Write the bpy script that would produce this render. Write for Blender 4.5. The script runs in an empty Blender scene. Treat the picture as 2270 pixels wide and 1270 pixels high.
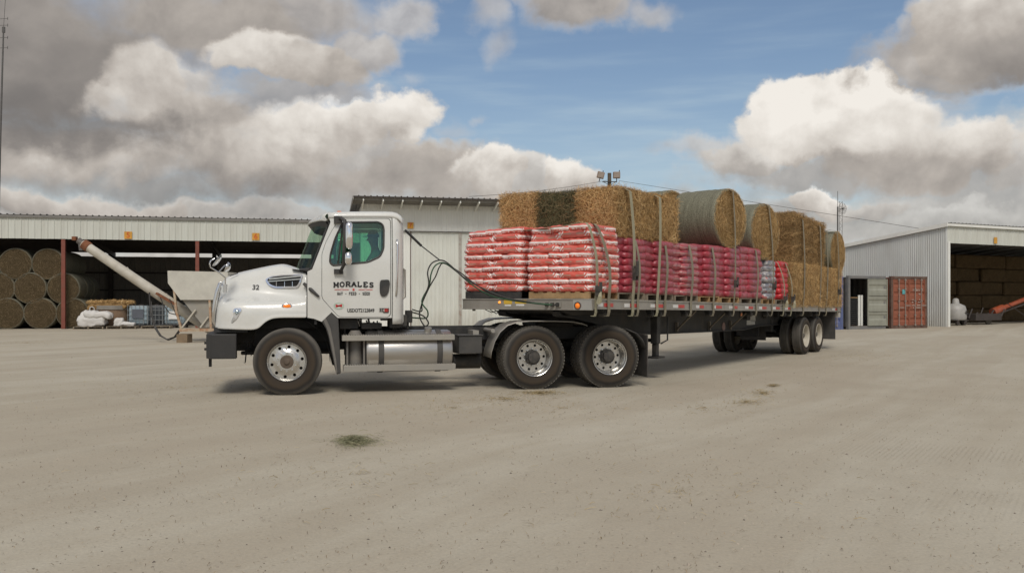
import bpy, bmesh, math, random
import numpy as np
from mathutils import Vector, Matrix
from mathutils import noise as mnoise
from mathutils.geometry import delaunay_2d_cdt

random.seed(7)
RS = np.random.RandomState(11)
R = math.radians
S = bpy.context.scene
COL = S.collection

# ------------------------------------------------------------------ camera
CAM_H = 1.526
F = 2000.0                       # focal length in photograph pixels (2270 wide)
CX, HOR = 1135.0, 660.0          # principal column, horizon row
cam = bpy.data.objects.new('camera', bpy.data.cameras.new('camera'))
COL.objects.link(cam)
cam.location = (0, 0, CAM_H)
cam.rotation_euler = (R(90), 0, 0)
cam.data.sensor_width = 36
cam.data.lens = F / 2270 * 36
cam.data.shift_y = (HOR - 635) / 2270
cam.data.clip_end = 6000
S.camera = cam

# ------------------------------------------------------------------ world
SUN_EL, SUN_AZ = 49.0, 180.0     # azimuth clockwise from +Y (the view direction)
W = bpy.data.worlds.new('World')
S.world = W
W.use_nodes = True
wn, wl = W.node_tree.nodes, W.node_tree.links
wn.clear()


def wmath(op, a, b=None, c=None, clamp=False):
    n = wn.new('ShaderNodeMath'); n.operation = op; n.use_clamp = clamp
    for i, v in enumerate((a, b, c)):
        if v is None:
            continue
        if isinstance(v, (int, float)):
            n.inputs[i].default_value = v
        else:
            wl.new(v, n.inputs[i])
    return n.outputs[0]


def wvec(op, a, b=None):
    n = wn.new('ShaderNodeVectorMath'); n.operation = op
    for i, v in enumerate((a, b)):
        if v is None:
            continue
        if isinstance(v, (tuple, list)):
            n.inputs[i].default_value = v
        else:
            wl.new(v, n.inputs[i])
    return n.outputs[0] if op not in ('LENGTH', 'DOT_PRODUCT') else n.outputs[1]


def wstep(v, lo, hi, t0=0.0, t1=1.0):
    n = wn.new('ShaderNodeMapRange'); n.interpolation_type = 'SMOOTHSTEP'
    wl.new(v, n.inputs['Value'])
    n.inputs['From Min'].default_value = lo; n.inputs['From Max'].default_value = hi
    n.inputs['To Min'].default_value = t0; n.inputs['To Max'].default_value = t1
    return n.outputs[0]


def wnoise(vec, scale, detail=5, rough=0.5, color=False, dist=0.0):
    n = wn.new('ShaderNodeTexNoise'); wl.new(vec, n.inputs['Vector'])
    n.inputs['Scale'].default_value = scale; n.inputs['Detail'].default_value = detail
    n.inputs['Roughness'].default_value = rough; n.inputs['Distortion'].default_value = dist
    return n.outputs['Color' if color else 'Fac']


def build_world():
    tc = wn.new('ShaderNodeTexCoord')
    sep = wn.new('ShaderNodeSeparateXYZ'); wl.new(tc.outputs['Generated'], sep.inputs[0])
    az = wmath('ARCTAN2', sep.outputs[0], sep.outputs[1])
    hyp = wmath('SQRT', wmath('ADD', wmath('ADD', wmath('MULTIPLY', sep.outputs[0], sep.outputs[0]),
                                           wmath('MULTIPLY', sep.outputs[1], sep.outputs[1])), 1e-4))
    el = wmath('MINIMUM', wmath('DIVIDE', sep.outputs[2], hyp), 4.0)
    cmb = wn.new('ShaderNodeCombineXYZ'); wl.new(az, cmb.inputs[0]); wl.new(el, cmb.inputs[1])
    P = cmb.outputs[0]
    # two octaves of warp give the billowing edges
    w1 = wvec('MULTIPLY', wvec('SUBTRACT', wnoise(P, 7.0, 3, 0.55, True), (0.5, 0.5, 0.5)), (0.11, 0.07, 0.0))
    w2 = wvec('MULTIPLY', wvec('SUBTRACT', wnoise(P, 26.0, 5, 0.6, True), (0.5, 0.5, 0.5)), (0.045, 0.04, 0.0))
    Q = wvec('ADD', wvec('ADD', P, w1), w2)

    # cloud masses, far ones first: column, row, half width, half height (photo pixels), edge softness, brightness, top-to-base fall, thickness
    blobs = [
        (500, 570, 1100, 75, .6, .58, .05, .9), (1900, 570, 900, 75, .6, .56, .05, .9),
        (300, 470, 700, 60, .6, .54, .05, .9), (1150, 470, 400, 60, .5, .48, .05, .8), (1950, 480, 480, 70, .5, .46, .05, .8), (2300, 430, 200, 60, .4, .5, .1, .8),
        (110, 330, 420, 110, .7, .56, .10, 1), (560, 350, 380, 120, .7, .52, .10, 1), (880, 400, 300, 80, .6, .48, .10, 1),
        (340, 405, 360, 44, .8, .24, .02, .85), (640, 412, 190, 34, .8, .32, .02, .7),
        (180, 458, 250, 36, .3, .50, .22, 1), (430, 468, 240, 30, .3, .52, .2, .9), (640, 462, 180, 26, .35, .46, .12, .8),
        (430, 270, 280, 90, .6, .60, .12, 1), (230, 305, 230, 60, .5, .66, .12, .9), (110, 345, 170, 40, .6, .62, .08, .8), (560, 255, 150, 60, .6, .46, .1, .8), (600, 330, 160, 40, .6, .62, .1, .8),
        (60, 110, 470, 230, .6, .24, -.10, 1), (90, 235, 260, 70, .7, .12, .03, .9), (430, 40, 340, 110, .6, .38, .03, 1), (650, 15, 220, 70, .6, .46, .05, .9),
        (360, 165, 95, 60, .35, .60, .16, 1), (290, 225, 70, 45, .4, .62, .15, .9), (430, 200, 130, 55, .4, .60, .14, .9),
        (600, 130, 95, 62, .25, .66, .26, 1), (710, 150, 110, 60, .35, .54, .14, 1), (810, 110, 85, 60, .4, .52, .12, .85), (880, 45, 60, 55, .45, .56, .08, .7), (650, 215, 150, 50, .5, .38, .1, .8),
        (700, 300, 170, 62, .35, .76, .22, 1), (770, 275, 80, 40, .3, .80, .2, 1), (875, 262, 98, 68, .20, .88, .22, 1), (780, 345, 130, 50, .45, .52, .12, .9),
        (940, 360, 130, 62, .35, .46, .16, 1), (850, 400, 150, 44, .5, .40, .08, .9), (1000, 290, 45, 24, .8, .5, .0, .3), (1060, 270, 22, 14, .8, .52, .0, .3), (900, 180, 30, 22, .9, .6, 0, .25), (830, 205, 35, 22, .9, .4, 0, .3),
        (1085, 385, 90, 52, .22, .72, .36, 1), (1170, 385, 70, 40, .3, .66, .26, .9), (1262, 395, 62, 46, .22, .74, .36, 1), (1130, 430, 170, 40, .5, .50, .1, .9),
        (1270, 0, 150, 62, .5, .36, .12, .95), (1340, 20, 90, 36, .5, .46, .1, .8), (1075, 30, 45, 45, .8, .50, .0, .6), (1450, 18, 70, 34, .7, .56, .1, .6), (1110, 105, 34, 36, .9, .52, 0, .45), (1000, 0, 50, 24, .8, .5, 0, .5),
        (1560, 335, 110, 28, .6, .56, .1, .7), (1630, 360, 120, 44, .4, .58, .20, .95), (2060, 350, 260, 80, .40, .54, .2, 1), (2180, 320, 100, 55, .28, .72, .3, 1), (2250, 370, 80, 60, .35, .6, .2, .9),
        (1740, 262, 92, 78, .18, .88, .22, 1), (1810, 235, 75, 60, .18, .90, .16, 1), (1905, 235, 80, 72, .18, .94, .18, 1), (1880, 290, 220, 80, .25, .86, .26, 1), (2010, 305, 105, 62, .3, .74, .26, .95),
        (1800, 390, 250, 36, .6, .36, .05, .85), (2080, 400, 220, 30, .6, .44, .08, .8), (1950, 440, 190, 26, .6, .52, .1, .6),
        (1790, 440, 68, 24, .22, .72, .4, 1), (1900, 455, 140, 24, .45, .54, .18, .9), (2110, 475, 130, 22, .4, .54, .2, .8), (1700, 425, 80, 18, .8, .38, .0, .5),
        (2210, 70, 190, 120, .22, .50, .26, 1), (2150, 130, 190, 90, .3, .36, .16, .95), (2200, 20, 120, 70, .5, .66, .12, .8), (2040, 170, 85, 50, .4, .42, .14, .9), (2090, 215, 80, 34, .7, .36, .04, .7), (2110, 245, 50, 22, .9, .5, 0, .4), (2000, 95, 45, 35, .5, .5, .1, .7),
    ]
    fb = wnoise(P, 15.0, 8, 0.54, False, 0.2)
    fb2 = wnoise(wvec('ADD', P, (-0.010, 0.014, 0)), 15.0, 8, 0.54, False, 0.2)
    fn = wmath('MULTIPLY', wmath('SUBTRACT', fb, 0.5), 1.3)
    sq = wn.new('ShaderNodeSeparateXYZ'); wl.new(Q, sq.inputs[0])
    # beyond the frame the same broken cumulus goes on
    f1 = wnoise(P, 3.2, 3, 0.5)
    out = wmath('MAXIMUM', wstep(wmath('ABSOLUTE', az), 0.56, 0.75), wstep(el, 0.36, 0.5))
    alpha = wmath('MULTIPLY', wstep(wmath('ADD', f1, wmath('MULTIPLY', fn, .25)), 0.46, 0.54), out)
    bright = wstep(f1, 0.48, 0.72, 0.74, 0.32)
    for px, py, rx, ry, sf, b, gr, th in blobs:
        a0 = math.atan((px - CX) / F); e0 = (HOR - py) / F * math.cos(a0)
        rel = wvec('MULTIPLY', wvec('SUBTRACT', Q, (a0, e0, 0)), (F / rx, F / ry, 0))
        d = wmath('ADD', wvec('LENGTH', rel), fn)
        w = wstep(d, 1.0 + sf * .6, 1.0 - sf, 0.0, th)
        g = wmath('MULTIPLY_ADD', wmath('SUBTRACT', sq.outputs[1], e0), F / ry * gr, b)
        n = wn.new('ShaderNodeMix'); n.data_type = 'FLOAT'
        wl.new(w, n.inputs[0]); wl.new(bright, n.inputs[2]); wl.new(g, n.inputs[3])
        bright = n.outputs[0]
        alpha = wmath('MAXIMUM', alpha, w)
    # thin high streaks in the blue
    st = wn.new('ShaderNodeMapping'); wl.new(P, st.inputs[0])
    st.inputs['Rotation'].default_value = (0, 0, R(-16)); st.inputs['Scale'].default_value = (2.2, 17, 1)
    cir = wstep(wnoise(st.outputs[0], 2.2, 6, 0.5), 0.42, 0.80, 0.0, 0.60)
    cir = wmath('ADD', wmath('MULTIPLY', cir, wstep(el, 0.34, 0.12, 0.2, 1.0)), wstep(el, 0.28, -0.02, 0.02, 0.55), None, True)
    relief = wmath('MULTIPLY', wmath('SUBTRACT', fb, fb2), 1.0)
    soft = wnoise(P, 8.0, 3, 0.45)
    bb = wmath('ADD', wmath('ADD', bright, wmath('MULTIPLY', relief, wmath('ADD', bright, 0.1))),
               wmath('MULTIPLY', wmath('SUBTRACT', soft, 0.5), 0.22))
    ramp = wn.new('ShaderNodeValToRGB'); wl.new(bb, ramp.inputs[0])
    cr = ramp.color_ramp
    cr.elements[0].position = 0.0; cr.elements[0].color = (.150, .141, .136, 1)
    cr.elements[1].position = 1.0; cr.elements[1].color = (.80, .76, .705, 1)
    for p, c in ((.25, (.245, .224, .208, 1)), (.5, (.43, .392, .355, 1)), (.75, (.64, .60, .55, 1))):
        e = cr.elements.new(p); e.color = c
    sky = wn.new('ShaderNodeTexSky'); sky.sky_type = 'NISHITA'; sky.sun_disc = False
    sky.sun_elevation = R(SUN_EL); sky.sun_rotation = R(SUN_AZ)
    sky.air_density = 1.0; sky.dust_density = 1.2; sky.ozone_density = 1.6
    bg = wn.new('ShaderNodeBackground'); wl.new(sky.outputs[0], bg.inputs[0]); bg.inputs[1].default_value = 0.085
    cbg = wn.new('ShaderNodeBackground'); wl.new(ramp.outputs[0], cbg.inputs[0]); cbg.inputs[1].default_value = 1.0
    hb = wn.new('ShaderNodeBackground'); hb.inputs[0].default_value = (.44, .54, .60, 1)
    m1 = wn.new('ShaderNodeMixShader'); wl.new(cir, m1.inputs[0]); wl.new(bg.outputs[0], m1.inputs[1]); wl.new(hb.outputs[0], m1.inputs[2])
    m2 = wn.new('ShaderNodeMixShader'); wl.new(alpha, m2.inputs[0]); wl.new(m1.outputs[0], m2.inputs[1]); wl.new(cbg.outputs[0], m2.inputs[2])
    o = wn.new('ShaderNodeOutputWorld'); wl.new(m2.outputs[0], o.inputs[0])


build_world()
W.cycles.sampling_method = 'MANUAL'
W.cycles.sample_map_resolution = 512

sun = bpy.data.objects.new('sun', bpy.data.lights.new('sun', 'SUN'))
COL.objects.link(sun)
sun.data.energy = 1.75
sun.data.angle = R(20)
sun.data.color = (1.0, .95, .87)
_az = R(SUN_AZ)
_sd = Vector((math.sin(_az) * math.cos(R(SUN_EL)), math.cos(_az) * math.cos(R(SUN_EL)), math.sin(R(SUN_EL))))
sun.rotation_euler = _sd.to_track_quat('Z', 'Y').to_euler()

S.view_settings.view_transform = 'Standard'
S.view_settings.look = 'None'
S.view_settings.exposure = 0.15
S.view_settings.gamma = 1.0
S.view_settings.use_curve_mapping = False
S.cycles.max_bounces = 6
S.cycles.diffuse_bounces = 3
S.cycles.glossy_bounces = 3
S.cycles.transparent_max_bounces = 8
S.cycles.use_denoising = True

# ------------------------------------------------------------------ helpers
class Frame:
    """A yawed local frame: u along the vehicle, v away from the camera, z up."""
    def __init__(s, ox, oy, yaw):
        s.ox, s.oy, s.yaw = ox, oy, yaw
        s.a = (math.cos(yaw), math.sin(yaw)); s.b = (-math.sin(yaw), math.cos(yaw))

    def at(s, px, py, v):
        """the (u, z) of the place seen at a photograph pixel, on the upright plane at v"""
        rx, rz = (px - CX) / F, (HOR - py) / F
        t = (v + s.ox * s.b[0] + s.oy * s.b[1]) / (rx * s.b[0] + s.b[1])
        x, y = t * rx - s.ox, t - s.oy
        return (x * s.a[0] + y * s.a[1], CAM_H + t * rz)

    def w(s, u, v, z=0):
        return Vector((s.ox + u * s.a[0] + v * s.b[0], s.oy + u * s.a[1] + v * s.b[1], z))


def gp(px, D, z=0.0):
    return Vector(((px - CX) / F * D, D, z))


class MB:
    def __init__(s):
        s.v = []; s.f = []

    def add(s, verts, faces, M=None):
        o = len(s.v)
        s.v += [tuple(M @ Vector(p)) for p in verts] if M is not None else [tuple(p) for p in verts]
        s.f += [tuple(i + o for i in f) for f in faces]
        return s

    def box(s, x0, x1, y0, y1, z0, z1, M=None):
        vs = [(x, y, z) for x in (x0, x1) for y in (y0, y1) for z in (z0, z1)]
        return s.add(vs, [(0, 1, 3, 2), (4, 6, 7, 5), (0, 4, 5, 1), (2, 3, 7, 6), (0, 2, 6, 4), (1, 5, 7, 3)], M)

    def bar(s, p, q, w, h, up=(0, 0, 1)):
        p, q = Vector(p), Vector(q); d = (q - p)
        L = d.length; d.normalize()
        x = d.cross(Vector(up))
        if x.length < 1e-4:
            x = d.cross(Vector((0, 1, 0)))
        x.normalize(); z = x.cross(d)
        M = Matrix((x, d, z)).transposed().to_4x4(); M.translation = p
        return s.box(-w / 2, w / 2, 0, L, -h / 2, h / 2, M)

    def tube(s, path, r, n=8, caps=True):
        P = [Vector(p) for p in path]; k = len(P)
        rs = r if isinstance(r, (list, tuple)) else [r] * k
        vs, fs = [], []
        ref = None
        for i in range(k):
            t = (P[min(i + 1, k - 1)] - P[max(i - 1, 0)]).normalized()
            if ref is None:
                ref = Vector((0, 0, 1)) if abs(t.z) < .9 else Vector((1, 0, 0))
            x = (ref - t * ref.dot(t)).normalized(); y = t.cross(x); ref = x
            for j in range(n):
                a = 2 * math.pi * j / n
                vs.append(P[i] + (x * math.cos(a) + y * math.sin(a)) * rs[i])
        for i in range(k - 1):
            for j in range(n):
                fs.append((i * n + j, i * n + (j + 1) % n, (i + 1) * n + (j + 1) % n, (i + 1) * n + j))
        if caps:
            fs.append(tuple(range(n))[::-1]); fs.append(tuple((k - 1) * n + j for j in range(n)))
        return s.add(vs, fs)

    def lathe(s, prof, n=48, M=None, wob=None):
        """prof: (radius, y) pairs, turned about the y axis"""
        vs, fs = [], []
        k = len(prof)
        for j in range(n):
            a = 2 * math.pi * j / n
            for (r, y) in prof:
                rr = r if wob is None else wob(r, y, a)
                vs.append((rr * math.cos(a), y, rr * math.sin(a)))
        for j in range(n):
            for i in range(k - 1):
                a, b = j * k + i, ((j + 1) % n) * k + i
                fs.append((a, b, b + 1, a + 1))
        return s.add(vs, fs, M)

    def sheet(s, grid, M=None):
        n, m = len(grid), len(grid[0])
        fs = [(i * m + j, i * m + j + 1, (i + 1) * m + j + 1, (i + 1) * m + j) for i in range(n - 1) for j in range(m - 1)]
        return s.add([p for row in grid for p in row], fs, M)

    def plate(s, outer, holes=(), y0=0.0, y1=0.02, step=None, warp=None, M=None):
        """an outline in (x, z) with holes, given thickness between y0 and y1"""
        loops = [list(outer)] + [list(h) for h in holes]
        if step:
            l2 = []
            for L in loops:
                o = []
                for i in range(len(L)):
                    p, q = L[i], L[(i + 1) % len(L)]
                    k = max(1, int(math.hypot(q[0] - p[0], q[1] - p[1]) / step))
                    o += [(p[0] + (q[0] - p[0]) * t / k, p[1] + (q[1] - p[1]) * t / k) for t in range(k)]
                l2.append(o)
            loops = l2

        def inside(p, L):
            c = False
            for i in range(len(L)):
                (x1, y1_), (x2, y2) = L[i], L[i - 1]
                if (y1_ > p[1]) != (y2 > p[1]) and p[0] < (x2 - x1) * (p[1] - y1_) / (y2 - y1_) + x1:
                    c = not c
            return c
        pts, edges = [], []
        for L in loops:
            o = len(pts); pts += [Vector(p) for p in L]
            edges += [(o + i, o + (i + 1) % len(L)) for i in range(len(L))]
        if step:
            xs = [p[0] for p in loops[0]]; zs = [p[1] for p in loops[0]]
            x = min(xs) + step * .51
            while x < max(xs):
                z = min(zs) + step * .53
                while z < max(zs):
                    if inside((x, z), loops[0]) and not any(inside((x, z), h) for h in loops[1:]):
                        pts.append(Vector((x, z)))
                    z += step
                x += step
        V, E, T, _, _, _ = delaunay_2d_cdt(pts, edges, [], 0, 1e-6)
        tri = []
        for t in T:
            c = sum((V[i] for i in t), Vector((0, 0))) / 3
            if inside(c, loops[0]) and not any(inside(c, h) for h in loops[1:]):
                tri.append(t)
        n = len(V)
        cnt = {}
        for t in tri:
            for i in range(len(t)):
                e = (t[i], t[(i + 1) % len(t)])
                cnt[e] = cnt.get(e, 0) + 1
        vs = [(p.x, y0, p.y) for p in V] + [(p.x, y1, p.y) for p in V]
        if warp:
            vs = [warp(*p) for p in vs]
        fs = [tuple(t) for t in tri] + [tuple(i + n for i in t[::-1]) for t in tri]
        for (a, b) in cnt:
            if (b, a) not in cnt:
                fs.append((b, a, a + n, b + n))
        return s.add(vs, fs, M)

    def build(s, name, mat, parent=None, smooth=None, bevel=0, label=None, kind=None):
        me = bpy.data.meshes.new(name)
        me.from_pydata(s.v, [], s.f); me.update()
        if smooth is not None:
            me.shade_smooth()
            if smooth < 180:
                me.set_sharp_from_angle(angle=R(smooth))
        me.materials.append(mat)
        o = bpy.data.objects.new(name, me); COL.objects.link(o)
        if parent is not None:
            o.parent = parent
        if bevel:
            b = o.modifiers.new('bevel', 'BEVEL'); b.width = bevel; b.segments = 2; b.limit_method = 'ANGLE'; b.angle_limit = R(40)
        if label:
            o['label'] = label
        if kind:
            o['kind'] = kind
        return o


def tag(o, label, cat, group=None):
    o['label'] = label; o['category'] = cat
    if group:
        o['group'] = group
    return o


def empty(name, loc=(0, 0, 0), rz=0.0, parent=None):
    o = bpy.data.objects.new(name, None); COL.objects.link(o)
    o.empty_display_size = .2
    o.location = loc; o.rotation_euler = (0, 0, rz)
    if parent is not None:
        o.parent = parent
    return o


def thing(name, label, cat, loc=(0, 0, 0), rz=0.0, group=None):
    return tag(empty(name, loc, rz), label, cat, group)


def dup(root, loc=None, rz=None, label=None, parent=None):
    c = root.copy(); COL.objects.link(c)
    if parent is not None:
        c.parent = parent
    if loc is not None:
        c.location = loc
    if rz is not None:
        c.rotation_euler = (0, 0, rz)
    if label:
        c['label'] = label
    for ch in root.children:
        dup(ch, parent=c)
    return c


def rbox(hx, hy, hz, n, r, fn=None):
    """rounded block centred on the origin; fn moves each point"""
    nx, ny, nz = n
    bm = bmesh.new()
    faces = (((0, 1), 2, nx, ny), ((0, 2), 1, nx, nz), ((1, 2), 0, ny, nz))
    H = (hx, hy, hz)
    for (ia, ib), ic, na, nb in faces:
        for sg in (-1, 1):
            g = []
            for i in range(na + 1):
                row = []
                for j in range(nb + 1):
                    p = [0, 0, 0]
                    p[ia] = H[ia] * (2 * i / na - 1); p[ib] = H[ib] * (2 * j / nb - 1); p[ic] = H[ic] * sg
                    q = Vector([max(-(H[k] - r), min(H[k] - r, p[k])) for k in range(3)])
                    d = Vector(p) - q
                    P = q + (d.normalized() * r if d.length > 1e-9 else d)
                    row.append(bm.verts.new(P))
                g.append(row)
            for i in range(na):
                for j in range(nb):
                    f = (g[i][j], g[i + 1][j], g[i + 1][j + 1], g[i][j + 1])
                    bm.faces.new(f if (sg > 0) == (ic != 1) else f[::-1])
    bmesh.ops.remove_doubles(bm, verts=bm.verts, dist=1e-4)
    if fn:
        for v in bm.verts:
            v.co = fn(v.co)
    return bm


def bm_obj(name, bm, mat, parent=None, smooth=180, mesh=None):
    if mesh is None:
        mesh = bpy.data.meshes.new(name); bm.to_mesh(mesh); bm.free(); mesh.materials.append(mat)
        mesh.shade_smooth()
        if smooth < 180:
            mesh.set_sharp_from_angle(angle=R(smooth))
    o = bpy.data.objects.new(name, mesh); COL.objects.link(o)
    if parent is not None:
        o.parent = parent
    return o


_mats = {}


def pm(name, col, rough=.6, metal=0.0, var=.12, vs=3.0, bump=0.0, bs=60.0, dirt=0.0, dcol=(.30, .26, .20), ds=2.5,
       coat=0.0, spec=.5, island=0.0, lowdirt=None, stretch=(1, 1, 1)):
    """painted, metal or rubber surface with uneven tone, dust and fine relief"""
    if name in _mats:
        return _mats[name]
    m = bpy.data.materials.new(name); m.use_nodes = True
    nt = m.node_tree; N = nt.nodes; L = nt.links
    b = N['Principled BSDF']
    tc = N.new('ShaderNodeTexCoord'); mp = N.new('ShaderNodeMapping'); mp.inputs['Scale'].default_value = stretch
    L.new(tc.outputs['Object'], mp.inputs[0])
    co = mp.outputs[0]
    n1 = N.new('ShaderNodeTexNoise'); n1.inputs['Scale'].default_value = vs; n1.inputs['Detail'].default_value = 5; L.new(co, n1.inputs['Vector'])
    r1 = N.new('ShaderNodeMapRange'); L.new(n1.outputs['Fac'], r1.inputs['Value'])
    r1.inputs['From Min'].default_value = .3; r1.inputs['From Max'].default_value = .7
    r1.inputs['To Min'].default_value = 1 - var; r1.inputs['To Max'].default_value = 1 + var
    mul = N.new('ShaderNodeVectorMath'); mul.operation = 'SCALE'; mul.inputs[0].default_value = col[:3]
    L.new(r1.outputs[0], mul.inputs['Scale'])
    out = mul.outputs[0]
    if island:
        g = N.new('ShaderNodeNewGeometry'); r2 = N.new('ShaderNodeMapRange'); L.new(g.outputs['Random Per Island'], r2.inputs['Value'])
        r2.inputs['To Min'].default_value = 1 - island; r2.inputs['To Max'].default_value = 1 + island
        m2 = N.new('ShaderNodeVectorMath'); m2.operation = 'SCALE'; L.new(out, m2.inputs[0]); L.new(r2.outputs[0], m2.inputs['Scale'])
        out = m2.outputs[0]
    rough_s = None
    if dirt or lowdirt:
        n2 = N.new('ShaderNodeTexNoise'); n2.inputs['Scale'].default_value = ds; n2.inputs['Detail'].default_value = 8
        n2.inputs['Roughness'].default_value = .65; L.new(co, n2.inputs['Vector'])
        r3 = N.new('ShaderNodeMapRange'); L.new(n2.outputs['Fac'], r3.inputs['Value'])
        r3.inputs['From Min'].default_value = .42; r3.inputs['From Max'].default_value = .72; r3.inputs['To Max'].default_value = dirt
        fac = r3.outputs[0]
        if lowdirt:     # road dust thickest near the ground: (z from, z to, amount), object space
            sp = N.new('ShaderNodeSeparateXYZ'); L.new(tc.outputs['Object'], sp.inputs[0])
            r4 = N.new('ShaderNodeMapRange'); L.new(sp.outputs[2], r4.inputs['Value'])
            r4.inputs['From Min'].default_value = lowdirt[0]; r4.inputs['From Max'].default_value = lowdirt[1]
            r4.inputs['To Min'].default_value = lowdirt[2]; r4.inputs['To Max'].default_value = 0
            mm = N.new('ShaderNodeMath'); mm.operation = 'MULTIPLY'; L.new(r4.outputs[0], mm.inputs[0]); L.new(n2.outputs['Fac'], mm.inputs[1])
            ma = N.new('ShaderNodeMath'); ma.operation = 'ADD'; ma.use_clamp = True; L.new(fac, ma.inputs[0]); L.new(mm.outputs[0], ma.inputs[1])
            fac = ma.outputs[0]
        mx = N.new('ShaderNodeMix'); mx.data_type = 'RGBA'; L.new(fac, mx.inputs[0]); L.new(out, mx.inputs[6]); mx.inputs[7].default_value = (*dcol, 1)
        out = mx.outputs[2]
        rr = N.new('ShaderNodeMapRange'); L.new(fac, rr.inputs['Value']); rr.inputs['To Min'].default_value = rough; rr.inputs['To Max'].default_value = .9
        rough_s = rr.outputs[0]
    L.new(out, b.inputs['Base Color'])
    if rough_s:
        L.new(rough_s, b.inputs['Roughness'])
    else:
        b.inputs['Roughness'].default_value = rough
    b.inputs['Metallic'].default_value = metal
    b.inputs['Specular IOR Level'].default_value = spec
    b.inputs['Coat Weight'].default_value = coat; b.inputs['Coat Roughness'].default_value = .08
    if bump:
        n3 = N.new('ShaderNodeTexNoise'); n3.inputs['Scale'].default_value = bs; n3.inputs['Detail'].default_value = 4; L.new(co, n3.inputs['Vector'])
        bp = N.new('ShaderNodeBump'); bp.inputs['Strength'].default_value = bump; bp.inputs['Distance'].default_value = .02
        L.new(n3.outputs['Fac'], bp.inputs['Height']); L.new(bp.outputs[0], b.inputs['Normal'])
    _mats[name] = m
    return m


def glass(name, tint, gloss=.12):
    if name in _mats:
        return _mats[name]
    m = bpy.data.materials.new(name); m.use_nodes = True
    nt = m.node_tree; N = nt.nodes; L = nt.links; N.clear()
    t = N.new('ShaderNodeBsdfTransparent'); t.inputs[0].default_value = (*tint, 1)
    g = N.new('ShaderNodeBsdfGlossy'); g.inputs['Roughness'].default_value = .03; g.inputs[0].default_value = (.9, .95, .95, 1)
    fr = N.new('ShaderNodeLayerWeight'); fr.inputs[0].default_value = .35
    mr = N.new('ShaderNodeMapRange'); L.new(fr.outputs['Fresnel'], mr.inputs['Value']); mr.inputs['To Min'].default_value = gloss * .5; mr.inputs['To Max'].default_value = min(1, gloss * 5)
    mx = N.new('ShaderNodeMixShader'); L.new(mr.outputs[0], mx.inputs[0]); L.new(t.outputs[0], mx.inputs[1]); L.new(g.outputs[0], mx.inputs[2])
    o = N.new('ShaderNodeOutputMaterial'); L.new(mx.outputs[0], o.inputs[0])
    _mats[name] = m
    return m


def emit(name, col, strength):
    if name in _mats:
        return _mats[name]
    m = bpy.data.materials.new(name); m.use_nodes = True
    b = m.node_tree.nodes['Principled BSDF']
    b.inputs['Base Color'].default_value = (*col, 1); b.inputs['Roughness'].default_value = .25
    b.inputs['Emission Color'].default_value = (*col, 1); b.inputs['Emission Strength'].default_value = strength
    _mats[name] = m
    return m


# letters as strokes with slab feet, unit box 0..1 wide, 0..1 tall
_ST = {
    'M': [[(.1, 0), (.1, 1), (.5, .25), (.9, 1), (.9, 0)]], 'O': [[(.5 + .42 * math.cos(t), .5 + .5 * math.sin(t)) for t in [i * math.pi / 8 for i in range(17)]]],
    'R': [[(.18, 0), (.18, 1), (.65, 1), (.85, .88), (.85, .62), (.65, .5), (.18, .5)], [(.55, .5), (.9, 0)]], 'A': [[(.08, 0), (.5, 1), (.92, 0)], [(.25, .36), (.75, .36)]],
    'L': [[(.2, 1), (.2, 0), (.85, 0), (.85, .28)]], 'E': [[(.85, .76), (.85, 1), (.18, 1), (.18, 0), (.88, 0), (.88, .26)], [(.18, .52), (.65, .52)]],
    'S': [[(.85, .78), (.75, .95), (.5, 1), (.22, .93), (.16, .73), (.3, .58), (.7, .45), (.86, .27), (.75, .07), (.5, 0), (.22, .06), (.14, .25)]],
    'H': [[(.18, 0), (.18, 1)], [(.82, 0), (.82, 1)], [(.18, .5), (.82, .5)]], 'Y': [[(.1, 1), (.5, .5), (.9, 1)], [(.5, .5), (.5, 0)]],
    'F': [[(.2, 0), (.2, 1), (.86, 1), (.86, .76)], [(.2, .52), (.66, .52)]], 'D': [[(.18, 0), (.18, 1), (.6, 1), (.86, .78), (.86, .22), (.6, 0), (.18, 0)]],
    '-': [[(.15, .45), (.85, .45)]], ' ': [],
}
_FEET = {'M': [(.1, 0), (.9, 0), (.1, 1), (.9, 1)], 'R': [(.18, 0), (.18, 1), (.9, 0)], 'A': [(.08, 0), (.92, 0)], 'L': [(.2, 1), (.2, 0)], 'E': [(.18, 1), (.18, 0)],
         'H': [(.18, 0), (.18, 1), (.82, 0), (.82, 1)], 'Y': [(.1, 1), (.9, 1), (.5, 0)], 'F': [(.2, 0), (.2, 1)], 'D': [(.18, 0), (.18, 1)]}


def slab_text(mb, text, u0, u1, z0, h, v, th, arc=0.0):
    n = len(text); cw = (u1 - u0) / n
    for i, c in enumerate(text):
        m = (i + .5) / n * 2 - 1
        dz = arc * (1 - m * m)
        w = cw * .80

        def P(p):
            return (u0 + i * cw + cw * .10 + p[0] * w, v, z0 + dz + p[1] * h)
        for st in _ST[c]:
            for p, q in zip(st, st[1:]):
                mb.bar(P(p), P(q), th, .004, (0, 1, 0)) if False else mb.bar(P(p), P(q), th, .004, up=(0, 1, 0))
        for f in _FEET.get(c, ()):
            x, y, z = P(f)
            mb.bar((x - w * .2, y, z), (x + w * .2, y, z), th * .7, .004, up=(0, 1, 0))


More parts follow.
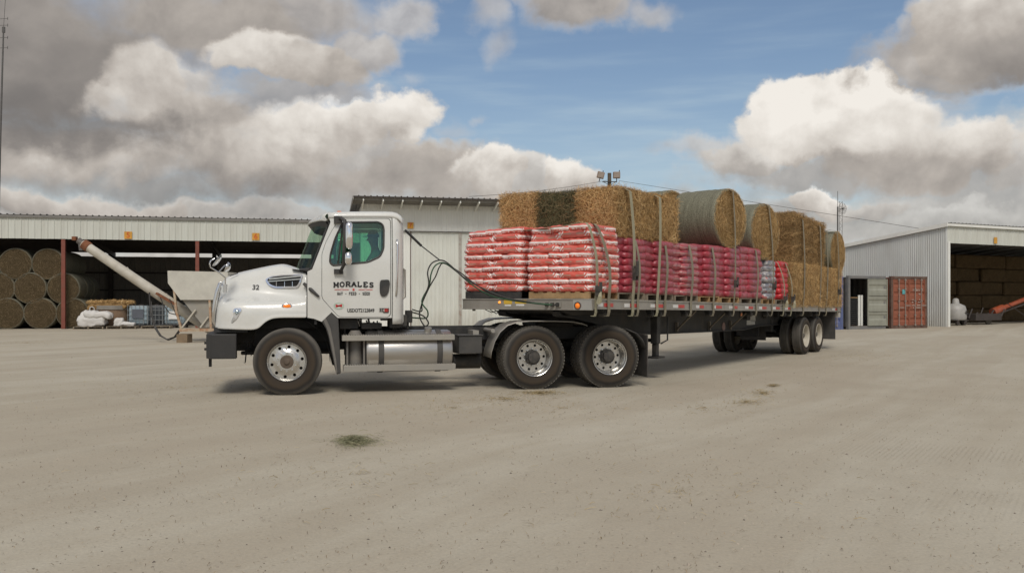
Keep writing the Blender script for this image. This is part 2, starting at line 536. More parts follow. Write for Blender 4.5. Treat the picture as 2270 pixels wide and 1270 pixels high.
def text_obj(name, body, size, loc, rot, mat, parent, ext=.001, off=0.0, sx=1.0):
    c = bpy.data.curves.new(name, 'FONT'); c.body = body; c.size = size; c.extrude = ext; c.offset = off
    c.align_x = 'CENTER'; c.align_y = 'CENTER'; c.resolution_u = 3
    c.materials.append(mat)
    o = bpy.data.objects.new(name, c); COL.objects.link(o)
    bpy.context.view_layer.update()
    me = bpy.data.meshes.new_from_object(o.evaluated_get(bpy.context.evaluated_depsgraph_get()))
    bpy.data.objects.remove(o)
    me.name = name
    o = bpy.data.objects.new(name, me); COL.objects.link(o)
    o.parent = parent; o.location = loc; o.rotation_euler = rot; o.scale = (sx, 1, 1)
    o['kind'] = 'stuff'
    return o


# ------------------------------------------------------------------ materials shared by many things
WHITE = pm('truck_white_paint', (.665, .665, .63), .24, var=.03, dirt=.14, ds=4, dcol=(.42, .38, .31), coat=.5, lowdirt=(.9, 1.5, .5), bump=.02, bs=6)
BLACKPL = pm('black_plastic', (.03, .03, .03), .55, var=.2, dirt=.35, ds=5, dcol=(.14, .12, .10), bump=.1)
GREYPL = pm('grey_plastic', (.055, .053, .05), .6, var=.1, dirt=.35, ds=3, dcol=(.13, .115, .095), bump=.15, bs=90)
CHASSIS = pm('chassis_black', (.022, .021, .02), .65, var=.3, dirt=.45, ds=4, dcol=(.11, .095, .075), bump=.2)
CHROME = pm('chrome', (.72, .72, .72), .12, 1.0, var=.03, dirt=.12, ds=8)
ALU = pm('brushed_aluminium', (.52, .505, .48), .34, 1.0, var=.07, dirt=.25, ds=3, dcol=(.34, .30, .25), stretch=(1, 1, 8), bump=.05, bs=30)
ALUDIRTY = pm('dusty_aluminium', (.40, .38, .34), .5, .7, var=.12, dirt=.6, ds=3, dcol=(.30, .27, .21))
RUBBER = pm('tyre_rubber', (.045, .040, .034), .8, var=.2, dirt=.8, ds=2.2, dcol=(.15, .118, .085), bump=.15, bs=40)
RIMW = pm('rim_aluminium', (.62, .61, .58), .22, .9, var=.05, dirt=.3, ds=7, dcol=(.36, .32, .27))
HUBD = pm('dusty_hub', (.045, .042, .038), .7, .2, var=.3, dirt=.5, ds=12, dcol=(.16, .14, .115), bump=.3)
DARK = pm('dark_void', (.012, .012, .012), .9)
AMBER = emit('amber_lamp', (.9, .22, .02), .25)
REDL = pm('red_reflector', (.55, .03, .025), .35)
WHT = pm('white_vinyl', (.72, .71, .68), .5)
BLK = pm('black_vinyl', (.02, .02, .02), .5)
REDV = pm('red_vinyl', (.6, .03, .02), .5)
ORANGE_SIGN = pm('orange_sign', (.62, .30, .03), .6, dirt=.25, ds=8)
SIGN_NUM = pm('sign_number', (.55, .10, .02), .6)
WOOD = pm('pallet_wood', (.36, .23, .11), .8, var=.25, vs=7, dirt=.4, ds=5, dcol=(.2, .15, .09), bump=.2)
GREYWOOD = pm('grey_pallet_wood', (.22, .18, .13), .85, var=.25, vs=7, dirt=.4, ds=5, bump=.2)
RUST = pm('rust', (.20, .075, .032), .85, var=.35, vs=9, dirt=.4, ds=7, dcol=(.12, .06, .03), bump=.2)


def tyre_material():
    m = bpy.data.materials.new('tyre_rubber'); m.use_nodes = True
    N = m.node_tree.nodes; L = m.node_tree.links; b = N['Principled BSDF']
    tc = N.new('ShaderNodeTexCoord'); mu = N.new('ShaderNodeVectorMath'); mu.operation = 'MULTIPLY'; mu.inputs[1].default_value = (1, 0, 1); L.new(tc.outputs['Object'], mu.inputs[0])
    ln = N.new('ShaderNodeVectorMath'); ln.operation = 'LENGTH'; L.new(mu.outputs[0], ln.inputs[0])
    n1 = N.new('ShaderNodeTexNoise'); n1.inputs['Scale'].default_value = 5; n1.inputs['Detail'].default_value = 7; L.new(tc.outputs['Object'], n1.inputs['Vector'])
    ad = N.new('ShaderNodeMath'); ad.operation = 'MULTIPLY_ADD'; L.new(n1.outputs['Fac'], ad.inputs[0]); ad.inputs[1].default_value = .05; L.new(ln.outputs[1], ad.inputs[2])
    mr = N.new('ShaderNodeMapRange'); L.new(ad.outputs[0], mr.inputs['Value']); mr.inputs['From Min'].default_value = .32; mr.inputs['From Max'].default_value = .55
    r = N.new('ShaderNodeValToRGB'); L.new(mr.outputs[0], r.inputs[0]); c = r.color_ramp
    c.elements[0].color = (.022, .019, .016, 1); c.elements[1].color = (.125, .114, .098, 1)
    for p, col in ((.22, (.042, .032, .023, 1)), (.50, (.055, .041, .028, 1)), (.70, (.028, .025, .022, 1)), (.80, (.050, .046, .041, 1)), (.90, (.095, .087, .075, 1))):
        e = c.elements.new(p); e.color = col
    L.new(r.outputs[0], b.inputs['Base Color']); b.inputs['Roughness'].default_value = .85; b.inputs['Specular IOR Level'].default_value = .3
    bp = N.new('ShaderNodeBump'); bp.inputs['Strength'].default_value = .2; bp.inputs['Distance'].default_value = .02; L.new(n1.outputs['Fac'], bp.inputs['Height']); L.new(bp.outputs[0], b.inputs['Normal'])
    return m


RUBBER = tyre_material()

# ------------------------------------------------------------------ ground
def ground_material():
    m = bpy.data.materials.new('limestone_gravel'); m.use_nodes = True
    nt = m.node_tree; N = nt.nodes; L = nt.links; b = N['Principled BSDF']
    tc = N.new('ShaderNodeTexCoord'); co = tc.outputs['Object']

    def noise(scale, det, rough=.6, vec=co, dist=0):
        n = N.new('ShaderNodeTexNoise'); L.new(vec, n.inputs['Vector']); n.inputs['Scale'].default_value = scale
        n.inputs['Detail'].default_value = det; n.inputs['Roughness'].default_value = rough; n.inputs['Distortion'].default_value = dist
        return n.outputs['Fac']

    def mr(v, a, b_, c, d):
        n = N.new('ShaderNodeMapRange'); L.new(v, n.inputs['Value'])
        for i, x in zip(('From Min', 'From Max', 'To Min', 'To Max'), (a, b_, c, d)):
            n.inputs[i].default_value = x
        return n.outputs[0]

    def mix(f, a, b_):
        n = N.new('ShaderNodeMix'); n.data_type = 'RGBA'; L.new(f, n.inputs[0])
        for i, x in ((6, a), (7, b_)):
            if isinstance(x, tuple):
                n.inputs[i].default_value = (*x, 1)
            else:
                L.new(x, n.inputs[i])
        return n.outputs[2]

    def mul(a, b_):
        n = N.new('ShaderNodeMath'); n.operation = 'MULTIPLY'; L.new(a, n.inputs[0])
        if isinstance(b_, (int, float)):
            n.inputs[1].default_value = b_
        else:
            L.new(b_, n.inputs[1])
        return n.outputs[0]
    big = noise(.12, 4)
    mid = noise(.9, 6, .65)
    fine = noise(45, 4, .7)
    # tyre-swept streaks: stretched noise along the way the lorries run
    sr = N.new('ShaderNodeMapping'); L.new(co, sr.inputs[0]); sr.inputs['Rotation'].default_value = (0, 0, R(-57))
    sm = N.new('ShaderNodeMapping'); L.new(sr.outputs[0], sm.inputs[0]); sm.inputs['Scale'].default_value = (.09, 1.0, 1)
    wv = N.new('ShaderNodeVectorMath'); wv.operation = 'ADD'; L.new(sm.outputs[0], wv.inputs[0])
    wn_ = N.new('ShaderNodeTexNoise'); L.new(co, wn_.inputs['Vector']); wn_.inputs['Scale'].default_value = .12; wn_.inputs['Detail'].default_value = 1
    ws = N.new('ShaderNodeVectorMath'); ws.operation = 'SCALE'; L.new(wn_.outputs['Color'], ws.inputs[0]); ws.inputs['Scale'].default_value = 1.6
    L.new(ws.outputs[0], wv.inputs[1])
    streak = noise(1.0, 5, .62, wv.outputs[0])
    c = mix(mr(big, .35, .65, 0, 1), (.45, .402, .312), (.49, .447, .356))
    c = mix(mr(streak, .40, .66, 0, .50), c, (.395, .335, .255))
    c = mix(mr(streak, .52, .32, 0, .65), c, (.53, .49, .40))
    c = mix(mr(mid, .42, .75, 0, .42), c, (.37, .325, .25))
    c = mix(mr(fine, .35, .75, 0, .42), c, (.27, .235, .19))
    # scattered dark grit and bits of straw, in patches
    vo = N.new('ShaderNodeTexVoronoi'); L.new(co, vo.inputs['Vector']); vo.inputs['Scale'].default_value = 9; vo.inputs['Randomness'].default_value = 1
    patch = mr(noise(.5, 5, .6), .48, .66, 0, 1)
    grit = mul(mr(vo.outputs['Distance'], .05, .13, 1, 0), patch)
    c = mix(mul(grit, .7), c, (.13, .11, .085))
    vo2 = N.new('ShaderNodeTexVoronoi'); L.new(co, vo2.inputs['Vector']); vo2.inputs['Scale'].default_value = 26
    grit2 = mul(mr(vo2.outputs['Distance'], .08, .2, 1, 0), mr(noise(1.3, 4), .45, .65, 0, 1))
    c = mix(mul(grit2, .4), c, (.2, .17, .13))
    # fine chaff-like specks and old tread prints pressed in the dust
    vo3 = N.new('ShaderNodeTexVoronoi'); s3 = N.new('ShaderNodeMapping'); s3.inputs['Scale'].default_value = (16, 30, 1); L.new(co, s3.inputs[0]); L.new(s3.outputs[0], vo3.inputs['Vector']); vo3.inputs['Scale'].default_value = 1
    sp3 = mul(mr(vo3.outputs['Distance'], .10, .24, 1, 0), mr(noise(2.2, 5), .47, .62, .03, 1))
    c = mix(mul(sp3, .55), c, (.20, .165, .125))
    wvn = N.new('ShaderNodeTexWave'); L.new(sr.outputs[0], wvn.inputs['Vector']); wvn.inputs['Scale'].default_value = 6.5; wvn.inputs['Distortion'].default_value = 2.5; wvn.inputs['Detail'].default_value = 3; wvn.inputs['Detail Scale'].default_value = 3; wvn.bands_direction = 'Y'
    tread = mul(mr(wvn.outputs['Fac'], .62, .85, 0, 1), mr(noise(.35, 3), .54, .66, 0, 1))
    c = mix(mul(tread, .28), c, (.27, .235, .185))
    L.new(c, b.inputs['Base Color']); b.inputs['Roughness'].default_value = .95; b.inputs['Specular IOR Level'].default_value = .15
    h = N.new('ShaderNodeMath'); h.operation = 'MULTIPLY_ADD'; L.new(fine, h.inputs[0]); h.inputs[1].default_value = .25; L.new(mul(streak, .8), h.inputs[2])
    h2 = N.new('ShaderNodeMath'); h2.operation = 'MULTIPLY_ADD'; L.new(noise(9, 5, .7), h2.inputs[0]); h2.inputs[1].default_value = .6; L.new(h.outputs[0], h2.inputs[2])
    bp = N.new('ShaderNodeBump'); bp.inputs['Strength'].default_value = .55; bp.inputs['Distance'].default_value = .03
    L.new(h2.outputs[0], bp.inputs['Height']); L.new(bp.outputs[0], b.inputs['Normal'])
    return m


def build_ground():
    mb = MB()
    mb.add([(-3000, -600, 0), (3000, -600, 0), (3000, 5000, 0), (-3000, 5000, 0)], [(0, 1, 2, 3)])
    g = mb.build('ground', ground_material()); g['kind'] = 'structure'
    # loose stones
    rs = np.random.RandomState(5)
    n = 9000
    D = 3.6 + 26 * rs.rand(n) ** 1.5
    X = (rs.rand(n) - .5) * 1.3 * D
    base = np.array([(1, 0, 0), (-.5, .87, 0), (-.5, -.87, 0), (0, 0, .9), (.5, -.8, .1), (-.9, .1, .2)])
    fs0 = [(0, 4, 3), (4, 2, 3), (2, 5, 3), (5, 1, 3), (1, 0, 3)]
    V = []; Fc = []
    for i in range(n):
        s = .003 + .009 * rs.rand() ** 4 + (.014 if rs.rand() < .006 else 0)
        a = rs.rand() * 6.28
        o = len(V)
        sq = .6 + .8 * rs.rand()
        for p in base:
            x, y = p[0] * s * sq, p[1] * s
            V.append((X[i] + x * math.cos(a) - y * math.sin(a), D[i] + x * math.sin(a) + y * math.cos(a), p[2] * s * (.5 + .5 * rs.rand())))
        Fc += [tuple(k + o for k in f) for f in fs0]
    mb = MB(); mb.v = V; mb.f = Fc
    o = mb.build('gravel', pm('stone', (.29, .25, .20), .9, var=.2, island=.55), kind='stuff')
    o['label'] = 'loose grey stones scattered over the pale yard'


build_ground()

# ------------------------------------------------------------------ the lorry's tractor unit
TR = Frame(-3.79, 15.32, R(13.2))
T = TR.at
NEAR = -1.15


def TP(pts, v=NEAR):
    return [T(x, y, v) for x, y in pts]


def rounded(pts, r, n=4):
    out = []
    k = len(pts)
    for i in range(k):
        p0, p, p1 = Vector(pts[i - 1]), Vector(pts[i]), Vector(pts[(i + 1) % k])
        a, b = (p0 - p), (p1 - p)
        rr = min(r, a.length * .45, b.length * .45)
        A, B = p + a.normalized() * rr, p + b.normalized() * rr
        for j in range(n + 1):
            t = j / n
            q = A * (1 - t) ** 2 + p * 2 * t * (1 - t) + B * t * t
            out.append((q.x, q.y))
    return out


def wheel_profile(Rr, w, groove=False):
    h = w / 2
    pr = [(.292, -h + .03), (.30, -h + .012), (.335, -h - .004), (.40, -h - .014), (Rr - .07, -h - .006), (Rr - .03, -h + .012), (Rr - .008, -h + .03)]
    if groove:
        ys = [-h + .04, -.062, -.060, -.050, -.048, -.022, -.020, -.010, -.008, .008, .010, .020, .022, .048, .050, .060, .062, h - .04]
        rr = [0, 0, -.012, -.012, 0, 0, -.012, -.012, 0, 0, -.012, -.012, 0, 0, -.012, -.012, 0, 0]
        pr += [(Rr + a, y) for a, y in zip(rr, ys)]
    else:
        pr += [(Rr, -h + .04), (Rr, h - .04)]
    pr += [(Rr - .008, h - .03), (Rr - .03, h - .012), (Rr - .07, h + .006), (.40, h + .014), (.335, h + .004), (.30, h - .012), (.292, h - .03)]
    return pr


def tread_blocks(mb, Rr, w, n=58, rows=4):
    for j in range(n):
        for r in range(rows):
            a = 2 * math.pi * (j + (r % 2) * .5) / n
            yc = -w / 2 + .03 + (w - .06) * (r + .5) / rows
            M = Matrix.Rotation(-a, 4, 'Y') @ Matrix.Translation((Rr + .002, yc, 0)) @ Matrix.Rotation(R(18 * (1 if r % 2 else -1)), 4, 'X')
            mb.box(-.01, .006, -(w - .06) / rows * .43, (w - .06) / rows * .43, -.0195, .0195, M)


def circ(cx, cz, r, n=14):
    return [(cx + r * math.cos(2 * math.pi * i / n), cz + r * math.sin(2 * math.pi * i / n)) for i in range(n)]


def make_wheel(parent, kind, u, v, z, Rr, side=-1, steer=0.0, name='wheel'):
    """axis along v; side -1 faces the camera"""
    e = empty(name, (u, v, z), 0 if side < 0 else math.pi, parent)
    if steer:
        e.rotation_euler = (0, 0, (0 if side < 0 else math.pi) + steer)
    if kind in WH:
        for o in WH[kind]:
            c = o.copy(); COL.objects.link(c); c.parent = e
        return e
    parts = []
    w = .28 if kind != 'trailer' else .27
    duals = [0] if kind == 'steer' else [0, .335]
    for d in duals:
        mb = MB(); M = Matrix.Translation((0, d, 0))
        mb.lathe(wheel_profile(Rr - (.010 if kind == 'drive' else 0), w, kind != 'drive'), 72, M)
        if kind == 'drive':
            m2 = MB(); tread_blocks(m2, Rr, w); mb.add(m2.v, m2.f, M)
        parts.append(mb.build('tyre', RUBBER, e, smooth=35))
    rimmat = RIMW if kind != 'trailer' else pm('cream_rim_paint', (.48, .44, .36), .5, var=.06, dirt=.4, ds=6, dcol=(.25, .21, .16))
    h = w / 2
    mb = MB()
    if kind == 'steer':
        mb.lathe([(.305, -h + .012), (.308, -h + .004), (.302, -h - .004), (.292, -h + .004), (.285, -h + .03), (.272, -h + .04)], 64)
        mb.lathe([(.302, -h + .03), (.29, h - .05), (.302, h - .02)], 48)
        holes = [circ(.236 * math.cos(a), .236 * math.sin(a), .025) for a in [2 * math.pi * (i + .3) / 10 for i in range(10)]] + [circ(0, 0, .085, 24)]

        def dome(x, y, z_):
            r = math.hypot(x, z_)
            return (x, y - .035 * min(1, max(0, (.195 - r) / .03)), z_)
        mb.plate(circ(0, 0, .275, 60), holes, -h + .035, -h + .055, step=.035, warp=dome)
        for i in range(10):
            a = 2 * math.pi * (i + .5) / 10
            mb.lathe([(0, -h - .012), (.014, -h - .014), (.016, -h + .03)], 8, Matrix.Translation((.142 * math.cos(a), .0, .142 * math.sin(a))))
    else:
        # deep-dish outer wheel: barrel runs in to a disc with hand holes
        dd = -h + .185
        mb.lathe([(.305, -h + .012), (.309, -h + .004), (.304, -h - .004), (.293, -h + .002), (.287, -h + .02), (.272, -h + .035), (.262, dd - .03), (.245, dd - .004)], 64)
        holes = [circ(.205 * math.cos(a), .205 * math.sin(a), .0225) for a in [2 * math.pi * (i + .1) / 10 for i in range(10)]] + [circ(0, 0, .09, 20)]
        mb.plate(circ(0, 0, .25, 56), holes, dd, dd + .02, step=.05)
        for i in range(10):
            a = 2 * math.pi * (i + .5) / 10
            mb.lathe([(0, dd - .045), (.014, dd - .043), (.016, dd)], 8, Matrix.Translation((.142 * math.cos(a), .0, .142 * math.sin(a))))
        mb.lathe([(.262, dd + .10), (.27, dd + .30), (.29, h + .30)], 40)
    parts.append(mb.build('rim', rimmat, e, smooth=40))
    mb = MB()
    if kind == 'steer':
        mb.lathe([(0, -h - .030), (.035, -h - .028), (.045, -h - .012), (.062, -h - .006), (.085, -h - .010), (.105, -h - .004), (.108, -h + .05)], 28)
        mb.lathe([(.29, h - .05), (0, h - .05)], 32)
        hm = pm('rusty_hub', (.10, .075, .055), .8, .2, var=.3, dirt=.5, ds=12, dcol=(.16, .13, .10), bump=.3)
    elif kind == 'drive':
        dd = -h + .185
        mb.lathe([(0, dd - .14), (.05, dd - .14), (.088, dd - .13), (.094, dd - .085), (.122, dd - .08), (.126, dd - .05), (.11, dd - .04), (.11, dd + .02)], 28)
        for i in range(8):
            a = 2 * math.pi * i / 8
            mb.lathe([(0, dd - .105), (.012, dd - .103), (.013, dd - .07)], 6, Matrix.Translation((.108 * math.cos(a), .0, .088 * math.sin(a))))
        mb.lathe([(.262, dd + .09), (0, dd + .09)], 32)
        hm = HUBD
    else:
        dd = -h + .155
        mb.lathe([(0, dd - .10), (.05, dd - .098), (.072, dd - .08), (.078, dd - .02), (.09, dd)], 24)
        mb.lathe([(.262, dd + .09), (0, dd + .09)], 32)
        hm = HUBD
    parts.append(mb.build('hub', hm, e, smooth=40))
    WH[kind] = parts
    return e


WH = {}


def build_tractor():
    t = thing('truck_tractor', 'white day cab truck tractor with lettered door and number 32 on its hood', 'truck', (TR.ox, TR.oy, 0), TR.yaw)
    # ---- hood
    st = [((487, 627), (472, 727)), ((494, 616), (480, 729.5)), ((508, 607), (508, 730)), ((538, 599.5), (543, 731)), ((562, 594.5), (572, 731.3)), ((576, 591.5), (583, 717)),
          ((588, 589), (599, 707)), ((602, 586.5), (613, 704.6)), ((622, 583.2), (632, 704)), ((634, 584.2), (650, 704)), ((646, 588), (664, 704)), ((662, 593.5), (672, 704)), ((679.5, 600), (679.5, 704))]
    wid = [(.40, .80), (.52, .98), (.60, 1.08), (.66, 1.13), (.70, 1.15), (.72, 1.155), (.74, 1.16), (.76, 1.16), (.80, 1.16), (.84, 1.16), (.88, 1.155), (.93, 1.15), (1.0, 1.15)]
    for s_, nm in ((1, 'near'),):
        grid = []
        for (tp, bp), (ws, wf) in zip(st, wid):
            ut, zt = T(tp[0], tp[1], -.55); ub, zb = T(bp[0], bp[1], -1.15)
            zf = T(620, 664, -1.1)[1] - .02
            row = []
            sec = [(0, zt, 0), (.5 * ws, zt - .004, 0), (.80 * ws, zt - .022, 0), (.92 * ws, zt - .05, 0), (ws, zt - .10, .02), (ws + .03, zt - .17, .1), (ws + .055, zt - .25, .2)]
            zlow = min(zf, zt - .34)
            sec += [(ws + (wf - ws) * .26, zlow + .10, .35), (ws + (wf - ws) * .48, zlow + .035, .45), (ws + (wf - ws) * .78, zlow - .005, .5), (ws + (wf - ws) * .93, zlow - .05, .6), (wf, zlow - .13, .7), (wf + .012, max(zb + .10, zlow - .2) if zb + .10 < zlow - .14 else zlow - .14, .8),
                    (wf + .012, min(zb + .05, zlow - .15), .95), (wf + .022, min(zb + .03, zlow - .16), .98), (wf + .018, zb, 1)]
            for (y, z, k) in sec:
                k2 = (zt - z) / max(.01, zt - zb)
                row.append((ut + (ub - ut) * k2, -y, z))
            grid.append([(a, -b, c) for (a, b, c) in row[:0:-1]] + row)
        mb = MB(); mb.sheet(grid)
        h = mb.build('hood', WHITE, t, smooth=60)
        sd = h.modifiers.new('sub', 'SUBSURF'); sd.levels = sd.render_levels = 2
        so = h.modifiers.new('thick', 'SOLIDIFY'); so.thickness = .012; so.offset = -1
    # where the hood's skin lies, for the pieces set on it
    from mathutils.bvhtree import BVHTree
    bpy.context.view_layer.update()
    hm_ = h.evaluated_get(bpy.context.evaluated_depsgraph_get()).to_mesh()
    bvh = BVHTree.FromPolygons([v.co.copy() for v in hm_.vertices], [tuple(p.vertices) for p in hm_.polygons])

    def hv(u, z):
        hit = bvh.ray_cast(Vector((u, -3, z)), Vector((0, 1, 0)))[0]
        return hit.y if hit else -1.1

    def on_hood(x, y, z):
        return (x, hv(x, z) + y, z)
    # ---- grille and nose
    g = []
    for (px, py, v) in ((488, 627, 0), (486, 640, 0), (480, 680, 0), (473, 722, 0)):
        u, z = T(px, py, -.8)
        g.append((u - .05, z))
    mb = MB()
    rows = []
    for (u, z) in g:
        rows.append([(u + .30 * abs(y / .82) ** 3, y, z) for y in [i / 8 * .50 for i in range(-8, 9)]])
    mb.sheet(rows)
    o = mb.build('grille_surround', CHROME, t, smooth=60); so = o.modifiers.new('thick', 'SOLIDIFY'); so.thickness = .03
    mb = MB()
    for k in range(7):
        f = .12 + k * .12
        u = g[0][0] + (g[-1][0] - g[0][0]) * f; z = g[0][1] + (g[-1][1] - g[0][1]) * f
        mb.box(u + .01, u + .03, -.45, .45, z - .018, z + .018)
    mb.build('grille_bar', BLACKPL, t)
    # chrome corner strip seen along the nose edge
    mb = MB()
    for vv in (-.80, .80):
        pts = [(T(x, y, -.80)[0], vv, T(x, y, -.80)[1]) for x, y in ((491, 624), (487, 629), (482, 645), (478, 665), (475, 690), (474, 712), (478, 722))]
        mb = MB(); mb.tube(pts, [.012, .026, .034, .036, .034, .028, .012], 10); mb.build('nose_trim', CHROME, t, smooth=60)
    # ---- hood side vent
    vo = rounded(TP([(585.5, 619), (599, 611.5), (625, 608.5), (669, 607), (671.5, 611), (666, 628), (660.5, 638), (608, 638.4), (594, 632)], -1.0), .04)
    vi = [((x - sum(p[0] for p in vo) / len(vo)) * .90 + sum(p[0] for p in vo) / len(vo), (z - sum(p[1] for p in vo) / len(vo)) * .80 + sum(p[1] for p in vo) / len(vo)) for x, z in vo]
    VV = -1.03

    VV = 0.0
    vw = on_hood
    mb = MB(); mb.plate(vo, [vi], VV - .022, VV + .01, step=.08, warp=vw); mb.build('vent_frame', CHROME, t, bevel=.008)
    mb = MB(); mb.plate(vi, [], VV - .008, VV - .004, step=.08, warp=vw); mb.build('vent_mesh', DARK, t)
    mb = MB()
    for (x0, y0, x1, y1, hh) in ((596, 618, 668, 611.5, .022), (594, 623.5, 666, 618.5, .016)):
        (ua, za), (ub, zb) = T(x0, y0, -1.0), T(x1, y1, -1.0)
        mb.bar(vw(ua, VV - .014, za), vw(ub, VV - .014, zb), .012, hh)
    for px in (612, 630.5, 648):
        (ua, za), (ub, zb) = T(px, 624, -1.0), T(px, 637, -1.0)
        mb.bar(vw(ua, VV - .010, za), vw(ub, VV - .010, zb), .008, .006)
    mb.build('vent_bar', CHROME, t)
    # headlamp on the near corner
    mb = MB()
    hl = TP([(520, 683), (535, 682), (536, 688), (526, 706), (513, 717), (512.5, 712), (518, 700), (516, 689)], -1.08)
    mb.plate(rounded(hl, .03), [], -.012, .02, step=.06, warp=on_hood); mb.build('headlight', CHROME, t, bevel=.01)
    mb = MB(); u, z = T(526, 692, -1.1); mb.lathe([(0, -.03), (.03, -.027), (.045, -.01)], 16, Matrix.Translation((u, hv(u, z), z))); mb.build('headlight_lens', glass('lamp_lens', (.7, .75, .75), .4), t, smooth=60)
    mb = MB(); u, z = T(636, 678.5, -1.17)
    mb.lathe([(0, -.012), (.05, -.010), (.062, 0)], 20, Matrix.Translation((u, hv(u, z) - .004, z)) @ Matrix.Diagonal((1, 1, .5, 1))); mb.build('side_marker', AMBER, t, smooth=60)
    mb = MB()
    mb.lathe([(.055, .0), (.062, -.008), (.078, -.006), (.085, 0.004)], 22, Matrix.Translation((u, hv(u, z) - .002, z)) @ Matrix.Diagonal((1, 1, .52, 1))); mb.build('marker_bezel', CHROME, t, smooth=60)
    # rubber hold-down strap at the hood's rear edge
    mb = MB(); a = T(674, 629, -1.1); b = T(707, 658, -1.1)
    mb.tube([(a[0], -1.06, a[1]), ((a[0] + b[0]) / 2, -1.19, (a[1] + b[1]) / 2), (b[0], -1.19, b[1])], [.026, .03, .018], 8); mb.build('hood_latch', BLACKPL, t, smooth=50)
    mb = MB(); a = T(697.5, 621, NEAR); mb.box(a[0] - .022, a[0] + .022, -1.17, -1.14, a[1] - .038, a[1] + .038); mb.build('cowl_badge', HUBD, t, bevel=.01)
    # antenna wire on the hood
    mb = MB(); a = T(506, 611, -.9); b = T(525, 604.5, -.9); mb.tube([(a[0], -.62, a[1]), (b[0], -.62, b[1])], .008, 5); mb.build('hood_handle', BLACKPL, t)

    # ---- cab
    def bulge(x, y, z):   # shallow curve of the pressed panels
        k = -.035 * math.sin(max(0, min(1, (z - 1.25) / 1.6)) * math.pi)
        k += .05 * max(0, z - 2.05)
        return (x, y + k, z)
    side = TP([(681.5, 602), (692, 597), (733, 492), (729, 481.5), (868.5, 481.5), (868.5, 704.5), (748.6, 704.5), (735, 692), (713, 713), (697, 706.5), (681.5, 704)])
    door_o = TP([(753, 485), (866.5, 484.5), (866.5, 697), (862, 702.8), (750.5, 702.8), (712.8, 661), (712.8, 563), (722, 536), (738, 506)])
    door_o = rounded(door_o, .05)
    cx_ = sum(p[0] for p in door_o) / len(door_o); cz_ = sum(p[1] for p in door_o) / len(door_o)
    door_i = [(cx_ + (x - cx_) * .984, cz_ + (z - cz_) * .992) for x, z in door_o]
    win = rounded(TP([(762.5, 493), (838, 492), (848, 497), (851, 507), (850, 551), (842, 569), (815, 581), (738, 588.5), (731, 582), (732.5, 563.5), (742, 531), (757, 499)]), .05)
    for sg, nm in ((1, ''), (-1, '')):
        def wp(x, y, z, sg=sg):
            a = bulge(x, y, z)
            return (a[0], a[1] * sg, a[2])
        mb = MB(); mb.plate(side, [door_o], NEAR, NEAR + .03, step=.12, warp=wp); mb.build('cab_side', WHITE, t, smooth=30)
        mb = MB(); mb.plate(door_i, [win], NEAR - .002, NEAR + .03, step=.12, warp=wp)
        d = mb.build('door', WHITE, t, smooth=30)
        mb = MB(); L = [wp(x, NEAR - .004, z) for x, z in win]; mb.tube(L + L[:2], .016, 6, False); mb.build('window_seal', BLACKPL, d, smooth=60)
        mb = MB(); mb.plate(win, [], NEAR + .008, NEAR + .012, step=.2, warp=wp); mb.build('window_glass', glass('green_glass', (.58, .84, .70), .10), d)
        mb = MB()
        a, b = T(757.5, 497, NEAR), T(752, 586, NEAR)
        p, q = wp(a[0] + .02, NEAR + .0, a[1]), wp(b[0] - .02, NEAR + .0, b[1]); mb.bar(p, q, .025, .02); mb.build('window_bar', BLACKPL, d)
        # recessed pull handle
        mb = MB(); hd = rounded(TP([(843, 620.5), (862, 620), (864, 628), (861, 648), (855, 657), (846, 658), (841.5, 650), (841, 630)]), .04)
        mb.plate(hd, [], NEAR - .024, NEAR - .003, warp=wp); hh = mb.build('door_handle', BLACKPL, d, bevel=.008)
        if sg == 1:
            door = d
    # rear corners and back wall
    uB, _ = T(869.3, 600, NEAR); zt = T(870, 476, NEAR)[1]; zb = T(870, 704.5, NEAR)[1]; ue, _ = T(892, 600, -1.1)
    for sg in (-1, 1):
        pl = []
        for i in range(9):
            a = i / 8 * math.pi / 2
            pl.append((uB + .006 + (ue - uB) * math.sin(a), sg * (1.15 - .005 - .17 * (1 - math.cos(a)))))
        rows = []
        for k, z in enumerate([zb - .10, zb, 1.6, 1.9, 2.05, 2.3, 2.6, zt - .06, zt - .01, zt + .0]):
            ins = (0, 0, 0, 0, 0, 0, 0, 0, .03, .07)[k]
            rows.append([(u - ins * .8, v * (1 - ins * .5) * (1 if True else 1) + (-sg) * .0 + (sg) * (.035 * math.sin(max(0, min(1, (z - 1.25) / 1.6)) * math.pi) - .05 * max(0, z - 2.05)), z) for u, v in pl])
        mb = MB(); mb.sheet(rows); o = mb.build('cab_corner', WHITE, t, smooth=60)
        so = o.modifiers.new('thick', 'SOLIDIFY'); so.thickness = .03; so.offset = 0
    mb = MB(); mb.box(ue - .0, ue + .03, -1.0, 1.0, zb - .08, zt - .05); mb.build('cab_back', WHITE, t, bevel=.01)
    mb = MB(); mb.box(T(715, 600, NEAR)[0], ue, -1.05, 1.05, zb - .02, zb + .02); mb.box(T(690, 600, NEAR)[0] + .05, T(690, 600, NEAR)[0] + .09, -1.08, 1.08, zb - .1, 2.02); mb.build('cab_floor', BLACKPL, t)
    # roof
    prof = [(727, 474.3), (745, 473.3), (775, 472.8), (820, 472.6), (855, 472.8), (869, 473.4), (878, 476), (885, 481), (890, 489)]
    rows = []
    vs_ = [-1.106, -1.101, -1.085, -1.05, -.9, -.6, -.3, 0, .3, .6, .9, 1.05, 1.085, 1.101, 1.106]
    dz_ = [.085, .05, .018, .004, 0, -.01, -.02, -.022, -.02, -.01, 0, .004, .018, .05, .085]
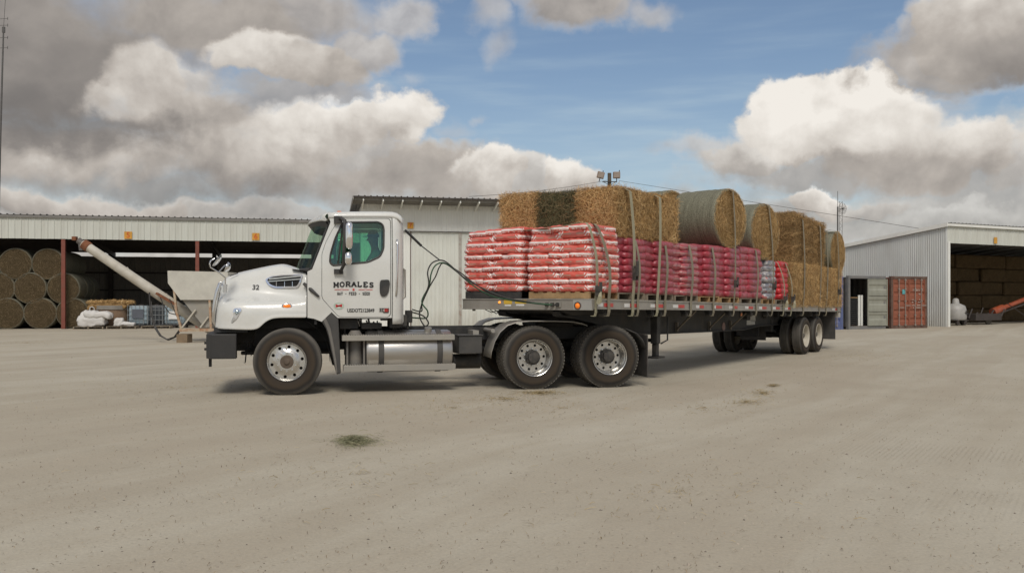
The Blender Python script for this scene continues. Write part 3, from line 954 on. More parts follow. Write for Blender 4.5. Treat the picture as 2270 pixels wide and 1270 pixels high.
    for (px, py) in prof:
        u, z = T(px, py, -.95)
        rows.append([(u, v, z - d) for v, d in zip(vs_, dz_)])
    mb = MB(); mb.sheet(rows); o = mb.build('roof', WHITE, t, smooth=60); so = o.modifiers.new('thick', 'SOLIDIFY'); so.thickness = .02; so.offset = -1
    # sun visor: bowed white cap over a dark underside
    tops, bots = [], []
    for v in [i / 8 * 1.1 for i in range(-8, 9)]:
        k = (v / 1.1) ** 2
        (u0, z0), (u1, z1), (u2, z2), (u3, z3), (u4, z4) = T(728, 474.5, -.9), T(711, 475.8, -.9), T(698, 478.5, -.9), T(688, 484, -.9), T(684.5, 490, -.9)
        f = .26 * k
        e = max(0, k - .8) / .2 * .018
        tops.append([(u0, v, z0 - e), (u1 + f * .3, v, z1 - e), (u2 + f * .6, v, z2 - e * 1.6), (u3 + f, v, z3 - e * 2), (u4 + f, v, z4 - e)])
        (u5, z5), (u6, z6) = T(697, 508, -.9), T(724, 494, -.9)
        bots.append([(u4 + f + .003, v, z4 - e - .004), (u5 + f * .8, v, z5 + .02 - e * .2), (u6 + .02, v, z6)])
    mb = MB(); mb.sheet(tops); o = mb.build('sun_visor', WHITE, t, smooth=60); so = o.modifiers.new('thick', 'SOLIDIFY'); so.thickness = .015
    mb = MB(); mb.sheet(bots); o2 = mb.build('visor_lining', BLACKPL, o, smooth=60)
    # windscreen
    rows = []
    for k in range(7):
        f = k / 6
        row = []
        for v in [i / 10 * 1.09 for i in range(-10, 11)]:
            (ut, ztp), (ub, zbt) = T(731, 492, -1.1), T(690, 598, -1.1)
            b_ = -.26 * (1 - (abs(v) / 1.09) ** 2.4)
            row.append((ut + (ub - ut) * f + b_, v * (1 - .035 * (1 - f)), ztp + (zbt - ztp) * f))
        rows.append(row)
    mb = MB(); mb.sheet(rows); mb.build('windscreen', glass('green_windscreen', (.66, .80, .70), .03), t, smooth=60)
    mb = MB()
    L = [Vector(r[0]) + Vector((-.004, -.006, 0)) for r in rows]; mb.tube(L, .02, 6); L = [Vector(r[-1]) for r in rows]; mb.tube(L, .02, 6)
    mb.tube([Vector(p) + Vector((-.015, 0, 0)) for p in rows[-1]], .03, 6); mb.tube(rows[0], .02, 6); mb.build('windscreen_seal', BLACKPL, t, smooth=60)
    # cowl between hood and windscreen
    (ca, cza), (cb, czb) = T(655, 594, -.8), T(691, 600, -1.0)
    rows = [[(ca - .05, v, cza - .02) for v in [i / 6 * .95 for i in range(-6, 7)]], [(cb - .10 - .18 * (1 - (v / .95) ** 2), v * 1.05, czb + .0) for v in [i / 6 * .95 for i in range(-6, 7)]], [(cb + .05, v * 1.15, czb - .05) for v in [i / 6 * .95 for i in range(-6, 7)]]]
    mb = MB(); mb.sheet(rows); mb.build('cowl', GREYPL, t, smooth=60)
    # interior
    (us, zs) = T(835, 600, -.5)
    SEAT = pm('seat_fabric', (.10, .10, .105), .9, bump=.2)
    for v in (-.52, .52):
        mb = MB()
        mb.box(us - .38, us + .16, v - .24, v + .24, 1.62, 1.76)
        mb.add([(us + .02, v - .24, 1.72), (us + .16, v - .24, 1.72), (us + .30, v - .21, 2.34), (us + .18, v - .21, 2.34), (us + .02, v + .24, 1.72), (us + .16, v + .24, 1.72), (us + .30, v + .21, 2.34), (us + .18, v + .21, 2.34)],
               [(0, 1, 2, 3), (4, 7, 6, 5), (0, 3, 7, 4), (1, 5, 6, 2), (3, 2, 6, 7)])
        mb.box(us - .25, us + .1, v - .18, v + .18, 1.3, 1.62)
        mb.build('seat', SEAT, t, bevel=.03)
    ud, zd = T(708, 598, -1.0)
    mb = MB(); mb.plate([(ud - .12, 1.5), (ud + .28, 1.55), (ud + .36, zd - .16), (ud + .30, zd - .02), (ud - .02, zd + .03), (ud - .12, zd - .03)], [], -1.05, 1.05); mb.build('dashboard', BLACKPL, t, bevel=.02)
    mb = MB(); c = Vector((ud + .55, -.52, zd - .05))
    ring = []
    for i in range(25):
        a = 2 * math.pi * i / 24
        ring.append(c + Vector((.10 * math.sin(a), .23 * math.cos(a), .205 * math.sin(a))))
    mb.tube(ring, .014, 6, False); mb.tube([c, (ud + .2, -.52, zd - .35)], .03, 6)
    for i in (2, 10, 18):
        mb.tube([c, ring[i]], .012, 5)
    mb.build('steering_wheel', BLACKPL, t, smooth=60)
    # ---- mirrors
    mb = MB()
    a, b = T(751, 484, NEAR), T(763, 486, NEAR)
    mb.tube([(a[0] - .02, -1.12, a[1] - .05), (a[0] + .03, -1.22, a[1]), (b[0], -1.38, b[1] - .04), (b[0] - .005, -1.40, T(762, 520, NEAR)[1]), (T(760, 590, NEAR)[0], -1.38, T(760, 590, NEAR)[1]), (T(753, 602, NEAR)[0], -1.2, T(753, 605, NEAR)[1])], .028, 8)
    a = T(750, 601, NEAR); mb.box(a[0] - .07, a[0] + .07, -1.24, -1.13, a[1] - .05, a[1] + .03)
    a = T(753, 487, NEAR); mb.box(a[0] - .09, a[0] + .04, -1.2, -1.1, a[1] - .06, a[1] + .05)
    arm = mb.build('mirror_arm', BLACKPL, t, smooth=50)
    for (x0, y0, x1, y1) in ((766, 492.5, 781.5, 553), (764.5, 558, 779.5, 588)):
        V_ = -1.38
        (u0, z0), (u1, z1) = T(x0, y0, V_), T(x1, y1, V_)
        hx_, hz_ = abs(u1 - u0) / 2 + .004, abs(z0 - z1) / 2
        bm_ = rbox(hx_, .075, hz_, (8, 8, 18), .055, lambda p, hz_=hz_: Vector((p.x * (1 - .10 * (p.z / hz_) ** 2), p.y * (1 - .35 * (p.z / hz_) ** 2), p.z)))
        o = bm_obj('mirror_shell', bm_, pm('mirror_chrome', (.86, .86, .86), .05, 1.0, var=.02), arm); o.location = ((u0 + u1) / 2, V_ - .045, (z0 + z1) / 2)
    # far mirror
    mb = MB(); a = T(752, 500, NEAR); mb.tube([(a[0], 1.12, 2.7), (a[0] + .05, 1.4, 2.65), (a[0] + .03, 1.4, 2.0), (a[0] - .05, 1.15, 1.95)], .028, 8); am2 = mb.build('mirror_arm', BLACKPL, t, smooth=50)
    mb = MB(); mb.box(a[0] + .05, a[0] + .17, 1.33, 1.5, 2.2, 2.62); mb.box(a[0] + .05, a[0] + .16, 1.33, 1.5, 1.98, 2.17); mb.build('mirror_shell', CHROME, am2, bevel=.03)
    # hood-mounted convex mirrors
    mb = MB()
    P = lambda px, py, v: (T(px, py, v)[0], v, T(px, py, v)[1])
    mb.tube([P(499.5, 634, -1.04), P(499.5, 616, -1.06), P(488, 606, -1.10), P(467, 593, -1.15), P(464.5, 586, -1.16), P(467, 578, -1.16), P(476, 573, -1.14)], .011, 7)
    mb.tube([P(485, 603, -1.11), P(493, 594, -1.0), P(499, 588, -.95)], .010, 6)
    o = mb.build('hood_mirror_arm', CHROME, t, smooth=60)
    mb = MB(); a = P(499.5, 639, -1.04); mb.tube([(a[0], a[1] - .01, a[2] - .065), (a[0], a[1] - .01, a[2] + .06)], .036, 12); mb.build('mirror_mount', CHROME, t, smooth=50)
    for (px, py, rx, rz, tilt, v, ry) in ((481, 577.5, .035, .115, 38, -1.14, .10), (502, 592, .052, .085, 22, -.95, .08)):
        c = P(px, py, v)
        M = Matrix.Translation(c) @ Matrix.Rotation(R(tilt), 4, 'Y') @ Matrix.Diagonal((1, 1, 1, 1))
        prof_ = [(0, -1), (.5, -.85), (.85, -.45), (1, 0), (.97, .12), (0, .12)]
        vsx = MB(); vsx.lathe(prof_, 20)
        M2 = M @ Matrix.Rotation(R(90), 4, 'Z')
        mb = MB(); mb.add([(p[0] * ry, p[1] * rx * 1.2, p[2] * rz) for p in vsx.v], vsx.f, M2); mb.build('hood_mirror', CHROME, o, smooth=50)
    # grab handle and rear tube
    mb = MB(); a, b = T(879, 529, -1.2), T(878, 659, -1.2)
    mb.tube([(a[0] - .0, -1.09, a[1]), (a[0] + .01, -1.18, a[1] - .03), (a[0] + .02, -1.19, a[1] - .12), (b[0] + .01, -1.19, b[1] + .12), (b[0], -1.18, b[1] + .03), (b[0], -1.1, b[1])], .017, 8)
    mb.build('grab_handle', CHROME, t, smooth=60)
    mb = MB(); a, b = T(893, 593, -1.0), T(893.5, 664, -1.0)
    mb.tube([(a[0] - .04, -1.02, a[1]), (a[0] + .03, -1.0, a[1] - .04), (b[0] + .03, -1.0, b[1] + .04), (b[0] - .04, -1.02, b[1])], .02, 8); mb.build('rear_handle', ALUDIRTY, t, smooth=60)
    # roof marker lamps
    for k, v in enumerate((-.95, -.5, 0, .5, .95)):
        u, z = T(752, 473.2, -.95)
        mb = MB(); mb.lathe([(0, .04), (.03, .036), (.048, .018), (.052, -.012)], 16, Matrix.Translation((u + (.0 if abs(v) > .9 else -.1), v, z + (.0 if abs(v) > .9 else .015))) @ Matrix.Rotation(R(90), 4, 'X') @ Matrix.Scale(1, 4)); mb.build('roof_marker', pm('amber_plastic', (.75, .18, .03), .3), t, smooth=60)
    # ---- writing on the near door and hood
    def decal(name, px0, px1, py0, py1, fn, mat):
        mb = MB(); (ua, za), (ub, zb_) = T(px0, py1, NEAR), T(px1, py0, NEAR)
        vv = bulge(0, NEAR, (za + zb_) / 2)[1] - .006
        fn(mb, ua, ub, za, zb_, vv)
        return mb.build(name, mat, door)
    decal('lettering', 738.5, 829.5, 626.5, 637.5, lambda m, a, b, c, d, v: slab_text(m, 'MORALES', a, b, c + .004, (d - c) * .86, v, .022, .016), BLK)
    decal('lettering', 747, 820, 648, 653.6, lambda m, a, b, c, d, v: slab_text(m, 'HAY - FEED - SEED', a, b, c, d - c, v, .0085), BLK)

    def star(m, a, b, c, d, v):
        cx0, cz0, r = (a + b) / 2, (c + d) / 2, (b - a) / 2
        m.plate([(cx0 + (r if i % 2 == 0 else r * .4) * math.sin(i * math.pi / 5), cz0 + (r if i % 2 == 0 else r * .4) * math.cos(i * math.pi / 5)) for i in range(10)], [], v - .003, v + .001)
    decal('star', 779.7, 787.3, 638.6, 645.6, star, REDV)

    def flour(m, a, b, c, d, v):
        for (x0, x1) in ((a, a + (b - a) * .38), (a + (b - a) * .62, b)):
            for s_ in (1, -1):
                pts = [(x0 + (x1 - x0) * k / 14, v, (c + d) / 2 + s_ * .014 * math.sin(k / 14 * math.pi * 3) * math.sin(k / 14 * math.pi)) for k in range(15)]
                m.tube(pts, .0020, 4)
    decal('flourish', 741, 826, 640, 644.5, flour, REDV)
    LG = pm('pale_green_vinyl', (.42, .55, .44), .5)
    decal('logo_oval', 739.5, 762.5, 670.5, 685, lambda m, a, b, c, d, v: m.plate([((a + b) / 2 + (b - a) / 2 * math.cos(i * .314), (c + d) / 2 + (d - c) / 2 * math.sin(i * .314)) for i in range(20)], [[((a + b) / 2 + (b - a) / 2 * .8 * math.cos(i * .314), (c + d) / 2 + (d - c) / 2 * .72 * math.sin(i * .314)) for i in range(20)]], v - .002, v), LG)
    decal('logo_mark', 744, 758, 674, 681.5, lambda m, a, b, c, d, v: (m.bar((a, v, c + .01), (b, v, d - .01), .02, .003, (0, 1, 0)), m.bar((a, v, d - .012), (b, v, c + .012), .016, .003, (0, 1, 0)), m.bar((a, v, (c + d) / 2), (b, v, (c + d) / 2), .02, .003, (0, 1, 0))), REDV)
    u, z = T(799.8, 688.3, NEAR); text_obj('lettering', 'USDOT2123849', .079, (u, bulge(0, NEAR, z)[1] - .006, z), (R(90), 0, 0), BLK, door, off=.0022, sx=.80)
    decal('badge', 840.5, 862, 683, 693.5, lambda m, a, b, c, d, v: m.plate([(a, c + .02), (a + (b - a) * .4, c + .02), (a + (b - a) * .4, c), (b - .01, c), (b, c + .02), (b, d), (a, d)], [], v - .004, v), HUBD)
    u, z = T(846, 688, NEAR); text_obj('lettering', '114', .07, (u, bulge(0, NEAR, z)[1] - .014, z), (R(90), 0, 0), CHROME, door, off=.002, sx=.9)
    u, z = T(856.5, 688, NEAR); text_obj('lettering', 'SD', .06, (u, bulge(0, NEAR, z)[1] - .014, z), (R(90), 0, 0), REDV, door, off=.002, sx=.9)
    u, z = T(565.5, 637, -1.0); text_obj('number', '32', .115, (u, hv(u, z) - .008, z), (R(90) - math.atan2(hv(u, z + .05) - hv(u, z - .05), .10), 0, math.atan2(hv(u + .08, z) - hv(u - .08, z), .16)), BLK, t, ext=.002, off=.002)

    # ---- front bumper
    (u0, z0), (u1, z1) = T(458, 741, -1.2), T(524, 795, -1.2)
    mb = MB()
    pl = [(u0 + .06, -1.2), (u1, -1.22), (u1, -1.02), (u0 + .26, -.95), (u0 + .22, .95), (u1, 1.02), (u1, 1.22), (u0 + .06, 1.2), (u0 - .02, 1.05), (u0 - .06, 0), (u0 - .02, -1.05)]
    n = len(pl)
    mb.add([(x, y, z1) for x, y in pl] + [(x, y, z0) for x, y in pl], [tuple(range(n))[::-1], tuple(range(n, 2 * n))] + [(i, (i + 1) % n, n + (i + 1) % n, n + i) for i in range(n)])
    mb.build('front_bumper', pm('bumper_black', (.026, .025, .024), .6, var=.15, dirt=.2, ds=5, dcol=(.08, .07, .06), bump=.2), t, bevel=.012)
    mb = MB(); a = T(466, 797, -.9); mb.box(a[0] - .02, a[0] + .02, -.93, -.85, a[1] - .11, a[1] + .05); b = T(456, 760, -.9)
    mb.tube([(b[0] + .05, -.9, b[1]), (b[0] - .02, -.9, b[1] + .0)], .02, 6); mb.tube([(b[0] + .05, -.9, b[1] - .09), (b[0] - .02, -.9, b[1] - .1)], .02, 6); mb.build('tow_hook', CHASSIS, t)
    # ---- wheel arch, splash shield, engine bay
    ax = 0.0
    mb = MB()
    for sg in (-1, 1):
        arc = []
        for k in range(13):
            a = R(-2 + 184 * k / 12)
            arc.append((ax + .66 * math.cos(a), .52 + .70 * math.sin(a)))
        mb.sheet([[(x, sg * 1.10, min(z, 1.20)) for x, z in arc], [(x, sg * .70, min(z, 1.20)) for x, z in arc]])
    o = mb.build('wheel_arch_liner', BLACKPL, t, smooth=50)
    mb = MB(); mb.box(-1.0, .95, -.42, .42, .66, 1.5); mb.box(-.8, .9, -.68, .68, 1.02, 1.62); mb.box(-.55, -.2, -.62, -.4, .75, 1.15); mb.build('engine', CHASSIS, t, bevel=.02)
    mb = MB(); mb.box(T(476, 700, -.8)[0], -.62, -.95, .95, .98, 1.06); mb.build('radiator_support', BLACKPL, t)
    sh = TP([(713, 713.5), (735.5, 692.5), (750, 706), (753, 760), (755.5, 827), (746.5, 829.6), (742, 812), (737, 790), (733, 772), (729, 750), (722, 728)], -1.12)
    for sg in (-1, 1):
        mb = MB(); mb.plate(sh, [], -1.145, -.80, warp=lambda x, y, z, sg=sg: (x, -y * sg if sg > 0 else y, z)); mb.build('splash_shield', GREYPL, t, bevel=.015)
    mb = MB(); strip = ((722, 704), (733, 728), (740, 765), (745.5, 800), (748, 826)); strip2 = ((717, 711), (727, 734), (735, 768), (741, 802), (745, 827))
    mb.plate([T(x, y, -1.15) for x, y in strip] + [T(x, y, -1.15) for x, y in strip2[::-1]], [], -1.158, -1.14); mb.build('shield_edge', pm('scuffed_grey_plastic', (.15, .14, .125), .6, dirt=.4, ds=5, dcol=(.22, .20, .17)), t, bevel=.004)
    # steps under the cab door and mess of hoses
    mb = MB()
    for k in range(16):
        x0, y0 = 752 + random.random() * 130, 706 + random.random() * 12
        u, z = T(x0, y0, -.8)
        du = random.uniform(-.25, .25)
        mb.tube([(u, -.9, z), (u + du * .5, -.85, z - .10 - .1 * random.random()), (u + du, -.7, z - .16)], .012 + .01 * random.random(), 6)
    for (x0, x1, y0, y1) in ((752, 792, 708, 728), (800, 845, 716, 728), (862, 884, 705, 726), (884, 900, 698, 722)):
        (ua, za), (ub, zb2) = T(x0, y0, -.8), T(x1, y1, -.8); mb.box(ua, ub, -.95, -.5, zb2, za)
    mb.build('hose_bundle', CHASSIS, t, bevel=.01)
    mb = MB(); (ua, za), (ub, zb2) = T(899, 688, -.7), T(913.5, 715, -.7); mb.box(ua, ub, -.75, -.6, zb2, za); mb.box(ua + .02, ua + .06, -.7, -.62, 1.0, zb2); mb.build('hose_bracket', CHASSIS, t, bevel=.01)
    # ---- frame
    mb = MB()
    for v in (-.44, .44):
        mb.box(-1.0, 5.75, v - .04, v + .04, .80, 1.02)
    for u in (-.9, .9, 2.2, 3.2, 3.9, 4.65, 5.3, 5.72):
        mb.box(u - .05, u + .05, -.4, .4, .82, 1.0)
    mb.build('chassis_rail', CHASSIS, t, bevel=.008)
    mb = MB(); mb.box(-.07, .07, -.9, .9, .42, .54)
    for v in (-.5, .5):
        mb.box(-.75, .75, v - .05, v + .05, .60, .66)
    mb.build('front_axle', CHASSIS, t, bevel=.02)
    for u in (3.99, 5.31):
        mb = MB(); mb.tube([(u, -.9, .525), (u, .9, .525)], .075, 12); mb.lathe([(0, -.24), (.15, -.2), (.22, 0), (.15, .2), (0, .24)], 20, Matrix.Translation((u, 0, .53)) @ Matrix.Rotation(R(90), 4, 'Z'))
        for v in (-.5, .5):
            mb.lathe([(0, -.11), (.14, -.10), (.15, 0), (.14, .10), (0, .11)], 14, Matrix.Translation((u + .25, v, .66)) @ Matrix.Rotation(R(90), 4, 'X'))
            mb.box(u - .3, u + .3, v - .05, v + .05, .62, .70)
        mb.build('drive_axle', CHASSIS, t, smooth=50)
    # ---- fuel tank, battery box, steps
    (u0, z1), (u1, z0) = T(811, 733, -1.15), T(1004, 824, -1.15)
    rad = (z1 - z0) / 2; zc = (z1 + z0) / 2; L_ = u1 - u0
    tank = None
    for sg in (-1, 1):
        M = Matrix.Translation((u0, sg * .86, zc)) @ Matrix.Rotation(R(-90), 4, 'Z')
        mb = MB(); mb.lathe([(0, 0), (rad * .8, .0), (rad * .95, .012), (rad, .05), (rad, L_ - .05), (rad * .95, L_ - .012), (rad * .8, L_), (0, L_)], 40, M)
        tank = mb.build('fuel_tank', ALU, t, smooth=50)
        for x in (845, 975):
            us_ = T(x, 780, -1.15)[0]
            mb = MB(); mb.lathe([(rad + .003, -.045), (rad + .010, -.04), (rad + .010, .04), (rad + .003, .045)], 40, Matrix.Translation((us_, sg * .86, zc)) @ Matrix.Rotation(R(-90), 4, 'Z')); mb.build('tank_strap', GREYPL, tank, smooth=50)
    mb = MB(); a = T(948, 738, -.9); mb.tube([(a[0], -.95, zc + rad - .03), (a[0], -.97, zc + rad + .035)], .06, 14); mb.build('filler_cap', ALUDIRTY, tank)
    (u0, z1), (u1, z0) = T(772, 733, -1.12), T(805, 812, -1.12)
    mb = MB(); mb.tube([((u0 + u1) / 2, -.97, z0), ((u0 + u1) / 2, -.97, z1 - .06), ((u0 + u1) / 2, -.97, z1)], [(u1 - u0) / 2 * .95, (u1 - u0) / 2 * .95, (u1 - u0) / 2 * .6], 24); mb.box(u0 - .03, u0, -1.14, -.6, z0, z1 - .1); mb.box(u1, u1 + .03, -1.14, -.6, z0, z1 - .1)
    mb.build('air_tank', pm('dusty_grey_tank', (.15, .14, .125), .7, var=.2, dirt=.7, ds=5, dcol=(.24, .21, .17)), t, smooth=50)
    mb = MB()
    for (xa, xb, ya, yb) in ((758.5, 1008, 744, 753), (761.5, 1010, 810.5, 819.5)):
        (ua, za), (ub, zb2) = T(xa, ya, -1.24), T(xb, yb, -1.24)
        m_ = MB(); m_.box(ua, ub, -1.245, -1.02, zb2, za)
        for k in range(46):
            uu = ua + .03 + (ub - ua - .06) * k / 45
            m_.box(uu - .008, uu + .008, -1.24, -1.03, za, za + .012)
        m_.build('step', ALUDIRTY, t, bevel=.003)
    mb = MB(); (ua, za), (ub, zb2) = T(1006, 742, -.95), T(1068, 783, -.95)
    mb.box(ua + .08, ub, -.98, -.5, zb2, za - .02); mb.box(ua + .06, ub + .02, -1.0, -.48, za - .02, za); mb.add([(ua, -.7, za - .02), (ua + .08, -.98, za - .02), (ua + .08, -.98, zb2), (ua + .03, -.7, zb2)], [(0, 1, 2, 3)]); mb.build('battery_box', GREYPL, t, bevel=.01)
    mb = MB(); (ua, za), (ub, zb2) = T(1005, 785, -.7), T(1066, 817, -.7); mb.tube([(ua, -.6, (za + zb2) / 2), (ub, -.6, (za + zb2) / 2)], (za - zb2) / 2, 16); mb.tube([(ua - 1.8, -.3, .62), (ub + .4, -.3, .66)], .06, 10); mb.build('air_reservoir', CHASSIS, t, smooth=50)
    mb = MB(); mb.box(3.0, 3.1, -.95, -.4, .62, .98); mb.tube([(3.3, -1.15, .98), (3.3, -.5, .98)], .035, 10); mb.build('fender_bracket', ALUDIRTY, t)
    # ---- fifth wheel
    mb = MB(); mb.plate([(4.1, 1.19), (5.15, 1.06), (5.2, 1.10), (4.9, 1.235), (4.15, 1.24)], [], -.45, .45); mb.box(4.2, 4.9, -.5, .5, 1.02, 1.10); mb.build('fifth_wheel', CHASSIS, t, bevel=.02)
    # ---- fenders over the drive wheels
    for sg in (-1, 1):
        path = [(1087, 793), (1089, 778), (1096, 756), (1108, 735), (1125, 720), (1148, 712.6), (1175, 710.8), (1230, 710.8), (1270, 712), (1290, 716), (1302, 721)]
        pts = TP(path, -1.22)
        mb = MB(); mb.sheet([[(u, sg * v, z - (.012 if v in (1.24, .62) else 0)) for v in (.62, .63, .93, 1.23, 1.24)] for u, z in pts])
        o = mb.build('fender', ALUDIRTY, t, smooth=50); so = o.modifiers.new('thick', 'SOLIDIFY'); so.thickness = .008
        mb = MB(); pts = TP([(1388, 728), (1412, 738), (1425, 752), (1436, 775)], -1.2)
        mb.sheet([[(u, sg * v, z) for v in (.62, 1.2)] for u, z in pts]); o = mb.build('rear_fender', GREYPL, t, smooth=50); so = o.modifiers.new('thick', 'SOLIDIFY'); so.thickness = .012
        (ua, za) = T(1428, 742, -1.2); zb2 = T(1430, 836, -1.2)[1]
        mb = MB(); mb.box(ua + .04, ua + .055, sg * 1.24 if sg < 0 else .60, sg * .60 if sg < 0 else 1.24, zb2, za); mb.build('mud_flap', pm('flap_rubber', (.05, .048, .045), .85, dirt=.5, dcol=(.14, .12, .10)), t)
    # ---- wheels
    make_wheel(t, 'steer', 0, -1.10, .525, .525, -1, R(-6))
    make_wheel(t, 'steer', 0, 1.10, .525, .525, 1, R(-6))
    for u in (3.99, 5.31):
        make_wheel(t, 'drive', u, -1.10, .525, .525, -1)
        make_wheel(t, 'drive', u, 1.10, .525, .525, 1)
    # ---- coiled air and power lines from the cab to the trailer
    CAB = [(T(x, y, -.6)[0], -.6, T(x, y, -.6)[1]) for x, y in ((896, 505), (900, 511))]
    mb = MB(); mb.tube([P(897, 511, -.55), P(900, 512, -.55), P(934, 545, -.45)], .022, 7); mb.tube([P(934, 545, -.45), P(974, 576, -.35)], .010, 6); mb.build('hose_tender', BLACKPL, t, smooth=60)
    return t


TRACTOR = build_tractor()

# ------------------------------------------------------------------ soft shapes: bags, bales, straw
TL = Frame(.206, 15.12, R(56))
Q = TL.at


def deck(u):
    return 1.5 - .0155 * u


def straw_mesh(name, P, Nn, mat, rs, L=(.05, .16), w=.0035, lift=.35, along=None):
    """thin blades lying on points P with normals Nn"""
    n = len(P)
    d = rs.normal(size=(n, 3))
    if along is not None:
        d = d * .6 + np.array(along) * rs.choice([-1, 1], size=(n, 1)) * 1.3
    d -= Nn * np.sum(d * Nn, 1, keepdims=True)
    d /= np.linalg.norm(d, axis=1, keepdims=True) + 1e-9
    d = d + Nn * (rs.rand(n, 1) ** 2 * lift * 2)
    d /= np.linalg.norm(d, axis=1, keepdims=True)
    s = np.cross(d, Nn + rs.normal(size=(n, 3)) * .4); s /= np.linalg.norm(s, axis=1, keepdims=True) + 1e-9
    ln = (L[0] + (L[1] - L[0]) * rs.rand(n, 1))
    ww = w * (.6 + .8 * rs.rand(n, 1))
    base = P + Nn * (.002 + .012 * rs.rand(n, 1)) - d * ln * .5
    mid = base + d * ln * .5 + Nn * (.004 + .012 * rs.rand(n, 1))
    tip = base + d * ln
    v = np.empty((n, 6, 3))
    v[:, 0] = base - s * ww * .5; v[:, 1] = base + s * ww * .5
    v[:, 2] = mid - s * ww * .5; v[:, 3] = mid + s * ww * .5
    v[:, 4] = tip - s * ww * .3; v[:, 5] = tip + s * ww * .3
    o = (np.arange(n) * 6)[:, None]
    f = np.concatenate([o + np.array([0, 1, 3, 2]), o + np.array([2, 3, 5, 4])], 1).reshape(-1)
    me = bpy.data.meshes.new(name)
    me.vertices.add(n * 6); me.vertices.foreach_set('co', v.reshape(-1))
    me.loops.add(len(f)); me.loops.foreach_set('vertex_index', f.astype(np.int32))
    me.polygons.add(n * 2); me.polygons.foreach_set('loop_start', np.arange(0, n * 8, 4, dtype=np.int32))
    me.update(calc_edges=True)
    me.materials.append(mat)
    return me


def straw_mat(name, stops):
    m = bpy.data.materials.new(name); m.use_nodes = True
    N = m.node_tree.nodes; L = m.node_tree.links; b = N['Principled BSDF']
    g = N.new('ShaderNodeNewGeometry'); r = N.new('ShaderNodeValToRGB'); L.new(g.outputs['Random Per Island'], r.inputs[0])
    cr = r.color_ramp
    cr.elements[0].color = (*stops[0], 1); cr.elements[1].color = (*stops[-1], 1)
    for i, c in enumerate(stops[1:-1]):
        e = cr.elements.new((i + 1) / (len(stops) - 1)); e.color = (*c, 1)
    tc = N.new('ShaderNodeTexCoord'); n1 = N.new('ShaderNodeTexNoise'); n1.inputs['Scale'].default_value = 2.2; n1.inputs['Detail'].default_value = 4
    L.new(tc.outputs['Object'], n1.inputs['Vector'])
    mr = N.new('ShaderNodeMapRange'); L.new(n1.outputs['Fac'], mr.inputs['Value']); mr.inputs['From Min'].default_value = .3; mr.inputs['From Max'].default_value = .7
    mr.inputs['To Min'].default_value = .72; mr.inputs['To Max'].default_value = 1.2
    sc = N.new('ShaderNodeVectorMath'); sc.operation = 'SCALE'; L.new(r.outputs[0], sc.inputs[0]); L.new(mr.outputs[0], sc.inputs['Scale'])
    L.new(sc.outputs[0], b.inputs['Base Color']); b.inputs['Roughness'].default_value = .7
    b.inputs['Specular IOR Level'].default_value = .3
    return m


def hay_mat(name, c0, c1, dark, flake=0.0, rings=False):
    m = bpy.data.materials.new(name); m.use_nodes = True
    N = m.node_tree.nodes; L = m.node_tree.links; b = N['Principled BSDF']
    tc = N.new('ShaderNodeTexCoord'); co = tc.outputs['Object']
    if rings:    # wound hay: stretch the noise round the axis (object y)
        sp = N.new('ShaderNodeSeparateXYZ'); L.new(co, sp.inputs[0])
        at = N.new('ShaderNodeMath'); at.operation = 'ARCTAN2'; L.new(sp.outputs[0], at.inputs[0]); L.new(sp.outputs[2], at.inputs[1])
        cx_ = N.new('ShaderNodeCombineXYZ'); L.new(sp.outputs[0], cx_.inputs[0]); L.new(sp.outputs[2], cx_.inputs[1])
        ln = N.new('ShaderNodeVectorMath'); ln.operation = 'LENGTH'; L.new(cx_.outputs[0], ln.inputs[0])
        c2 = N.new('ShaderNodeCombineXYZ'); L.new(at.outputs[0], c2.inputs[0]); L.new(sp.outputs[1], c2.inputs[2])
        ml = N.new('ShaderNodeMath'); ml.operation = 'MULTIPLY'; L.new(ln.outputs[1], ml.inputs[0]); ml.inputs[1].default_value = 9; L.new(ml.outputs[0], c2.inputs[1])
        co = c2.outputs[0]
    n1 = N.new('ShaderNodeTexNoise'); n1.inputs['Scale'].default_value = 3.5; n1.inputs['Detail'].default_value = 8; n1.inputs['Roughness'].default_value = .7; L.new(co, n1.inputs['Vector'])
    n2 = N.new('ShaderNodeTexNoise'); n2.inputs['Scale'].default_value = 34; n2.inputs['Detail'].default_value = 3; n2.inputs['Distortion'].default_value = 2; L.new(co, n2.inputs['Vector'])
    r = N.new('ShaderNodeValToRGB'); L.new(n1.outputs['Fac'], r.inputs[0]); r.color_ramp.elements[0].position = .35; r.color_ramp.elements[1].position = .68
    r.color_ramp.elements[0].color = (*c0, 1); r.color_ramp.elements[1].color = (*c1, 1)
    mr = N.new('ShaderNodeMapRange'); L.new(n2.outputs['Fac'], mr.inputs['Value']); mr.inputs['From Min'].default_value = .42; mr.inputs['From Max'].default_value = .62
    mr.inputs['To Min'].default_value = .85; mr.inputs['To Max'].default_value = 0
    mx = N.new('ShaderNodeMix'); mx.data_type = 'RGBA'; L.new(mr.outputs[0], mx.inputs[0]); L.new(r.outputs[0], mx.inputs[6]); mx.inputs[7].default_value = (*dark, 1)
    L.new(mx.outputs[2], b.inputs['Base Color']); b.inputs['Roughness'].default_value = .9; b.inputs['Specular IOR Level'].default_value = .1
    bp = N.new('ShaderNodeBump'); bp.inputs['Strength'].default_value = .9; bp.inputs['Distance'].default_value = .03; L.new(n2.outputs['Fac'], bp.inputs['Height']); L.new(bp.outputs[0], b.inputs['Normal'])
    return m


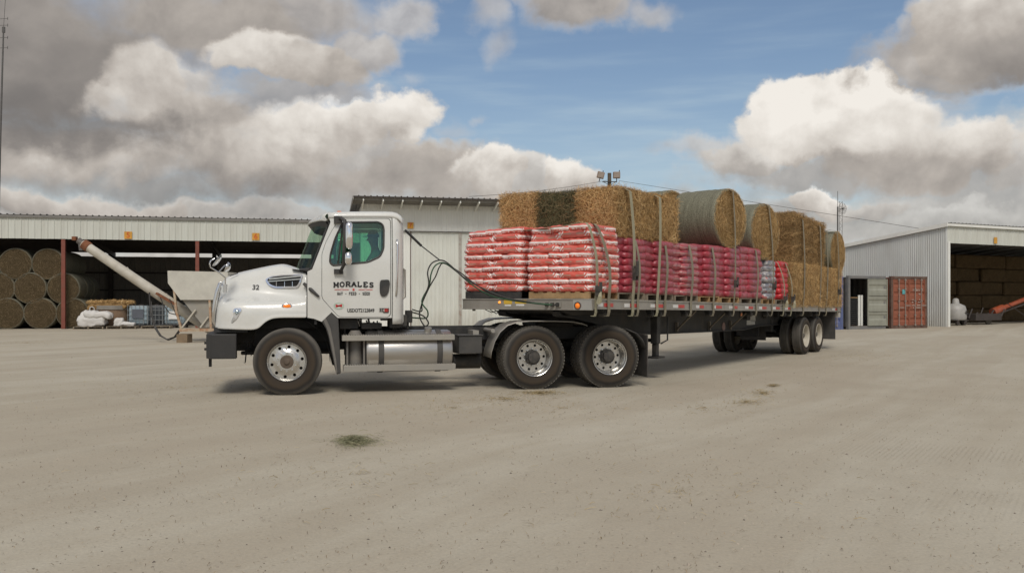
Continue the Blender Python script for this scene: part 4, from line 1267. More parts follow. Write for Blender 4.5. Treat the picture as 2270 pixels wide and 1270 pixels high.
GOLD = [(.20, .105, .035), (.42, .25, .095), (.56, .35, .145), (.68, .46, .21), (.50, .315, .125), (.76, .55, .29)]
GREEN = [(.035, .038, .016), (.075, .08, .038), (.12, .115, .055), (.18, .15, .075), (.28, .20, .10)]
BROWN = [(.16, .095, .035), (.31, .19, .08), (.45, .285, .12), (.60, .39, .18)]
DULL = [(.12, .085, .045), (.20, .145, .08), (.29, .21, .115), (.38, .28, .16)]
HAYG = hay_mat('golden_hay', (.38, .235, .10), (.52, .34, .155), (.20, .12, .052))
HAYGR = hay_mat('green_hay', (.09, .085, .04), (.15, .135, .065), (.04, .04, .02))
HAYB = hay_mat('brown_hay', (.28, .18, .08), (.42, .275, .125), (.12, .075, .034))
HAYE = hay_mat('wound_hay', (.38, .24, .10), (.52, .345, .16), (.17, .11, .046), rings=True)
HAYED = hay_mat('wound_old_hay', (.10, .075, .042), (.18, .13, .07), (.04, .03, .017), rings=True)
STG, STGR, STB, STD = straw_mat('gold_straw', GOLD), straw_mat('green_straw', GREEN), straw_mat('brown_straw', BROWN), straw_mat('old_straw', DULL)


def net_mat(name, col, col2):
    m = bpy.data.materials.new(name); m.use_nodes = True
    N = m.node_tree.nodes; L = m.node_tree.links; b = N['Principled BSDF']
    tc = N.new('ShaderNodeTexCoord'); mp = N.new('ShaderNodeMapping'); mp.inputs['Scale'].default_value = (1.2, 16, 1.2); L.new(tc.outputs['Object'], mp.inputs[0])
    n1 = N.new('ShaderNodeTexNoise'); n1.inputs['Scale'].default_value = 1.6; n1.inputs['Detail'].default_value = 7; n1.inputs['Roughness'].default_value = .7; L.new(mp.outputs[0], n1.inputs['Vector'])
    w = N.new('ShaderNodeTexNoise'); w.inputs['Scale'].default_value = 60; w.inputs['Detail'].default_value = 2; L.new(tc.outputs['Object'], w.inputs['Vector'])
    r = N.new('ShaderNodeValToRGB'); L.new(n1.outputs['Fac'], r.inputs[0]); r.color_ramp.elements[0].position = .3; r.color_ramp.elements[1].position = .72
    r.color_ramp.elements[0].color = (*col2, 1); r.color_ramp.elements[1].color = (*col, 1)
    mr = N.new('ShaderNodeMapRange'); L.new(w.outputs['Fac'], mr.inputs['Value']); mr.inputs['From Min'].default_value = .35; mr.inputs['From Max'].default_value = .65; mr.inputs['To Min'].default_value = .6; mr.inputs['To Max'].default_value = 1.3
    sc = N.new('ShaderNodeVectorMath'); sc.operation = 'SCALE'; L.new(r.outputs[0], sc.inputs[0]); L.new(mr.outputs[0], sc.inputs['Scale'])
    L.new(sc.outputs[0], b.inputs['Base Color']); b.inputs['Roughness'].default_value = .65
    bp = N.new('ShaderNodeBump'); bp.inputs['Strength'].default_value = .6; bp.inputs['Distance'].default_value = .02; L.new(w.outputs['Fac'], bp.inputs['Height']); L.new(bp.outputs[0], b.inputs['Normal'])
    return m


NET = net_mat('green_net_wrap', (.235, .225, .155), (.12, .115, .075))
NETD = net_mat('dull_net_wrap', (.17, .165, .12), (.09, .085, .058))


def box_points(hx, hy, hz, n, rs):
    A = [hy * hz, hy * hz, hx * hz, hx * hz, hx * hy, hx * hy]; A = np.array(A) / sum(A)
    k = rs.choice(6, size=n, p=A)
    P = (rs.rand(n, 3) * 2 - 1) * np.array([hx, hy, hz])
    Nn = np.zeros((n, 3))
    ax = k // 2; sg = np.where(k % 2, 1, -1)
    P[np.arange(n), ax] = np.array([hx, hy, hz])[ax] * sg
    Nn[np.arange(n), ax] = sg
    return P, Nn


_bale = {}


def square_bale(name, kind, hx, hy, hz, label, cat, group, loc, rz, body, straw, dens=2000, blade=(.07, .26)):
    key = (kind, hx, hy, hz)
    rs = np.random.RandomState(len(_bale) + 3)
    if key not in _bale:
        sd = len(_bale) * 7.3

        def f(p):
            q = p * 5 + Vector((sd, 0, 0))
            n = mnoise.fractal(q, 1, 2, 3) * .035
            fl = .010 * math.sin(p.x * 2 * math.pi / .13 + mnoise.noise(p * 3) * 2)
            return p + Vector((p.x / hx, p.y / hy, p.z / hz)).normalized() * (n + fl * (1 if abs(p.x) < hx * .95 else 0))
        nn = (int(hx * 2 / .06), int(hy * 2 / .06), int(hz * 2 / .06))
        bm = rbox(hx, hy, hz, nn, .05, f)
        me = bpy.data.meshes.new('bale_body'); bm.to_mesh(me); bm.free(); me.materials.append(body); me.shade_smooth()
        A = 8 * (hx * hy + hx * hz + hy * hz)
        P, Nn = box_points(hx + .012, hy + .012, hz + .012, int(A * dens), rs)
        sm = straw_mesh('loose_straw', P, Nn, straw, rs, blade, .0046)
        _bale[key] = (me, sm)
    me, sm = _bale[key]
    t = bpy.data.objects.new(name, me); COL.objects.link(t)
    tag(t, label, cat, group)
    t.location = loc; t.rotation_euler = (0, 0, rz)
    o = bpy.data.objects.new('loose_straw', sm); COL.objects.link(o); o.parent = t; o['kind'] = 'stuff'
    return t


def round_bale(label, group, loc, rz, r=.635, hl=.6, wrap=None, end=None, straw=None, key='load', dens=2600, squash=1.0, spin=0.0):
    kk = ('round', key)
    if kk not in _bale:
        rs = np.random.RandomState(len(_bale) + 31)
        sd = len(_bale) * 3.1

        def wob(rr, y, a):
            return rr * (1 + .018 * mnoise.noise(Vector((math.cos(a) * 1.5, y * 3 + sd, math.sin(a) * 1.5)))) + .010 * mnoise.noise(Vector((y * 13, sd, 0)))
        mb = MB()
        ys = [-hl + i * (2 * hl) / 14 for i in range(15)]
        prof = [(r - .06, -hl - .0), (r - .025, -hl + .012)] + [(r - .0 + (-.012 if i in (0, 14) else 0), y + (.03 if i == 0 else -.03 if i == 14 else 0)) for i, y in enumerate(ys)] + [(r - .025, hl - .012), (r - .06, hl)]
        mb.lathe(prof, 56, wob=wob)
        wm = bpy.data.meshes.new('net_wrap'); wm.from_pydata(mb.v, [], mb.f); wm.materials.append(wrap); wm.shade_smooth()
        ems = []
        rr = [0] + [(r - .035) * (i / 9) for i in range(1, 10)]
        for sg in (-1, 1):
            m2 = MB(); m2.lathe([(q, sg * (hl + .035 * (1 - (q / r) ** 3) + .02 * mnoise.noise(Vector((q * 14, sd, sg))) - .025)) for q in (rr if sg < 0 else rr[::-1])], 56,
                                wob=lambda q, y, a: q)
            m2.v = [(x, y + sg * .022 * mnoise.fractal(Vector((x * 6 + sd, sg * 5, z * 6)), 1, 2, 3), z) for x, y, z in m2.v]
            em = bpy.data.meshes.new('hay_face'); em.from_pydata(m2.v, [], m2.f); em.materials.append(end); em.shade_smooth(); ems.append(em)
        n = int(2 * math.pi * r * r * dens)
        q = r * .985 * np.sqrt(rs.rand(n)); a = rs.rand(n) * 2 * math.pi; sg = rs.choice([-1., 1.], n)
        P = np.stack([q * np.cos(a), sg * (hl + .035 * (1 - (q / r) ** 3) - .018), q * np.sin(a)], 1)
        Nn = np.zeros((n, 3)); Nn[:, 1] = sg
        tang = np.stack([-np.sin(a), np.zeros(n), np.cos(a)], 1)
        sm = straw_mesh('loose_straw', P, Nn, straw, rs, (.04, .13), .0034, .25, along=tang)
        _bale[kk] = (wm, ems, sm)
    wm, ems, sm = _bale[kk]
    t = thing('round_hay_bale', label, 'hay bale', loc, rz, group)
    t.rotation_euler = (0, spin, rz)
    t.rotation_mode = 'XYZ'
    for nm, me in (('net_wrap', wm), ('hay_face', ems[0]), ('hay_face', ems[1]), ('loose_straw', sm)):
        o = bpy.data.objects.new(nm, me); COL.objects.link(o); o.parent = t
        if nm == 'loose_straw':
            o['kind'] = 'stuff'
    if squash != 1:
        t.scale = (1.0 + (1 - squash) * .5, 1, squash)
    return t


# ------------------------------------------------------------------ flatbed trailer
def build_trailer():
    t = thing('flatbed_trailer', 'long dusty flatbed trailer with red and white tape along its rail', 'trailer', (TL.ox, TL.oy, 0), TL.yaw)
    LEN, HW = 15.45, 1.295
    ALR = pm('trailer_rail_aluminium', (.34, .318, .28), .55, .35, var=.12, vs=2, dirt=.5, ds=3, dcol=(.24, .21, .17), bump=.1)

    def long(y0, y1, u0, u1, z0, z1):
        m = MB(); m.add([(u, y, deck(u) + z) for u in (u0, u1) for y in (y0, y1) for z in (z0, z1)], [(0, 1, 3, 2), (4, 6, 7, 5), (0, 4, 5, 1), (2, 3, 7, 6), (0, 2, 6, 4), (1, 5, 7, 3)])
        return m
    for sg in (-1, 1):
        a, b = (-HW, -HW + .06) if sg < 0 else (HW - .06, HW)
        long(a, b, 0.06, LEN, -.155, .012).build('side_rail', ALR, t, bevel=.006)
        a, b = (-HW - .012, -HW - .002) if sg < 0 else (HW + .002, HW + .012)
        long(a, b, 0.06, LEN, -.012, .012).build('rail_lip', ALR, t)
        long(a, b, 0.06, LEN, -.155, -.135).build('rail_lip', ALR, t)
    # deck planks across the frame
    DP = pm('deck_plank', (.20, .15, .10), .85, var=.3, vs=3, dirt=.5, bump=.2)
    m0 = long(-HW + .062, -HW + .062 + .21, .07, LEN - .02, -.045, 0).build('plank', DP, t)
    for k in range(1, 11):
        c = m0.copy(); COL.objects.link(c); c.parent = t; c.location = (0, k * .224, 0)
    xm = MB(); xm.box(-.03, .03, -HW + .07, HW - .07, -.14, -.05)
    x0 = xm.build('crossmember', CHASSIS, t); x0.location = (.5, 0, deck(.5))
    for k in range(1, 38):
        c = x0.copy(); COL.objects.link(c); c.parent = t; u = .5 + k * .4; c.location = (u, 0, deck(u))
    # front rail
    mb = MB(); mb.box(0, .05, -HW, HW, 1.5 - .175, 1.5 + .01); mb.box(-.012, 0, -HW, HW, 1.5 - .175, 1.5 - .155); mb.box(-.012, 0, -HW, HW, 1.49, 1.51)
    fr = mb.build('front_rail', ALR, t, bevel=.004)
    mb = MB(); mb.box(-.02, -.002, -HW, -HW + .34, 1.5 - .17, 1.5 - .01); mb.build('corner_plate', pm('bright_rail', (.45, .44, .41), .4, .5, dirt=.3), fr)

    def fv(px, py):     # place on the front face
        rx = (px - CX) / F
        # u = 0 line
        tt = (TL.ox * TL.a[0] + TL.oy * TL.a[1]) / (rx * TL.a[0] + TL.a[1])
        x, y = tt * rx - TL.ox, tt - TL.oy
        return x * TL.b[0] + y * TL.b[1], CAM_H + tt * (HOR - py) / F
    YS = pm('yellow_sticker', (.65, .42, .05), .5)
    for (x0_, x1_, y0_, y1_, m_) in ((1117, 1135, 665, 674, YS), (1142, 1167, 665, 673, YS), (1119, 1133, 675, 678.5, WHT), (1144, 1162, 674, 678, WHT)):
        (va, za), (vb, zb) = fv(x0_, y0_), fv(x1_, y1_)
        mb = MB(); mb.box(-.004, -.0, min(va, vb), max(va, vb), zb, za); mb.build('sticker', m_, fr)
    v, z = fv(1107.5, 670); mb = MB(); mb.lathe([(0, -.02), (.018, -.018), (.022, 0)], 12, Matrix.Translation((0, v, z)) @ Matrix.Rotation(R(-90), 4, 'Z')); mb.build('marker_lamp', emit('lit_amber_lamp', (1, .32, .05), 1.2), fr, smooth=60)
    v, z = fv(1282, 677.5); mb = MB(); mb.lathe([(0, -.03), (.022, -.028), (.034, -.02), (.04, -.005), (.048, -.004), (.05, 0)], 20, Matrix.Translation((-.02, v, z)) @ Matrix.Rotation(R(-90), 4, 'Z')); mb.build('marker_lamp', AMBER, fr, smooth=60)
    mb = MB(); mb.lathe([(.048, -.012), (.062, -.012), (.064, 0)], 20, Matrix.Translation((-.02, v, z)) @ Matrix.Rotation(R(-90), 4, 'Z')); mb.build('lamp_ring', BLACKPL, fr)
    for px in (1214, 1226, 1238):
        v, z = fv(px, 675); mb = MB(); mb.box(-.05, -.003, v - .025, v + .025, z - .03, z + .03); mb.tube([(-.05, v, z), (-.09, v, z)], .016, 8); mb.build('air_coupling', CHASSIS, fr, bevel=.006)
    v, z = fv(1241, 674); mb = MB(); mb.box(-.02, -.004, v - .03, v + .03, z - .05, z + .04); mb.build('rail_bracket', ALUDIRTY, fr)
    # tape on the near rail
    tp = [(1325.6, 1335.8, 0), (1339, 1359, 1), (1384, 1396, 0), (1396, 1415, 1), (1442, 1452, 0), (1452.4, 1469.5, 1), (1491.7, 1503, 0), (1503.3, 1517, 1), (1543, 1550, 0), (1550.5, 1560, 1), (1580, 1586.6, 0), (1587, 1600, 1),
          (1616, 1624, 0), (1624.5, 1634.5, 1), (1651.7, 1659, 0), (1659.3, 1669, 1), (1683, 1689, 0), (1690, 1699, 1), (1713, 1719.3, 0), (1719.6, 1728, 1), (1740, 1746, 0), (1746.5, 1753, 1), (1845, 1851, 0), (1851.3, 1857, 1)]
    TW = pm('tape_white', (.66, .65, .62), .4, dirt=.25, ds=9); TRD = pm('tape_red', (.50, .035, .03), .4, dirt=.25, ds=9)
    for a, b, c in tp:
        ua, ub = Q(a, 675, -HW)[0], Q(b, 675, -HW)[0]
        mb = MB(); mb.add([(u, y, deck(u) + z) for u in (ua, ub) for y in (-HW - .005, -HW) for z in (-.115, -.055)], [(0, 1, 3, 2), (4, 6, 7, 5), (0, 4, 5, 1), (2, 3, 7, 6), (0, 2, 6, 4), (1, 5, 7, 3)])
        mb.build('reflective_tape', TRD if c else TW, t)
    # main beams
    pts = [(1232, 690), (1236, 700), (1262, 704), (1310, 716), (1350, 727), (1392, 737), (1441, 740.5), (1462, 739.5), (1584, 734), (1643, 730.5), (1677, 722.5), (1724, 719)]
    low = [Q(x, y, -.55) for x, y in pts]
    ub = [p for p in low if p[0] < 15] + [(15.2, deck(15.2) - .42)]
    out = [(u, z) for u, z in ub] + [(15.2, deck(15.2) - .15), (.25, deck(.25) - .16)]
    for sg in (-1, 1):
        mb = MB(); mb.plate(out, [], sg * .55 - .012, sg * .55 + .012)
        for p, q in zip(ub, ub[1:]):
            mb.bar((p[0], sg * .55, p[1]), (q[0], sg * .55, q[1]), .16, .02)
        mb.build('main_beam', CHASSIS, t)
    mb = MB(); mb.plate([(.12, 1.35), (.12, 1.30), (.40, 1.235), (2.4, 1.22), (2.6, 1.33)], [], -.70, .62); mb.plate([(2.4, 1.22), (2.6, 1.12), (3.2, 1.05), (3.2, 1.3), (2.5, 1.33)], [], -.55, .55); mb.build('coupler_plate', CHASSIS, t, bevel=.02)
    mb = MB()
    for k in range(3):
        pth = [((u := .2), (v0 := .95 - k * .1), 1.32), (u + .05, v0 - .1, 1.27 - .02 * k), (u, v0 - .25, 1.30), (u, v0 - .5, 1.26)]
        mb.tube(pth, .008, 5)
    mb.build('loose_wire', BLACKPL, t)
    # side braces
    BR = pm('weathered_brace', (.17, .145, .115), .7, .2, dirt=.5)
    for (xa, ya, xb, yb) in ((1543, 688, 1501, 730), (1612, 688, 1573, 727), (1659, 688.5, 1620, 725)):
        ua = Q(xa, ya, -1.2)[0]; ub_, zb = Q(xb, yb, -.6)
        mb = MB(); mb.bar((ua, -1.2, deck(ua) - .16), (ub_, -.6, zb), .03, .03); mb.box(ub_ - .02, ub_ + .02, -.62, -.56, zb - .05, zb + .15); mb.build('side_brace', BR, t)
    for px, w_, py0, py1 in ((1654, .06, 690, 703), (1696, .03, 690, 718), (1722, .03, 690, 718), (1735, .03, 690, 716)):
        u = Q(px, 700, -.62)[0]
        mb = MB(); mb.box(u - w_, u + w_, -.66, -.575, 1.0, deck(u) - .15); mb.build('stiffener', CHASSIS, t)
    for (x0_, x1_, y0_, y1_) in ((1656, 1674, 710, 719), (1664, 1675, 700, 712)):
        (ua, za), (ub_, zb) = Q(x0_, y0_, -.58), Q(x1_, y1_, -.58); mb = MB(); mb.box(ua, ub_, -.575, -.566, zb, za); mb.build('sticker', pm('aged_white_label', (.42, .41, .38), .6), t)
    u, z = Q(1605, 724, -.58); mb = MB(); mb.lathe([(0, -.01), (.10, -.01), (.10, 0)], 18, Matrix.Translation((u, -.566, z)) @ Matrix.Diagonal((1, 1, 1, 1))); mb.build('round_plaque', pm('plaque', (.22, .13, .11), .6), t)
    u, z = Q(1643, 697, -1.2); mb = MB(); mb.lathe([(0, -.02), (.034, -.016), (.04, 0)], 14, Matrix.Translation((u, -1.2, z))); mb.build('side_lamp', pm('dull_amber', (.55, .16, .03), .4, dirt=.3), t); mb = MB(); mb.box(u - .05, u + .05, -1.199, -1.17, z - .06, deck(u) - .15); mb.build('lamp_bracket', CHASSIS, t)
    # landing gear
    u, _ = Q(1453, 740, -.98)
    for sg in (-1, 1):
        mb = MB(); v = sg * .98
        mb.box(u - .075, u + .075, v - .07, v + .07, .66, deck(u) - .15); mb.box(u - .055, u + .055, v - .05, v + .05, .42, .66); mb.box(u - .15, u + .15, v - .13, v + .13, .385, .42)
        mb.bar((u + .06, v, .75), (u + .62, sg * .6, 1.12), .05, .05)
        mb.build('landing_leg', CHASSIS, t, bevel=.01)
    mb = MB(); mb.tube([(u, -.98, .72), (u, .98, .72)], .035, 8); mb.tube([(u + .12, -1.06, 1.18), (u + .28, -1.1, 1.17), (u + .28, -1.1, .72), (u + .08, -1.06, .66)], .016, 7); mb.build('crank_handle', CHASSIS, t, smooth=50)
    # winches under the rail
    wm = MB(); wm.lathe([(0, -.05), (.05, -.05), (.05, .05), (0, .05)], 16); wm.lathe([(0, -.065), (.03, -.065), (.03, -.05)], 10); wm.box(-.06, .06, -.045, .06, .03, .085)
    first = None
    for px in (1340, 1403, 1446, 1464, 1521, 1574, 1618, 1665, 1701, 1740, 1775, 1810):
        u, z = Q(px - 1, 698, -1.24)
        if first is None:
            first = wm.build('winch', CHASSIS, t, smooth=40); c = first
        else:
            c = first.copy(); COL.objects.link(c); c.parent = t
        c.location = (u, -1.21, deck(u) - .235)
    # rear: axles, wheels, flaps, lamps
    RT = .50
    for u in (12.0, 13.24):
        mb = MB(); mb.tube([(u, -.95, RT), (u, .95, RT)], .065, 12)
        for v in (-.5, .5):
            mb.box(u - .45, u + .45, v - .045, v + .045, .60, .66); mb.box(u - .08, u + .08, v - .07, v + .07, .52, .7)
            mb.lathe([(0, -.12), (.10, -.12), (.11, 0), (.10, .12), (0, .12)], 14, Matrix.Translation((u + .3, v * .6, .62)))
        mb.build('axle', CHASSIS, t, smooth=50)
        make_wheel(t, 'trailer', u, -1.112, RT, RT, -1); make_wheel(t, 'trailer', u, 1.112, RT, RT, 1)
    mb = MB(); mb.box(11.0, 14.2, -.56, -.46, .86, 1.0); mb.box(11.0, 14.2, .46, .56, .86, 1.0)
    for u in (11.2, 12.6, 14.0):
        mb.box(u - .09, u + .09, -.58, .58, .62, .95)
    mb.box(10.9, 11.0, -.3, .3, .5, .95); mb.build('suspension_frame', CHASSIS, t, bevel=.01)
    FL = pm('flap_rubber', (.05, .048, .045), .85)
    for sg in (-1, 1):
        mb = MB(); a, b = (-1.28, -.62) if sg < 0 else (.62, 1.28); mb.box(14.85, 14.87, a, b, .30, deck(14.85) - .16); mb.build('mud_flap', FL, t)
    mb = MB(); mb.box(11.35, 11.37, -.35, .35, .38, .62); mb.build('centre_flap', FL, t)
    mb = MB(); mb.box(LEN - .06, LEN, -HW, HW, deck(LEN) - .2, deck(LEN)); mb.box(LEN - .1, LEN, -1.1, 1.1, .5, .6)
    for v in (-.6, .6):
        mb.box(LEN - .1, LEN - .02, v - .05, v + .05, .6, 1.1)
    mb.build('rear_bumper', CHASSIS, t)
    for sg in (-1, 1):
        mb = MB(); mb.box(LEN - .25, LEN - .05, sg * 1.24 - .05, sg * 1.24 + .05, deck(LEN) - .32, deck(LEN) - .17); mb.build('lamp_box', pm('lamp_box', (.45, .42, .37), .5), t)
    return t


build_trailer()

# ------------------------------------------------------------------ pallets
def make_pallet(name, label, cat, group, mat, L=1.14, Wd=1.0, h=.13):
    t = thing(name, label, cat, group=group)
    mb = MB(); mb.box(-L / 2, L / 2, -.045, .045, 0, .018); base = mb.build('board', mat, t); base.location = (0, -Wd / 2 + .05, h - .02)
    for k in range(1, 7):
        c = base.copy(); COL.objects.link(c); c.parent = t; c.location = (0, -Wd / 2 + .05 + (Wd - .1) * k / 6, h - .02)
    for k in range(3):
        c = base.copy(); COL.objects.link(c); c.parent = t; c.location = (0, -Wd / 2 + .05 + (Wd - .1) * k / 2, 0)
    mb = MB(); mb.box(-.022, .022, -Wd / 2, Wd / 2, .0185, h - .021); s0 = mb.build('stringer', mat, t); s0.location = (-L / 2 + .023, 0, 0)
    for x in (0, L / 2 - .023):
        c = s0.copy(); COL.objects.link(c); c.parent = t; c.location = (x, 0, 0)
    return t


def on_trailer(o, u, v, z, yaw=0.0):
    p = TL.w(u, v, z); o.location = p; o.rotation_euler = (0, 0, TL.yaw + yaw)


# ------------------------------------------------------------------ bags
def bag_mat(name, body, dark, white, text, mode):
    m = bpy.data.materials.new(name); m.use_nodes = True
    N = m.node_tree.nodes; L = m.node_tree.links; b = N['Principled BSDF']
    tc = N.new('ShaderNodeTexCoord'); sp = N.new('ShaderNodeSeparateXYZ'); L.new(tc.outputs['Object'], sp.inputs[0])
    oi = N.new('ShaderNodeObjectInfo')

    def M(op, a, b_=None, c=None, clamp=False):
        n = N.new('ShaderNodeMath'); n.operation = op; n.use_clamp = clamp
        for i, x in enumerate((a, b_, c)):
            if x is None:
                continue
            if isinstance(x, (int, float)):
                n.inputs[i].default_value = x
            else:
                L.new(x, n.inputs[i])
        return n.outputs[0]

    def band(v, lo, hi, s=.004):
        return M('MULTIPLY', M('DIVIDE', M('SUBTRACT', v, lo), s, clamp=True), M('DIVIDE', M('SUBTRACT', hi, v), s, clamp=True))

    def mix(f, a, c):
        n = N.new('ShaderNodeMix'); n.data_type = 'RGBA'; L.new(f, n.inputs[0])
        for i, x in ((6, a), (7, c)):
            if isinstance(x, tuple):
                n.inputs[i].default_value = (*x, 1)
            else:
                L.new(x, n.inputs[i])
        return n.outputs[2]

    def noise(sc, det=3, stretch=(1, 1, 1), seed=True):
        mp = N.new('ShaderNodeMapping'); mp.inputs['Scale'].default_value = stretch; L.new(tc.outputs['Object'], mp.inputs[0])
        if seed:
            ad = N.new('ShaderNodeVectorMath'); ad.operation = 'ADD'; L.new(mp.outputs[0], ad.inputs[0])
            cb = N.new('ShaderNodeCombineXYZ'); L.new(M('MULTIPLY', oi.outputs['Random'], 40.0), cb.inputs[0]); L.new(cb.outputs[0], ad.inputs[1])
            v = ad.outputs[0]
        else:
            v = mp.outputs[0]
        n = N.new('ShaderNodeTexNoise'); n.inputs['Scale'].default_value = sc; n.inputs['Detail'].default_value = det; L.new(v, n.inputs['Vector'])
        return n.outputs['Fac']
    x, y, z = sp.outputs
    wob = M('MULTIPLY', M('SUBTRACT', noise(4, 2), .5), .03)
    zz = M('ADD', z, wob)
    ax = M('ABSOLUTE', x)
    c = mix(M('MULTIPLY', M('SUBTRACT', noise(5, 4), .35, clamp=True), 1.6, clamp=True), body, dark)
    # cloudy stretch film clinging to the bag
    film = M('MULTIPLY', M('SUBTRACT', noise(7, 5, (1, 1, 2.2)), .30, clamp=True), 1.9, clamp=True)
    c = mix(M('MULTIPLY', film, .32), c, (.76, .50, .46) if mode != 'plain' else (.42, .20, .23))
    if mode == 'print':
        end = M('GREATER_THAN', ax, .255)
        side = M('SUBTRACT', 1.0, end)
        # long sides: a dull printed line of small type
        lettr = M('GREATER_THAN', noise(28, 2, (1, 1, 1.5)), .44)
        f = M('MULTIPLY', M('MULTIPLY', band(zz, -.012, .010), band(ax, .04, .21, .01)), side)
        c = mix(M('MULTIPLY', f, .8), c, text)
        # ends: white band above ragged white lettering
        f2 = M('MULTIPLY', band(zz, -.004, .026), M('GREATER_THAN', ax, .245))
        f3 = M('MULTIPLY', M('MULTIPLY', band(zz, -.036, -.006), M('GREATER_THAN', noise(40, 1, (1, 1, .8)), .50)), M('GREATER_THAN', ax, .25))
        # sweeping white strokes near the ends of the long sides
        wv = N.new('ShaderNodeTexWave'); wv.inputs['Scale'].default_value = 11; wv.inputs['Distortion'].default_value = 3.5; wv.inputs['Detail'].default_value = 1; wv.bands_direction = 'DIAGONAL'; L.new(tc.outputs['Object'], wv.inputs['Vector'])
        f4 = M('MULTIPLY', M('MULTIPLY', M('GREATER_THAN', wv.outputs['Fac'], .62), band(ax, .19, .262, .01)), band(zz, -.035, .04))
        f = M('ADD', M('ADD', f2, M('MULTIPLY', f3, .8)), M('MULTIPLY', f4, .9), clamp=True)
        c = mix(M('MULTIPLY', f, .95), c, white)
    elif mode == 'grey':
        f = M('GREATER_THAN', noise(9, 3, (1, 1, 3)), .50)
        c = mix(M('MULTIPLY', f, .7), c, white)
        c = mix(M('MULTIPLY', M('GREATER_THAN', noise(7, 2), .62), .7), c, text)
    elif mode == 'stripe':
        c = mix(M('MULTIPLY', band(zz, -.012, .008), .6), c, white)
        c = mix(M('MULTIPLY', M('GREATER_THAN', noise(8, 3), .6), .35), c, text)
    L.new(c, b.inputs['Base Color']); b.inputs['Roughness'].default_value = .38; b.inputs['Coat Weight'].default_value = .3; b.inputs['Coat Roughness'].default_value = .25
    b.inputs['Specular IOR Level'].default_value = .35
    n3 = noise(16, 3, (1, 1, 2)); bp = N.new('ShaderNodeBump'); bp.inputs['Strength'].default_value = .55; bp.inputs['Distance'].default_value = .02
    L.new(n3, bp.inputs['Height']); L.new(bp.outputs[0], b.inputs['Normal'])
    return m


BAGO = bag_mat('orange_red_bag', (.68, .095, .06), (.55, .085, .07), (.82, .78, .74), (.40, .30, .22), 'print')
BAGR = bag_mat('crimson_bag', (.36, .028, .042), (.25, .024, .05), (.55, .4, .4), (.2, .05, .15), 'plain')
BAGS = bag_mat('striped_crimson_bag', (.36, .03, .045), (.24, .025, .05), (.45, .36, .32), (.16, .08, .14), 'stripe')
BAGG = bag_mat('blue_grey_bag', (.14, .17, .21), (.20, .22, .25), (.48, .46, .43), (.45, .07, .06), 'grey')
BAGBR = bag_mat('bright_red_bag', (.55, .012, .016), (.42, .01, .015), (.55, .3, .3), (.3, .05, .05), 'plain')


def bag_mesh(name, lx, ly, lz, mat, seed, pinch=.22):
    """filled sack lying flat: fat in the middle, drawn in at both sewn ends"""
    hx, hy, hz = lx / 2, ly / 2, lz / 2

    def f(p):
        kx = abs(p.x) / hx
        s = 1 - pinch * max(0, (kx - .62) / .38) ** 2 * .8
        sy = 1 - .10 * max(0, (kx - .7) / .3) ** 2
        n = mnoise.fractal(p * 6 + Vector((seed * 3.3, 0, 0)), 1, 2, 3) * .020
        w = .006 * math.sin(p.y * 40 + seed) * max(0, (kx - .6) / .4)
        bul = .014 * (1 - (p.z / hz) ** 2)
        yy = p.y * sy
        yy += (1 if p.y > 0 else -1) * bul * (1 if abs(p.y) > hy * .9 else 0)
        xx = p.x + (1 if p.x > 0 else -1) * bul * 1.2 * (1 if kx > .9 else 0)
        return Vector((xx + n, yy + n, p.z * s + n * .5 + w))
    bm = rbox(hx, hy, hz, (14, 9, 4), hz * .62, f)
    me = bpy.data.meshes.new(name); bm.to_mesh(me); bm.free(); me.materials.append(mat); me.shade_smooth()
    return me


def place_bag(me, name, label, group, u, v, z, yaw, cat='feed bag'):
    o = bpy.data.objects.new(name, me); COL.objects.link(o)
    tag(o, label, cat, group)
    on_trailer(o, u, v, z, yaw)
    o.rotation_euler[0] = random.uniform(-.035, .035); o.rotation_euler[1] = random.uniform(-.02, .02)
    return o


ORD = ['bottom', 'second', 'third', 'fourth', 'fifth', 'sixth', 'seventh', 'eighth', 'ninth', 'tenth', 'eleventh', 'twelfth']


def level(k, n):
    return 'top' if k == n - 1 else 'bottom' if k == 0 else ORD[k]


